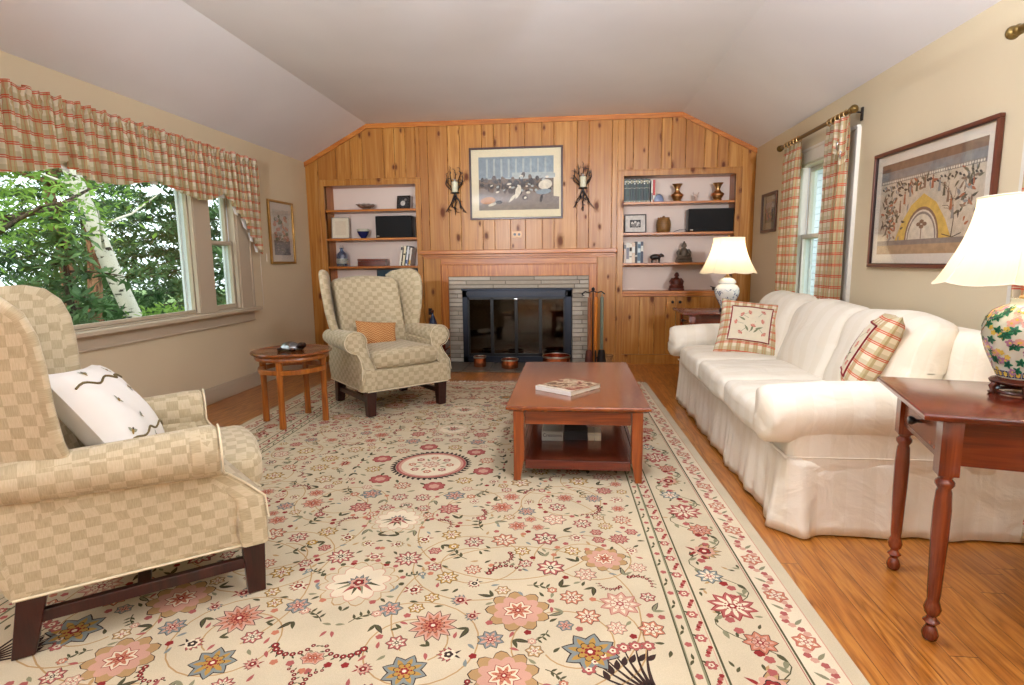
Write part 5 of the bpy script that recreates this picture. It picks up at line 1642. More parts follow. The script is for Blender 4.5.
# ================================================================== SCONCES
def sconce(seed):
    r = random.Random(seed)
    root = empty('wall_sconce', (0, 0, 0))
    mb = MB()
    # root-like branches below
    for (dx, dz, n) in ((-.105, -.20, 3), (.0, -.235, 4), (.115, -.21, 3), (-.055, -.15, 2), (.065, -.12, 2)):
        pts = [(0, -.05, 0)]
        for i in range(1, 6):
            t_ = i / 5; pts.append((dx * t_ ** 1.3 + r.uniform(-.008, .008), -.05 + .025 * t_ + r.uniform(-.006, .006), dz * t_))
        mb.tube(pts, [.010, .008, .007, .006, .005, .003], 6)
        for k in range(n):
            p = pts[r.randint(2, 4)]; a = r.uniform(-2.6, -.5)
            mb.tube([p, (p[0] + .03 * cos(a), p[1] - .004, p[2] + .03 * sin(a)), (p[0] + .05 * cos(a + .4), p[1], p[2] + .05 * sin(a + .4))], [.005, .004, .002], 5)
    for (dx, dy, dz) in ((-.085, -.02, .21), (-.05, .03, .26), (.05, .03, .26), (.09, -.02, .20), (-.095, .02, .13), (.0, .04, .25), (.07, .035, .14)):
        pts = [(0, -.05, 0)]
        sx0 = (1 if dx > 0 else -1)
        for i in range(1, 6):
            t_ = i / 5; pts.append((dx * min(1, t_ * 1.6) + r.uniform(-.008, .008), max(-.10, -.05 + dy * t_), dz * t_))
        mb.tube(pts, [.009, .007, .006, .005, .004, .002], 6)
        for k in range(4):
            p = pts[r.randint(3, 5)]; a = r.uniform(.2, 2.9)
            mb.tube([p, (p[0] + .022 * cos(a), p[1] - .004, p[2] + .022 * sin(a)), (p[0] + .04 * cos(a + .5), p[1], p[2] + .04 * sin(a + .5))], [.004, .003, .0015], 5)
    mb.lathe([(.0, .0), (.046, .0), (.05, .005), (.046, .010), (.0, .010)], 20, (0, -.05, 0))
    mb.tube([(0, -.05, .0), (0, -.02, -.02), (0, 0, -.03)], .006, 6)
    mb.build('branches', m_iron, root, smooth=60)
    mb = MB(); mb.lathe([(.040, .010), (.045, .03), (.047, .148), (.045, .148), (.043, .03), (.038, .012)], 24, (0, -.05, 0), cap=False); mb.build('glass_cup', m_clearglass, root, smooth=60)
    return root
m_candle = plain('ivory_candle_wax', srgb(246, 236, 210), .5, var=.03)
for k, (x, z, sd) in enumerate(((-1.352, 2.015, 3), (.128, 2.035, 4))):
    s_ = sconce(sd) ; s_.location = (x, YB - .012, z); s_.scale = (1.08, 1.0, 1.05)
    tag(s_, ['black twig-branched sconce left of the print above the mantel', 'black twig-branched sconce right of the print above the mantel'][k], 'sconce', 'twig sconces above the mantel')
    mb = MB(); mb.lathe([(.0, 0), (.036, 0), (.037, .11), (.034, .118), (.012, .112), (.0, .112)], 20); mb.tube([(0, 0, .09), (.002, 0, .106)], .0015, 5)
    c = mb.build('candle', m_candle, smooth=50); c.location = (x, YB - .062, z + .0125)
    tag(c, ['ivory candle in the glass of the left twig sconce', 'ivory candle in the glass of the right twig sconce'][k], 'candle', 'candles in the sconces')
# outlets
def outlet(loc, label, m, w=.115, h=.075):
    root = empty('electrical_outlet', loc, label=label, cat='outlet')
    mb = MB(); mb.prism([(-w/2, -h/2), (w/2, -h/2), (w/2, h/2), (-w/2, h/2)], 0, .006, lambda u, v, z: (u, -z, v), 0, .002, 1); mb.build('cover_plate', m[0], root)
    mb = MB()
    for s in (-1, 1): mb.lathe([(0, 0), (.016, 0), (.016, .003), (0, .003)], 14, fn=lambda x, y, z, s=s: (s * w * .22 + x, -.006 - z, y) if w > h else (x, -.006 - z, s * h * .22 + y))
    mb.build('socket', m[1], root)
outlet((-.638, YB - .001, 1.535), 'pine-coloured double outlet on the panelling below the print', [plain('tan_plate', srgb(206, 160, 112), .4), m_black])
outlet((-1.70, YB - .023, .632), 'dark outlet on the pine casing left of the fireplace', [plain('brown_plate', srgb(58, 24, 14), .4), m_black], .045, .08)

# ================================================================== CURTAINS AND VALANCE
# scalloped valance over the picture window
VY0, VY1 = 1.94, 5.53
bot = [(3.75, 1.775), (3.678, 1.773), (3.499, 1.775), (3.391, 1.809), (3.34, 1.835), (3.317, 1.875), (3.295, 1.84), (3.25, 1.811), (3.083, 1.769), (2.904, 1.736), (2.76, 1.745), (2.68, 1.80), (2.60, 1.85), (2.5, 1.76), (2.4, 1.69), (2.3, 1.59), (2.15, 1.48), (2.0, 1.33), (1.88, 1.32)]
botR = [(3.75, 1.775), (3.841, 1.794), (4.021, 1.835), (4.10, 1.850), (4.2, 1.83), (4.363, 1.799), (4.606, 1.762), (4.74, 1.775), (4.90, 1.845), (4.97, 1.85), (5.063, 1.755), (5.13, 1.75), (5.16, 1.70), (5.24, 1.65), (5.287, 1.598), (5.34, 1.52), (5.40, 1.46), (5.45, 1.38), (5.50, 1.335), (5.56, 1.31)]
prof = sorted(bot[1:] + botR)
def vbot(y):
    for (a, b), (c, d) in zip(prof[:-1], prof[1:]):
        if a <= y <= c: return b + (d - b) * (y - a) / (c - a)
    return prof[-1][1]
val = empty('window_valance', (XL + .09, 3.75, 0), label='red and tan plaid scalloped valance gathered above the large left window', cat='valance')
mb = MB()
def vf(i, j):
    y = VY0 + (VY1 - VY0) * i
    zt = 2.235 + .008 * sin(y * 57) + .006 * sin(y * 91 + 1); zb = vbot(y)
    z = zt + (zb - zt) * j
    am = .009 + .017 * j
    ph = y * 84 + .8 * sin(y * 7) + .4 * sin(y * 19)
    pin = math.exp(-((z - 2.185) / .012) ** 2) + math.exp(-((z - 2.125) / .012) ** 2)
    x = .012 + am * sin(ph) * (1 - .75 * min(1, pin)) + .008 * sin(ph * 2.3 + 4 * j)
    if z > 2.2: x += .012 * sin(ph * 1.7)
    return (x, y - 3.75 + .008 * cos(ph) * j, z)
mb.grid(vf, 760, 26, 0, uvfn=lambda i, j: (i * (VY1 - VY0) * 1.9, 2.24 - (2.24 - vbot(VY0 + (VY1 - VY0) * i)) * j))
mb.build('fabric', m_plaid, val, smooth=80)
mb = MB()
for (y, w, h) in ((3.33, .10, .075), (3.60, .05, .025), (4.10, .12, .055), (4.94, .12, .065), (2.60, .09, .05), (5.15, .07, .055), (5.28, .07, .06), (5.38, .06, .065), (5.46, .05, .06)):
    zb = vbot(y)
    mb.add([(-.035, y - w * .5 - 3.75, zb + .05), (-.028, y + w * .5 - 3.75, zb + .05), (-.02, y + w * .42 - 3.75, vbot(y + w * .42) - h * .2), (-.03, y - w * .1 - 3.75, zb - h * .45), (-.03, y - w * .5 - 3.75, vbot(y - w * .5) + .0)], [(0, 1, 2, 3, 4)])
kid_label(mb.build('lining_fold', m_lining, val, solid=.002), 'white lining showing in the folds of the hem')
mb = MB(); mb.tube([(-.04 , VY0 - 3.75 + .02, 2.155), (-.04, VY1 - 3.75 - .02, 2.155)], .008, 8); mb.tube([(0, VY1 - 3.77, 2.155), (-.088, VY1 - 3.77, 2.155)], .006, 8); mb.tube([(0, VY0 - 3.73, 2.155), (-.088, VY0 - 3.73, 2.155)], .006, 8)
mb.build('rod', m_white, val, smooth=60)
mb = MB(); mb.tube([(-.03, 5.66 - 3.75, 1.33), (-.03, 5.66 - 3.75, 1.25)], .004, 6); mb.tube([(-.075, 5.615 - 3.75, 2.15), (-.075, 5.615 - 3.75, .80)], .0022, 6)
mb.build('cord', m_white, val)

def curtain_rod(loc, y0, y1, label, flip=False):
    root = empty('curtain_rod', loc, label=label, cat='curtain rod')
    mb = MB(); mb.tube([(0, y0 - loc[1], 0), (0, y1 - loc[1], 0)], .016, 14); mb.build('pole', m_oldbrass, root, smooth=60)
    for (yy, s) in ((y0, -1), (y1, 1)):
        mb = MB()
        mb.lathe([(.016, -.01), (.024, .0), (.024, .008), (.014, .014), (.020, .020), (.028, .030), (.030, .042), (.024, .054), (.014, .060), (.008, .066), (.0005, .068)], 18, fn=lambda x, y, z, yy=yy, s=s: (x, yy - loc[1] + s * z, y))
        mb.build('finial', m_oldbrass, root, smooth=40)
    for yy in (y0 + .05, y1 - .05):
        mb = MB(); mb.tube([(0, yy - loc[1], 0), (.05, yy - loc[1], .0), (XR - loc[0] - .012, yy - loc[1], -.005)], .006, 8); mb.box(XR - loc[0] - .01, XR - loc[0], yy - loc[1] - .012, yy - loc[1] + .012, -.06, .03); mb.build('bracket', m_iron, root, smooth=60)
    return root
RX = XR - .10
r1 = curtain_rod((RX, 5.1, 2.235), 4.38, 5.72, 'dull brass curtain rod with ball finials over the far right window')
r2 = curtain_rod((RX, 2.2, 2.195), 1.45, 2.86, 'dull brass curtain rod at the top right edge of the picture')

def curtain(y0, y1, z0, z1, label, tie=False, cy=None):
    yc = (y0 + y1) / 2
    root = empty('window_curtain', (RX, yc, 0), label=label, cat='curtain', group='plaid curtain panels')
    mb = MB(); n = 200
    nf = max(4, int((y1 - y0) / .062))
    def cf(i, j):
        z = z1 + (z0 - z1) * j
        g = 1 - .16 * sin(min(1, j * 1.6) * pi / 2)
        y = (i - .5) * (y1 - y0) * g
        ph = i * nf * 2 * pi
        am = .016 + .016 * min(1, j * 3)
        if j < .05: am *= .4
        x = am * sin(ph + .5 * sin(j * 5)) + .006 * sin(ph * 2.1 + j * 9)
        return (x, y + .006 * cos(ph) , z)
    mb.grid(cf, n, 40, 0, uvfn=lambda i, j: (i * (y1 - y0) * 2.1, z0 + (z1 - z0) * (1 - j)))
    mb.build('fabric', m_plaid, root, smooth=80, solid=.002)
    # rings on the rod and pinch-pleat heading
    for k in range(5):
        yy = (k + .5) / 5 * (y1 - y0) - (y1 - y0) / 2
        mb = MB()
        mb.tube([(.022 * cos(a), yy * .92, z1 + .030 + .024 * sin(a)) for a in [2 * pi * i / 20 for i in range(20)]], .005, 8, closed=True)
        mb.tube([(0, yy * .92, z1 + .006), (0, yy * .92, z1 - .01)], .002, 5)
        mb.build('ring', m_brass, root, smooth=60)
    return root
curtain(5.26, 5.64, .03, 2.20, 'plaid curtain panel on the far side of the right window')
c2 = curtain(4.40, 4.76, .03, 2.20, 'plaid curtain panel on the near side of the right window, its top edge folded over')
# folded-over heading piece with two metal hooks
mb = MB()
mb.grid(lambda i, j: (-.035 + .012 * sin(i * 12) - .01 * j, -.24 + .20 * i - .02 * j, 2.20 - (.28 + .05 * sin(i * 5)) * j), 24, 10, 0, uvfn=lambda i, j: (i * .3, j * .28))
kid_label(mb.build('folded_flap', plaid('faded_plaid_reverse', .07), c2, smooth=80, solid=.003), 'folded flap at the top of the curtain')
for (yy, zz) in ((-.16, 2.0), (-.22, 1.93)):
    mb = MB(); mb.tube([(-.06, yy, zz + .03), (-.065, yy, zz), (-.055, yy + .01, zz - .02), (-.06, yy + .02, zz)], .005, 6); mb.build('hook', m_chrome, c2, smooth=60)
curtain(2.30, 2.74, .03, 2.16, 'plaid curtain panel just visible at the right edge behind the foreground lamp')

# ================================================================== THINGS IN THE BOOKCASES
Y0 = YB + .10
SL_ = [1.862, 1.522, 1.185]
SR_ = [1.878, 1.532, 1.187]
def lone(mb, name, mat, loc, label, cat, group=None, **kw):
    o = mb.build(name, mat, **kw); o.location = loc; return tag(o, label, cat, group)
# left, top shelf
root = empty('cut_glass_bowl', (-2.49, Y0, SL_[0]), label='footed cut glass bowl on the top shelf of the left bookcase', cat='bowl')
mb = MB(); mb.lathe([(.0, .0), (.045, .0), (.048, .004), (.040, .010), (.055, .018), (.09, .035), (.115, .062), (.112, .064), (.085, .040), (.05, .025), (.0, .020)], 32, cap=False)
mb.V = [(x * (1 + .03 * sin(12 * atan2(y, x)) * (z > .015)), y * (1 + .03 * sin(12 * atan2(y, x)) * (z > .015)), z) for x, y, z in mb.V]
mb.build('bowl_body', glassy('cut_glass', (.82, .8, .78, 1), .3, .15), root, smooth=20)
mb = MB(); mb.tube([(.115 * cos(a), .115 * sin(a), .063 + .004 * sin(12 * a)) for a in [2*pi*i/72 for i in range(72)]], .003, 6, closed=True); mb.build('rim', m_tin, root, smooth=60)
def photo_frame(loc, w, h, lean_, rz, frame_m, mat_m, art, arts, label, mw=.02, fw=.012):
    Rm = Matrix.Translation(loc) @ Matrix.Rotation(rz, 4, 'Z') @ Matrix.Rotation(pi / 2 - lean_, 4, 'X') @ Matrix.Translation((0, h / 2, 0))
    o = picture('photo_frame', w, h, fw, .014, mw, frame_m, mat_m, art, Rm, label, arts, cat='photo frame')
    mb = MB(); mb.add([(-.02, h * .2, 0), (.02, h * .2, 0), (.02, -h / 2 + .001, -h * .34), (-.02, -h / 2 + .001, -h * .34), (-.02, h * .2, .003), (.02, h * .2, .003), (.02, -h / 2 + .001, -h * .34 + .004), (-.02, -h / 2 + .001, -h * .34 + .004)], [(0, 1, 2, 3), (7, 6, 5, 4), (0, 4, 5, 1), (1, 5, 6, 2), (2, 6, 7, 3), (3, 7, 4, 0)])
    mb.build('easel_back', m_black, o)
    return o
ph = [ac('mid', 120, 112, 108), ac('pale', 208, 200, 192), ac('dk', 40, 36, 36)]
def art_ph(P, W, H): P.rect(-W, W, -H, H, 2, 1); P.disc(-.01, -.01, W * .45, 1, 2, 12, H * .5); P.disc(.02, .03, W * .25, 0, 3, 10)
photo_frame((-2.03, Y0 + .03, SL_[0] + .002), .175, .165, .18, -.15, plain('dark_pewter', srgb(58, 48, 44), .4, .5), ph[1], art_ph, ph, 'dark-framed black and white photo on the left bookcase, top shelf', .0, .018)
lone((lambda m: (m.lathe([(.0, 0), (.016, 0), (.018, .03), (.012, .045), (.014, .06), (.0, .07)], 14), m)[1])(MB()), 'salt_shaker', m_clearglass, (-1.895, Y0 + .0, SL_[0]), 'tiny glass shaker at the right end of the left top shelf', 'shaker', smooth=50)
# second shelf
def art_blank(P, W, H): P.rect(-W, W, -H, H, 0, 1)
photo_frame((-2.835, Y0 + .02, SL_[1] + .002), .215, .262, .16, .22, plain('silver_thin_frame', srgb(150, 138, 122), .35, .5), plain('cream_mat2', srgb(234, 220, 192), .8, var=.02), art_blank, [plain('ivory_sheet', srgb(226, 208, 178), .8, var=.04)], 'cream-matted upright frame on the second shelf of the left bookcase', .035, .008)
root = empty('blue_bowl', (-2.54, Y0, SL_[1]), label='small cobalt blue bowl with pale rim on the left bookcase', cat='bowl')
mb = MB(); mb.lathe([(.028, 0), (.030, .008), (.055, .04), (.072, .080), (.073, .084)], 28); mb.build('outside', plain('cobalt_bowl', srgb(24, 34, 86), .2), root, smooth=60)
mb = MB(); mb.lathe([(.073, .084), (.076, .112), (.072, .112), (.068, .084), (.05, .045), (.0, .03)], 28, cap=False); kid_label(mb.build('pale_rim', plain('celadon_rim', srgb(186, 180, 158), .3), root, smooth=60), 'pale glazed rim and inside')
m_cloth = plain('black_speaker_cloth', srgb(10, 10, 11), .85, scale=400)
def speaker(loc, w, h, label):
    root = empty('shelf_speaker', loc, label=label, cat='speaker', group='black speakers in the bookcases')
    mb = MB(); mb.rbox(0, 0, h / 2, w, .16, h, .012, 3, 2); mb.build('cabinet', m_black, root, smooth=50)
    mb = MB(); mb.rbox(0, -.082, h / 2, w - .012, .016, h - .012, .007, 3, 4, fn=lambda x, y, z: (x, y - .012 * (1 - (2 * x / w) ** 2), z)); mb.build('grille', m_cloth, root, smooth=50)
    mb = MB(); mb.box(-w / 2 + .02, -w / 2 + .05, -.1, -.092, .018, .026); mb.build('badge', m_tin, root)
    return root
speaker((-2.135, Y0 + .02, SL_[1]), .455, .262, 'wide black speaker on the second shelf of the left bookcase')
speaker((1.585, Y0 + .03, SR_[1]), .51, .262, 'wide black speaker on the second shelf of the right bookcase')
# third shelf
root = empty('glass_decanter', (-2.825, Y0, SL_[2]), label='square-shouldered clear glass bottle on the third left shelf', cat='bottle')
mb = MB(); mb.lathe([(.058, 0), (.066, .006), (.067, .13), (.060, .155), (.03, .178), (.020, .195), (.020, .215), (.03, .222), (.028, .228), (.016, .225), (.016, .195), (.05, .15), (.060, .12), (.06, .01), (0, .008)], 28, cap=False); mb.build('body', m_blueglass, root, smooth=40)
mb = MB(); mb.lathe([(.012, .222), (.016, .228), (.024, .24), (.022, .255), (.0, .258)], 16); mb.build('stopper', m_clearglass, root, smooth=40)
mb = MB(); mb.lathe([(.0675, .035), (.0685, .036), (.0685, .095), (.0675, .096)], 28, cap=False); kid_label(mb.build('label_band', plain('etched_band', srgb(150, 150, 140), .5, var=.25, scale=60), root, smooth=40), 'grey etched band round the bottle')
root = empty('wooden_box', (-2.43, Y0, SL_[2]), label='flat dark red-brown wooden box on the third left shelf', cat='box')
mb = MB(); mb.box(-.172, .172, -.07, .07, 0, .062); mb.build('box_body', m_mahog, root, bevel=.003)
mb = MB(); mb.box(-.174, .174, -.072, .072, .064, .088); mb.build('lid', m_mahog, root, bevel=.004)
def row(books, x0, z, y, group, shelf, lean=0.0):
    """upright books, spines towards the room; (thickness, height, depth, cover, accent, label)"""
    x = x0
    for (t_, h, d, cv, acc, lab) in books:
        r_ = empty('book', (x + t_ / 2, y, z), label=lab, cat='book', group=group)
        mb = MB(); c = .002
        mb.box(-t_/2, -t_/2 + c, -d/2, d/2, 0, h); mb.box(t_/2 - c, t_/2, -d/2, d/2, 0, h); mb.prism([(-t_/2, 0), (t_/2, 0), (t_/2, h), (-t_/2, h)], 0, .004, lambda u, v, w: (u, -d/2 + .002 - w, v), 0, .0015, 1)
        mb.build('cover', cv, r_)
        mb = MB(); mb.box(-t_/2 + c, t_/2 - c, -d/2 + .003, d/2 - .004, .003, h - .004); mb.build('pages', m_pages, r_)
        if acc:
            mb = MB()
            for (a, b) in acc[1]: mb.box(-t_/2 + .002, t_/2 - .002, -d/2 - .0035, -d/2 - .002, h * a, h * b)
            mb.build('title_band', acc[0], r_)
        if lean: r_.rotation_euler = (0, lean, 0)
        x += t_ + .0015
    return x
m_gilt = plain('gilt_lettering', srgb(196, 188, 150), .4)
wl = plain('white_label', srgb(222, 222, 214), .6)
bl = [(.022, .235, .17, c_(232, 224, 206), (m_black, [(.8, .95)]), 'cream-spined book, first of the leaning books on the third left shelf'),
      (.012, .215, .17, c_(52, 36, 28), (m_gilt, [(.2, .25)]), 'thin dark brown book leaning on the third left shelf'),
      (.026, .235, .17, c_(226, 214, 180), (m_iron, [(.55, .62)]), 'ivory book with a dark mark leaning on the third left shelf'),
      (.012, .24, .17, c_(40, 52, 40), (wl, [(.7, .75)]), 'thin dark green book leaning on the third left shelf'),
      (.022, .23, .17, c_(226, 226, 226), (c_(90, 110, 160), [(.1, .3)]), 'white and blue book leaning on the third left shelf'),
      (.012, .235, .17, c_(70, 66, 66), (wl, [(.6, .8)]), 'thin charcoal book leaning on the third left shelf'),
      (.024, .215, .17, c_(214, 204, 190), (c_(210, 160, 60), [(.05, .3)]), 'pale book with a yellow foot, rightmost on the third left shelf')]
row(bl, -2.085, SL_[2] + .003, Y0 + .02, 'leaning books on the third left shelf', 'left', .16)
root = empty('framed_poster', (-2.12, Y0 + .05, .862), label='dark blue-green picture standing in the left bookcase behind the armchair', cat='picture')
mb = MB(); mb.box(-.285, .265, -.01, .01, 0, .285); mb.build('frame', m_black, root, bevel=.003)
mb = MB(); P = Paint(mb, lambda u, v, lv: (u, -.0104 - .0003 * lv, v)); P.rect(-.272, .252, .015, .27, 0, 0); P.disc(-.05, .21, .12, 1, 1, 18, .05); P.disc(.12, .17, .1, 2, 2, 16, .06); mb.build('artwork', [ac('deepteal', 36, 60, 70), ac('seablue', 70, 84, 108), ac('nightblue', 24, 34, 48)], root)
# right, top shelf: a set of matching green books, then a red one
n = 16; bw_ = (.895 - .600) / n
greens = []
names = ['leftmost', 'second', 'third', 'fourth', 'fifth', 'sixth', 'seventh', 'eighth', 'ninth', 'tenth', 'eleventh', 'twelfth', 'thirteenth', 'fourteenth', 'fifteenth', 'rightmost']
for i in range(n):
    cv = c_(22 + (i * 7) % 9, 46 + (i * 5) % 12, 46 + (i * 3) % 8) if i % 4 != 3 else c_(34, 34, 32)
    lab_m = m_gilt if i % 3 else wl
    greens.append((bw_ - .0018, .255 + .004 * ((i * 5) % 3), .17, cv, (lab_m, [(.02, .055), (.60, .615), (.84, .92)] if i % 2 else [(.02, .055), (.60, .615), (.78, .84), (.87, .93)]), names[i] + ' of the sixteen dark green books on the top right shelf'))
row(greens, .600, SR_[0], Y0 + .02, 'matching dark green books', 'right')
row([(.016, .245, .17, c_(226, 218, 200), (m_black, [(.1, .4)]), 'thin cream book between the green set and the red book'),
     (.026, .245, .17, c_(176, 34, 26), (wl, [(.1, .3)]), 'red book at the end of the green set'),
     (.008, .24, .17, c_(206, 190, 176), None, 'thin pale book right of the red book')], .904, SR_[0], Y0 + .02, 'books beside the green set', 'right')
root = empty('blue_plate', (.99, Y0 - .055, SR_[0] + .001), label='small blue-grey domed ornament leaning against the red book', cat='ornament')
mb = MB(); mb.prism([(.058 * cos(a), .086 * sin(a)) for a in [pi * i / 20 for i in range(21)]], 0, .014, lambda u, v, w: (u, -w, v), 0, .004, 2); mb.build('plate', plain('blue_grey_enamel', srgb(104, 116, 148), .3), root, smooth=50)
mb = MB(); mb.tube([(.056 * cos(a), -.015, .084 * sin(a)) for a in [pi * i / 20 for i in range(21)]], .004, 6); mb.build('rim', m_tin, root, smooth=60)
def brass_vase():
    root = empty('brass_vase', (0, 0, 0))
    mb = MB(); mb.lathe([(.050, 0), (.054, .006), (.046, .014), (.042, .022), (.055, .04), (.066, .062), (.068, .072), (.060, .088), (.038, .104), (.026, .118), (.024, .132), (.034, .160), (.050, .186), (.060, .200), (.056, .200), (.03, .165), (.018, .132)], 30, cap=False); mb.build('body', m_brass, root, smooth=60)
    mb = MB()
    for z, r in ((.066, .070), (.078, .068), (.108, .036)): mb.tube([(r * cos(a), r * sin(a), z) for a in [2*pi*i/30 for i in range(30)]], .003, 6, closed=True)
    kid_label(mb.build('engraved_rings', m_copper, root, smooth=60), 'darker copper rings round the belly'); return root
v1 = brass_vase(); v1.location = (1.205, Y0, SR_[0]); tag(v1, 'brass vase with flared neck nearer the books on the top right shelf', 'vase', 'pair of brass vases')
v2 = copy_tree(v1); v2.location = (1.655, Y0, SR_[0]); tag(v2, 'brass vase with flared neck at the right end of the top right shelf', 'vase', 'pair of brass vases')
mb = MB(); r_ = random.Random(1)
mb.lathe([(0, 0), (.022, 0), (.02, .006), (.008, .012), (.007, .05)], 12); mb.rbox(.0, 0, .062, .045, .02, .03, .009, 3, 1); mb.tube([(.018, 0, .07), (.028, 0, .095), (.036, 0, .10)], [.007, .006, .004], 8); mb.tube([(-.02, 0, .07), (-.034, 0, .09), (-.028, 0, .108)], [.006, .004, .002], 6)
for dx in (-.014, .014): mb.tube([(dx, 0, .055), (dx, 0, .012)], .004, 6)
lone(mb, 'animal_figurine', plain('rosy_glass', srgb(196, 164, 148), .3), (1.415, Y0, SR_[0]), 'tiny pinkish animal figurine between the brass vases', 'figurine', smooth=60)
# second right shelf
def art_bw(P, W, H):
    P.rect(-W, W, -H, H, 2, 1)
    for (x, y) in ((-.035, .0), (.0, .01), (.035, .0), (-.015, -.015), (.02, -.018)): P.disc(x, y + .005, .015, 1, 2, 10, .018); P.disc(x, y - .018, .02, 0, 2, 10, .014)
photo_frame((.742, Y0 + .03, SR_[1] + .002), .255, .218, .14, .0, plain('black_wood_frame', srgb(34, 22, 20), .35), ph[1], art_bw, ph, 'black-framed group photo with white mat on the second right shelf', .052, .013)
root = empty('barrel_jar', (1.06, Y0, SR_[1]), label='round banded brown pottery jar with lid on the second right shelf', cat='jar')
mb = MB(); mb.lathe([(.060, 0), (.070, .01), (.080, .05), (.084, .09), (.080, .125), (.070, .150), (.066, .156)], 30)
m_pot = plain('brown_pottery', srgb(140, 98, 52), .45, var=.25, scale=40); mb.build('body', m_pot, root, smooth=60)
mb = MB()
for z in (.02, .035, .06, .08, .1, .12, .14):
    rr_ = .071 + .0135 * sin(z / .16 * pi); mb.tube([(rr_ * cos(a), rr_ * sin(a), z) for a in [2*pi*i/30 for i in range(30)]], .0025, 5, closed=True)
mb.build('bands', m_oldbrass, root, smooth=60)
mb = MB(); mb.lathe([(.066, .156), (.068, .162), (.05, .172), (.02, .176), (.012, .18), (.016, .188), (.0, .192)], 24)
for k in range(8): a = k * pi / 4; mb.rbox(.060 * cos(a), .060 * sin(a), .166, .018, .018, .016, .006, 2, 1)
mb.build('lid', m_pot, root, smooth=60)
mb = MB(); mb.tube([(1.34, Y0 + .03, SR_[1] + .012), (1.30, Y0, SR_[1] + .035), (1.24, Y0 - .02, SR_[1] + .03), (1.17, Y0 - .01, SR_[1] + .005)], .003, 6)
lone(mb, 'speaker_cable', m_black, (0, 0, 0), 'thin black cable curling from the right speaker', 'cable', smooth=60)
# third right shelf
b3 = [(.026, .235, .17, c_(190, 168, 150), (m_black, [(.7, .9)]), 'tan book, leftmost on the third right shelf'),
      (.034, .235, .17, c_(214, 208, 198), (c_(120, 120, 130), [(.2, .75)]), 'thick pale book on the third right shelf'),
      (.030, .225, .17, c_(224, 216, 200), (m_iron, [(.3, .34), (.6, .8)]), 'cream book on the third right shelf'),
      (.034, .235, .17, c_(206, 184, 160), (wl, [(.5, .8)]), 'beige book beside the dark ones on the third right shelf'),
      (.026, .245, .17, c_(26, 24, 30), (wl, [(.3, .36)]), 'black book with narrow white band on the third right shelf'),
      (.036, .24, .17, c_(196, 204, 204), (c_(60, 90, 110), [(.1, .5), (.7, .9)]), 'pale blue-grey book between two dark books on the third right shelf'),
      (.028, .245, .17, c_(24, 34, 60), (wl, [(.55, .8)]), 'navy book with white title, rightmost on the third right shelf')]
row(b3, .605, SR_[2], Y0 + .02, 'books on the third right shelf', 'right')
# bear
mb = MB()
def blob(mb, pts, R_, n=12): mb.tube(pts, R_, n)
blob(mb, [(-.066, 0, .055), (-.055, 0, .06), (-.03, 0, .066), (.0, 0, .070), (.03, 0, .070), (.045, 0, .072)], [.008, .024, .031, .030, .027, .018])
blob(mb, [(.035, 0, .078), (.052, 0, .086), (.066, 0, .084), (.082, 0, .074), (.086, 0, .072)], [.016, .020, .017, .009, .005])
for (x, y) in ((-.045, .014), (-.045, -.014), (.028, .014), (.028, -.014)): blob(mb, [(x, y, .055), (x + .004, y, .03), (x, y, .012), (x + .006, y, .001)], [.015, .011, .009, .011], 10)
for y in (.011, -.011): mb.rbox(.052, y, .105, .008, .008, .012, .003, 2, 1)
bear = lone(mb, 'bear_figurine', plain('black_carved_wood', srgb(26, 18, 16), .35), (.985, Y0, SR_[2]), 'small black carved bear on the third right shelf', 'figurine', smooth=70)
bear.scale = (1.05, 1, 1.0)
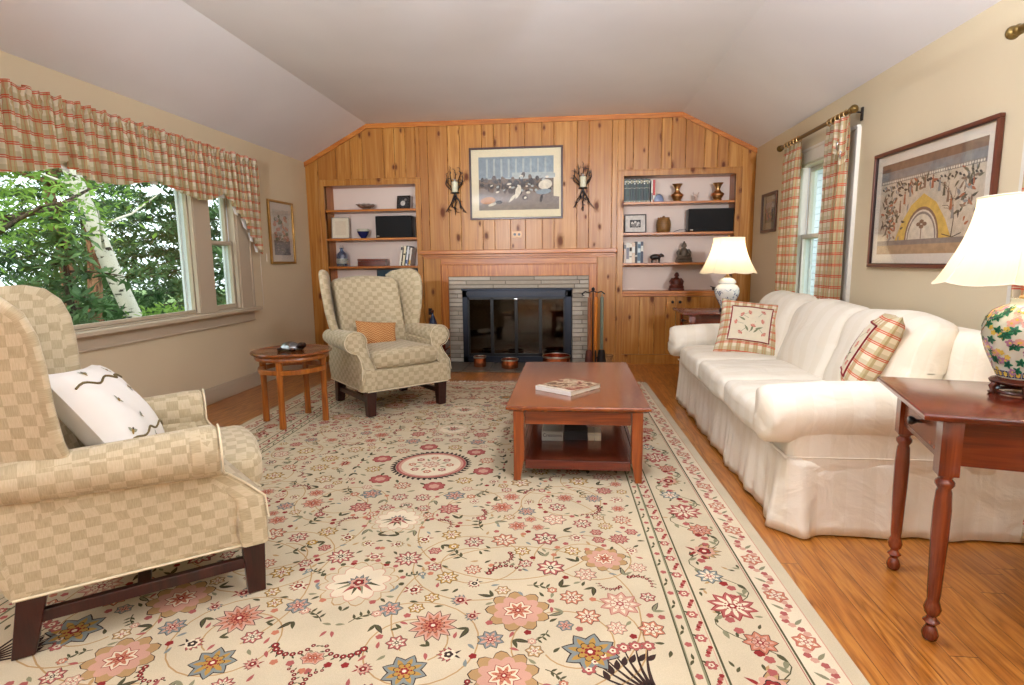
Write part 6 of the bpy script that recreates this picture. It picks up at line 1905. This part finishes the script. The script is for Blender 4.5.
def buddha(name, loc, label, mat, s, robe, fat=False):
    root = empty(name, loc, label=label, cat='statuette'); k = s
    mb = MB()
    # crossed legs and base
    mb.rbox(0, 0, .02 * k, .20 * k, .12 * k, .04 * k, .018 * k, 3, 4, fn=lambda x, y, z: (x * (1 - .15 * z / (.04 * k)), y, z))
    mb.tube([(-.07 * k, -.01 * k, .045 * k), (-.05 * k, -.055 * k, .05 * k), (.01 * k, -.06 * k, .055 * k), (.04 * k, -.045 * k, .05 * k)], [.026 * k, .026 * k, .02 * k, .015 * k], 10)
    mb.tube([(.07 * k, -.01 * k, .045 * k), (.05 * k, -.05 * k, .05 * k), (-.01 * k, -.055 * k, .045 * k)], [.026 * k, .026 * k, .018 * k], 10)
    w = 1.35 if fat else 1
    mb.tube([(0, .01 * k, .04 * k), (0, .008 * k, .08 * k), (0, .01 * k, .12 * k), (0, .012 * k, .155 * k), (0, .01 * k, .172 * k)], [.052 * k * w, .048 * k * w, .052 * k * w, .046 * k, .020 * k], 16)
    for s_ in (-1, 1): mb.tube([(s_ * .045 * k, .01 * k, .152 * k), (s_ * .070 * k * (1.1 if fat else 1), .0, .115 * k), (s_ * .066 * k, -.02 * k, .078 * k), (s_ * .02 * k, -.05 * k, .07 * k)], [.02 * k, .02 * k, .017 * k, .012 * k], 10)
    mb.build('body', mat, root, smooth=70)
    mb = MB()
    mb.tube([(0, .008 * k, .165 * k), (0, .004 * k, .18 * k), (0, 0, .20 * k), (0, .002 * k, .222 * k), (0, .004 * k, .234 * k)], [.015 * k, .022 * k, .028 * k, .024 * k, .012 * k], 14)
    if not fat: mb.tube([(0, .004 * k, .228 * k), (0, .004 * k, .244 * k), (0, .004 * k, .252 * k)], [.014 * k, .011 * k, .003 * k], 10)
    for s_ in (-1, 1): mb.rbox(s_ * .028 * k, .004 * k, .196 * k, .006 * k, .010 * k, .028 * k, .003 * k, 2, 1)
    mb.rbox(0, -.028 * k, .198 * k, .008 * k, .010 * k, .014 * k, .003 * k, 2, 1)
    for s_ in (-1, 1): mb.rbox(s_ * .010 * k, -.0255 * k, .205 * k, .010 * k, .004 * k, .003 * k, .001 * k, 1, 1)
    mb.rbox(0, -.0255 * k, .186 * k, .014 * k, .005 * k, .003 * k, .001 * k, 1, 1)
    mb.build('head', mat, root, smooth=70)
    return root
buddha('seated_buddha', (1.30, Y0, SR_[2]), 'grey-brown seated buddha statuette on the third right shelf', plain('weathered_bronze', srgb(104, 92, 80), .5, .3, var=.25), .97, None)
buddha('seated_monk_figure', (1.22, Y0 - .03, .862), 'dark red-brown seated figure on the countertop of the right bookcase', plain('red_brown_carved', srgb(92, 36, 22), .4, var=.25), .90, None, True)
mb = MB(); mb.rbox(0, 0, .02, .05, .05, .04, .012, 3, 1); mb.tube([(-.02, 0, .035), (-.05, 0, .05)], [.008, .004], 6)
lone(mb, 'small_ornament', plain('dark_ornament', srgb(60, 40, 30), .4), (1.66, Y0, .862), 'small dark ornament on the countertop behind the lamp', 'ornament', smooth=60)

# ================================================================== HEARTH THINGS
HZ = .0145
def pot(name, loc, r, h, label, handle=None, tilt=0, bail=False):
    root = empty(name, loc, label=label, cat='pot', group='copper pots on the hearth')
    mb = MB(); mb.lathe([(0, 0), (r * .9, 0), (r * .98, .006), (r, h * .5), (r * .99, h), (r * .94, h), (r * .93, .01), (0, .008)], 36, cap=False); mb.build('body', m_copper, root, smooth=50)
    mb = MB(); mb.tube([(r * cos(a), r * sin(a), h) for a in [2*pi*i/40 for i in range(40)]], .004, 6, closed=True)
    mb.lathe([(r * .985, h * .86), (r * 1.012, h * .87), (r * 1.012, h), (r * .98, h)], 36, cap=False); kid_label(mb.build('rim', m_tin, root, smooth=60), 'pale tinned rim')
    if handle:
        a, L_ = handle
        mb = MB(); mb.tube([(r * cos(a), r * sin(a), h * .6), ((r + L_ * .3) * cos(a), (r + L_ * .3) * sin(a), h * .7), ((r + L_) * cos(a), (r + L_) * sin(a), h * .62)], [.008, .006, .009], 8)
        mb.build('handle', m_iron, root, smooth=60)
    if bail:
        mb = MB(); mb.tube([(r * cos(a), -.02 - .0 * a, h * .5 + .02 + r * .9 * 0 + .03 * sin(a)) for a in [pi * i / 14 for i in range(15)]], .003, 6); mb.build('handle', m_brass, root, smooth=60)
    return root
pot('copper_pot', (-1.055, 6.46, HZ), .072, .12, 'small copper pot at the left of the hearth', (pi, .03))
pot('copper_saucepan', (-.70, 6.40, HZ), .098, .10, 'copper saucepan with dark side handle in the middle of the hearth', (radians(195), .08))
pot('copper_basin', (-.17, 6.50, HZ), .160, .13, 'wide copper pan with tinned rim, behind the coffee table')
# fireplace tools
ts = empty('fireplace_tool_stand', (.245, 6.52, HZ), label='iron fireplace tool stand at the right of the hearth', cat='tool stand')
mb = MB(); mb.lathe([(0, 0), (.10, 0), (.10, .012), (.085, .022), (.02, .03), (.012, .05)], 28)
mb.tube([(0, .04, .01), (0, .04, .86)], .007, 10); mb.tube([(-.11, 0, .845), (-.12, -.01, .82), (-.10, -.02, .812)], .006, 6)
mb.tube([(-.13, -.01, .83), (-.09, 0, .86), (-.045, 0, .845), (0, 0, .87), (.045, 0, .845), (.09, 0, .86), (.13, -.01, .83)], .0075, 8); mb.lathe([(.008, .86), (.02, .88), (.016, .9), (.0, .91)], 12)
mb.build('stand_frame', m_iron, ts, smooth=50)
def tool(name, loc, label, kind, mat):
    root = empty(name, loc, label=label, cat='fireplace tool')
    mb = MB(); mb.tube([(0, 0, .20), (0, 0, .80)], .019, 12); mb.tube([(0, 0, .78), (0, 0, .835), (.01, -.012, .85), (.012, -.02, .84)], .006, 8); mb.build('shaft', mat, root, smooth=60)
    mb = MB()
    if kind == 'brush': mb.lathe([(.015, .2), (.034, .19), (.042, .12), (.046, .012), (.0, .012)], 20)
    elif kind == 'shovel': mb.rbox(0, 0, .10, .10, .03, .19, .012, 3, 3, fn=lambda x, y, z: (x * (.7 + .5 * (.2 - z) / .2), y - .02 * (1 - (x / .05) ** 2), z))
    else: mb.tube([(0, 0, .21), (0, 0, .06), (0, 0, .012)], [.009, .008, .002], 8); mb.tube([(0, 0, .1), (.03, 0, .12), (.04, 0, .15)], [.007, .006, .002], 8)
    mb.build({'brush': 'bristles', 'shovel': 'blade', 'poker': 'point'}[kind], m_iron if kind != 'brush' else plain('dark_red_bristle', srgb(86, 40, 30), .8), root, smooth=60)
tool('hearth_brush', (.20, 6.47, HZ), 'hearth brush with copper-brown shaft hanging on the tool stand', 'brush', plain('red_brown_shaft', srgb(142, 86, 56), .3))
tool('hearth_poker', (.275, 6.47, HZ), 'poker with bright orange-brown shaft hanging on the tool stand', 'poker', plain('orange_shaft', srgb(206, 122, 44), .25))
tool('hearth_shovel', (.345, 6.53, HZ), 'shovel with grey-green shaft at the right of the tool stand', 'shovel', plain('grey_green_shaft', srgb(120, 130, 112), .35))
# woven basket of kindling at the far right
root = empty('kindling_basket', (.40, 6.60, .0), label='small low tan basket beside the fireplace tools', cat='basket')
mb = MB(); mb.lathe([(.0, .002), (.055, .002), (.075, .09), (.085, .13), (.078, .13), (.05, .012), (0, .01)], 20, cap=False); mb.build('basket_wall', plain('wicker', srgb(150, 112, 70), .8, var=.3, scale=70), root, smooth=50)
mb = MB(); mb.tube([(.082 * cos(a), .082 * sin(a), .13 + .003 * sin(a * 14)) for a in [2*pi*i/40 for i in range(40)]], .006, 6, closed=True); mb.build('basket_rim', plain('wicker_rim', srgb(120, 84, 48), .8), root, smooth=60)
# log bucket with the blue bottle behind the armchair
root = empty('wood_crate', (-1.60, 6.50, 0), label='dark wooden crate behind the armchair, left of the fireplace', cat='crate')
mb = MB(); mb.box(-.16, .16, -.12, .12, .0, .02)
for s in (-1, 1):
    for z0 in (.03, .13, .23, .33): mb.box(-.16, .16, s * .12 - .008, s * .12 + .008, z0, z0 + .085); mb.box(s * .152 - .008, s * .152 + .008, -.112, .112, z0, z0 + .085)
mb.box(-.17, .17, -.13, .13, .42, .44); mb.build('slats', m_mahog, root, bevel=.003)
root = empty('blue_bottle', (-1.60, 6.46, .44), label='dark blue conical bottle with narrow neck, left of the fireplace', cat='bottle')
mb = MB(); mb.lathe([(.058, 0), (.062, .008), (.055, .05), (.036, .12), (.020, .165), (.012, .185), (.011, .21), (.0, .21)], 24); mb.build('body', plain('dark_blue_glass', srgb(26, 40, 74), .12), root, smooth=60)
mb = MB(); mb.lathe([(.013, .205), (.017, .21), (.017, .232), (.0, .236)], 16); kid_label(mb.build('cap', plain('rusty_cap', srgb(112, 56, 34), .4), root, smooth=60), 'brown cap')

# ================================================================== ADDED FILL LIGHTS (out of the frame above and behind the camera)
m_opal = NT('opal_glass'); _tr = m_opal.node('ShaderNodeBsdfTransparent'); _mx = m_opal.node('ShaderNodeMixShader'); _mx.inputs[0].default_value = .35
m_opal.link(_tr.outputs[0], _mx.inputs[1]); m_opal.link(m_opal.b.outputs[0], _mx.inputs[2]); m_opal.link(_mx.outputs[0], m_opal.n['Material Output'].inputs[0])
m_opal = m_opal.done((1, .96, .9, 1), .4, Emission__Color=(1, .92, .8, 1), Emission__Strength=3.0)
def flush(x, y, power, label, drop=0.0):  # unseen fixtures added to brighten ceiling and far wall
    z = ceil_z(x)
    root = empty('ceiling_fill_light', (x, y, z), label=label, cat='ceiling light', group='added ceiling fill lights')
    mb = MB(); mb.lathe([(.0, -.0005), (.17, -.0005), (.18, -.01), (.175, -.025), (.0, -.025)], 32); mb.build('canopy', m_brass, root, smooth=40)
    if drop:
        mb = MB(); mb.tube([(0, 0, -.02), (0, 0, -.03 - drop)], .009, 10); mb.build('stem', m_brass, root, smooth=50)
    mb = MB(); mb.lathe([(r_, z_ - drop) for r_, z_ in ((.0005, -.02), (.12, -.026), (.17, -.05), (.17, -.09), (.15, -.13), (.10, -.16), (.0005, -.17))] if drop else [(.165, -.026), (.20, -.05), (.20, -.09), (.17, -.13), (.10, -.16), (.0005, -.17)], 32, cap=False); mb.build('glass_dish', m_opal, root, smooth=60)
    ld = bpy.data.lights.new('ceiling_fill_lamp', 'POINT'); ld.shadow_soft_size = .06; ld.energy = power; ld.color = (.85, .92, 1.0)
    lo = bpy.data.objects.new('ceiling_fill_lamp', ld); C.objects.link(lo); lo.parent = root; lo.location = (0, 0, -.10 - drop)
flush(.25, 2.15, L_FILL_MID, 'added ceiling fill light on a short stem, unseen above the view', .30)
flush(.35, -1.0, L_FILL_REAR, 'added flush ceiling fill light, unseen behind the camera')
def add_fill_spot(x, y, h, aim, label):  # unseen stands added to throw extra light on the far ceiling
    root = empty('fill_spotlight_stand', (x, y, 0), label=label, cat='spotlight', group='added fill spotlights behind the camera')
    for k in range(3):
        a = k * 2 * pi / 3 + .3; mb = MB(); mb.tube([(0, 0, .55), (.38 * cos(a), .38 * sin(a), .008)], .010, 8); mb.build('leg', m_black, root, smooth=60)
    mb = MB(); mb.tube([(0, 0, .45), (0, 0, h - .06)], .012, 10); mb.build('pole', m_black, root, smooth=60)
    d = (Vector(aim) - Vector((x, y, h))).normalized()
    q = d.to_track_quat('Z', 'Y').to_matrix()
    mb = MB(); mb.lathe([(.0, -.16), (.045, -.15), (.05, -.02), (.075, .03), (.072, .03), (.046, -.015), (.0, -.02)], 24, fn=lambda u, v, w: tuple(q @ Vector((u, v, w)) + Vector((0, 0, h))))
    mb.build('head', m_black, root, smooth=40)
    ld = bpy.data.lights.new('fill_spotlight_lamp', 'SPOT'); ld.energy = L_FILL_SPOT; ld.spot_size = radians(50); ld.spot_blend = 1.0; ld.shadow_soft_size = .06; ld.color = (.92, .95, 1.0)
    lo = bpy.data.objects.new('fill_spotlight_lamp', ld); C.objects.link(lo); lo.parent = root
    lo.location = tuple(Vector((0, 0, h)) + d * .04); lo.rotation_euler = d.to_track_quat('-Z', 'Y').to_euler()
add_fill_spot(-1.4, -.8, 1.85, (-1.4, 5.3, 2.84), 'added black fill spotlight on a stand behind the camera, aimed left at the ceiling')
add_fill_spot(1.5, -.8, 1.85, (.75, 5.3, 2.84), 'added black fill spotlight on a stand behind the camera, aimed right at the ceiling')
def add_uplight(x, y, label):  # unseen uplighters added for soft light bounced from the ceiling
    root = empty('fill_uplighter', (x, y, 0), label=label, cat='added floor lamp', group='added fill uplighters behind the camera')
    mb = MB(); mb.lathe([(0, 0), (.14, 0), (.14, .012), (.03, .03), (.012, .06)], 28); mb.build('base', m_oldbrass, root, smooth=40)
    mb = MB(); mb.tube([(0, 0, .05), (0, 0, 1.66)], .011, 12); mb.build('pole', m_oldbrass, root, smooth=60)
    mb = MB(); mb.lathe([(.012, 1.64), (.05, 1.66), (.12, 1.70), (.18, 1.77), (.176, 1.77), (.115, 1.71), (.04, 1.675), (0, 1.67)], 32, cap=False); mb.build('bowl', m_white, root, smooth=50)
    ld = bpy.data.lights.new('fill_uplighter_lamp', 'AREA'); ld.shape = 'DISK'; ld.size = .22; ld.energy = L_FILL_UP; ld.color = (.85, .92, 1.0)
    lo = bpy.data.objects.new('fill_uplighter_lamp', ld); C.objects.link(lo); lo.parent = root; lo.location = (0, 0, 1.73); lo.rotation_euler = (pi, 0, 0)
add_uplight(-2.5, -1.5, 'added brass fill uplighter behind the camera, on the left')
add_uplight(1.4, -1.7, 'added brass fill uplighter behind the camera, on the right')

# ================================================================== OUTSIDE
GZ = -.75
m_ground = paint('garden_ground', srgb(96, 120, 62), .3)
mb = MB(); mb.box(-45, XL - .2, -30, 45, GZ - .1, GZ); struct(mb, 'garden_ground', m_ground)
mb = MB(); mb.box(XR + .2, 30, -20, 40, GZ - .1, GZ); struct(mb, 'side_yard_ground', m_ground)
mb = MB(); mb.box(XL - .16, XR + .16, YR - .1, 7.4, GZ - .1, -.12); struct(mb, 'wall_foundation', plain('foundation', srgb(150, 146, 140), .9))
def bark(name, a, b, sc):
    t = NT(name); v = t.coord('Object', (1, 1, .25 if 'birch' not in name else 2.2))
    n = t.noise(v, sc, 4, .6, .4)
    t.bump(n, .5, .01)
    return t.done(t.ramp(n, [(.42, a), (.55, b)] if 'birch' not in name else [(.36, a), (.42, b)]), .9, 0, .1)
m_barkd = bark('dark_bark', srgb(52, 44, 38), srgb(92, 78, 66), 14)
m_barkr = bark('pine_bark', srgb(84, 58, 42), srgb(138, 100, 76), 14)
m_birch = bark('birch_bark', srgb(60, 54, 48), srgb(198, 190, 176), 6)
def leafmat(name, a, b, tr=.45):
    t = NT(name)
    n = t.noise(t.coord('Object'), 2.5, 3)
    col = t.ramp(n, [(.35, a), (.65, b)])
    t.done(col, .6, 0, .3)
    ts_ = t.node('ShaderNodeBsdfTranslucent'); t.link(col, ts_.inputs[0])
    mx = t.node('ShaderNodeMixShader'); mx.inputs[0].default_value = tr
    t.link(t.b.outputs[0], mx.inputs[1]); t.link(ts_.outputs[0], mx.inputs[2]); t.link(mx.outputs[0], t.n['Material Output'].inputs[0])
    return t.m
m_lf1 = leafmat('bright_leaves', srgb(96, 134, 48), srgb(152, 184, 88))
m_lf2 = leafmat('conifer_needles', srgb(62, 92, 56), srgb(110, 142, 88), .3)
m_lf3 = leafmat('mid_leaves', srgb(66, 98, 46), srgb(104, 136, 70))
def quadleaf(V, F, p, s, r, long=1.0):
    a = r.uniform(0, 6.3); b = r.uniform(-.9, .9)
    ux, uy, uz = cos(a) * cos(b), sin(a) * cos(b), sin(b)
    c = r.uniform(0, 6.3); wx, wy, wz = cos(c), sin(c), r.uniform(-.6, .6)
    o = len(V)
    V += [(p[0], p[1], p[2]), (p[0] + (ux * .5 * long + wx * .22) * s, p[1] + (uy * .5 * long + wy * .22) * s, p[2] + (uz * .5 * long + wz * .22) * s), (p[0] + ux * s * long, p[1] + uy * s * long, p[2] + uz * s * long), (p[0] + (ux * .5 * long - wx * .22) * s, p[1] + (uy * .5 * long - wy * .22) * s, p[2] + (uz * .5 * long - wz * .22) * s)]
    F.append((o, o + 1, o + 2, o + 3))
def deciduous(loc, h, rtop, trunk_r, seed, label, nleaf, ls, m_l, m_b, base=.35, name='tree'):
    r = random.Random(seed)
    root = empty(name, (loc[0], loc[1], GZ), label=label, cat='tree', group='trees outside the left window')
    mb = MB(); pts = [(r.uniform(-.06, .06) * i, r.uniform(-.06, .06) * i, h * i / 6) for i in range(7)]; pts[0] = (0, 0, 0)
    mb.tube(pts, [trunk_r * (1 - .12 * i) for i in range(7)], 12); tips = []
    for k in range(22):
        z = h * r.uniform(base, .95); a = r.random() * 6.3; L_ = rtop * r.uniform(.5, 1) * (1.15 - .6 * abs(z / h - .6))
        bp = [(0, 0, z), (L_ * .4 * cos(a), L_ * .4 * sin(a), z + .12 * L_), (L_ * .75 * cos(a + .2), L_ * .75 * sin(a + .2), z + .3 * L_), (L_ * cos(a + .3), L_ * sin(a + .3), z + .35 * L_)]
        mb.tube(bp, [trunk_r * .28, trunk_r * .18, trunk_r * .1, .006], 6); tips += bp[1:]
    mb.build('trunk', m_b, root, smooth=60)
    V = []; F = []
    for i in range(nleaf):
        t_ = r.choice(tips); q = (r.gauss(t_[0], rtop * .16), r.gauss(t_[1], rtop * .16), r.gauss(t_[2], rtop * .13))
        quadleaf(V, F, q, ls * r.uniform(.6, 1.3), r)
    mb = MB(); mb.add(V, F); fo = mb.build('foliage', m_l, root); fo['kind'] = 'stuff'
    return root
def conifer(loc, h, rb, trunk_r, seed, label, nb, m_b, zb=.12, dens=26):
    r = random.Random(seed)
    root = empty('conifer_tree', (loc[0], loc[1], GZ), label=label, cat='tree', group='trees outside the left window')
    mb = MB(); mb.tube([(0, 0, 0), (.03, 0, h * .4), (0, .02, h * .75), (0, 0, h)], [trunk_r, trunk_r * .8, trunk_r * .45, .01], 12)
    V = []; F = []
    for k in range(nb):
        t_ = zb + (1 - zb) * (k + .5) / nb; z = h * t_; a = k * 2.4 + r.uniform(-.3, .3); L_ = rb * (1 - t_) ** .6 * r.uniform(.75, 1.1)
        bp = []
        for i in range(5):
            q = i / 4; bp.append((L_ * q * cos(a), L_ * q * sin(a), z + .06 * L_ * q - .22 * L_ * q * q))
        mb.tube(bp, [.02, .014, .010, .007, .003], 5)
        for i in range(int(dens * L_)):
            q = r.uniform(.12, 1); sw = .30 * L_ * (1 - .6 * q) * r.uniform(-1, 1)
            px = L_ * q * cos(a) - sw * sin(a); py = L_ * q * sin(a) + sw * cos(a); pz = z + .06 * L_ * q - .22 * L_ * q * q - abs(sw) * .2 + r.uniform(-.03, .03)
            for _ in range(3): quadleaf(V, F, (px, py, pz), r.uniform(.10, .20), r, 1.3)
    mb.build('trunk', m_b, root, smooth=60)
    mb = MB(); mb.add(V, F); fo = mb.build('foliage', m_lf2, root); fo['kind'] = 'stuff'
    return root
# birch leaning to the right across the view
birch = empty('birch_tree', (-7.4, 9.1, GZ), label='leaning white birch trunk seen through the large left window', cat='tree', group='trees outside the left window')
mb = MB(); mb.tube([(.12, .15, 0), (.02, .05, .6), (-.18, -.30, 1.9), (-.35, -.60, 3.2), (-.6, -.95, 5.0), (-.75, -1.2, 7)], [.15, .14, .125, .115, .09, .05], 14)
for (z, a, L_) in ((2.6, 1.2, 1.2), (3.2, 4.2, 1.4), (3.8, 2.6, 1.1), (2.2, 5.4, .8), (4.6, .4, 1.5)):
    x0, y0 = -.18 - .13 * (z - 1.9), -.30 - .23 * (z - 1.9)
    mb.tube([(x0, y0, z), (x0 + L_ * .5 * cos(a), y0 + L_ * .5 * sin(a), z + .25), (x0 + L_ * cos(a), y0 + L_ * sin(a), z + .7)], [.03, .02, .006], 6)
mb.build('trunk', m_birch, birch, smooth=60)
deciduous((-6.3, 5.6), 5.4, 1.7, .16, 31, 'broadleaf tree with dark trunk at the left edge of the large window', 9000, .095, m_lf1, m_barkd, .40)
deciduous((-9.2, 9.6), 6.5, 2.2, .15, 32, 'reddish twin-trunked tree behind the birch, its left stem', 6000, .12, m_lf3, m_barkr, .5)
deciduous((-8.7, 9.6), 6.8, 2.0, .14, 33, 'reddish twin-trunked tree behind the birch, its right stem', 5000, .12, m_lf3, m_barkr, .55)
conifer((-8.6, 12.6), 6.5, 2.8, .14, 41, 'dark conifer with drooping branches right of the birch', 60, m_barkd, .10, 46)
conifer((-13.2, 14.6), 9.0, 4.2, .18, 42, 'tall conifer far behind the birch', 70, m_barkd, .05, 50)
conifer((-17.0, 12.5), 9.5, 4.4, .2, 47, 'broad conifer in the distance between the twin trunks', 70, m_barkd, .05, 50)
conifer((-7.0, 7.3), 2.9, 1.5, .07, 43, 'young conifer low in front of the birch', 26, m_barkd, .06, 40)
conifer((-11.2, 6.6), 7.8, 3.2, .16, 44, 'tall conifer behind the broadleaf tree', 60, m_barkd, .05, 50)
deciduous((-14.5, 8.0), 8.5, 3.8, .18, 34, 'pale green broadleaf tree in the far background', 9000, .30, m_lf1, m_barkd, .2)
deciduous((-7.6, 14.8), 5.5, 2.0, .10, 35, 'loose light green tree seen through the narrow sash window', 1800, .18, m_lf3, m_barkd, .25)
def shrub(loc, r_, seed, label, m_l, n):
    r = random.Random(seed)
    root = empty('garden_shrub', (loc[0], loc[1], GZ), label=label, cat='shrub', group='shrubs outside the left window')
    mb = MB()
    for k in range(9):
        a = k * .7; mb.tube([(0, 0, 0), (r_ * .4 * cos(a), r_ * .4 * sin(a), r_ * .7), (r_ * .8 * cos(a), r_ * .8 * sin(a), r_ * 1.1)], [.02, .012, .004], 5)
    mb.build('stems', m_barkd, root)
    V = []; F = []
    for i in range(n):
        a = r.random() * 6.3; q = r.random() ** .4; e = r.uniform(0, 1.5)
        quadleaf(V, F, (r_ * q * cos(a) * cos(e), r_ * q * sin(a) * cos(e), r_ * .25 + r_ * 1.1 * q * sin(e)), .13, r)
    mb = MB(); mb.add(V, F); fo = mb.build('foliage', m_l, root); fo['kind'] = 'stuff'
for i, (x, y, r_, m_l, lab) in enumerate([(-5.6, 6.6, .95, m_lf3, 'leafy shrub close outside the large window, nearest the armchair'), (-6.4, 8.3, 1.0, m_lf1, 'bright green shrub below the birch'), (-8.6, 7.2, 1.2, m_lf1, 'bright green shrub left of the twin trunks'), (-6.8, 10.4, .9, m_lf2, 'dark green shrub right of the birch foot'), (-10.5, 10.6, 1.5, m_lf3, 'large shrub behind the twin trunks')]):
    shrub((x, y), r_, 60 + i, lab, m_l, 1600)
# pale neighbouring house beyond the right window
hs = empty('neighbour_house', (6.5, 16, GZ), label='pale grey house wall beyond the right window', cat='house')
mb = MB()
for i in range(26): mb.box(-.5, 3.5, -5, 5, i * .16, i * .16 + .15)
mb.build('siding', plain('pale_siding', srgb(206, 212, 220), .7, var=.03), hs)
mb = MB(); mb.add([(-.9, -5.3, 4.15), (1.5, -5.3, 5.6), (3.9, -5.3, 4.15), (-.9, 5.3, 4.15), (1.5, 5.3, 5.6), (3.9, 5.3, 4.15)], [(0, 1, 4, 3), (1, 2, 5, 4), (0, 2, 1), (3, 4, 5), (0, 3, 5, 2)]); mb.build('roof', plain('shingle_roof', srgb(96, 96, 100), .9, var=.2), hs)
bpy.context.view_layer.update()
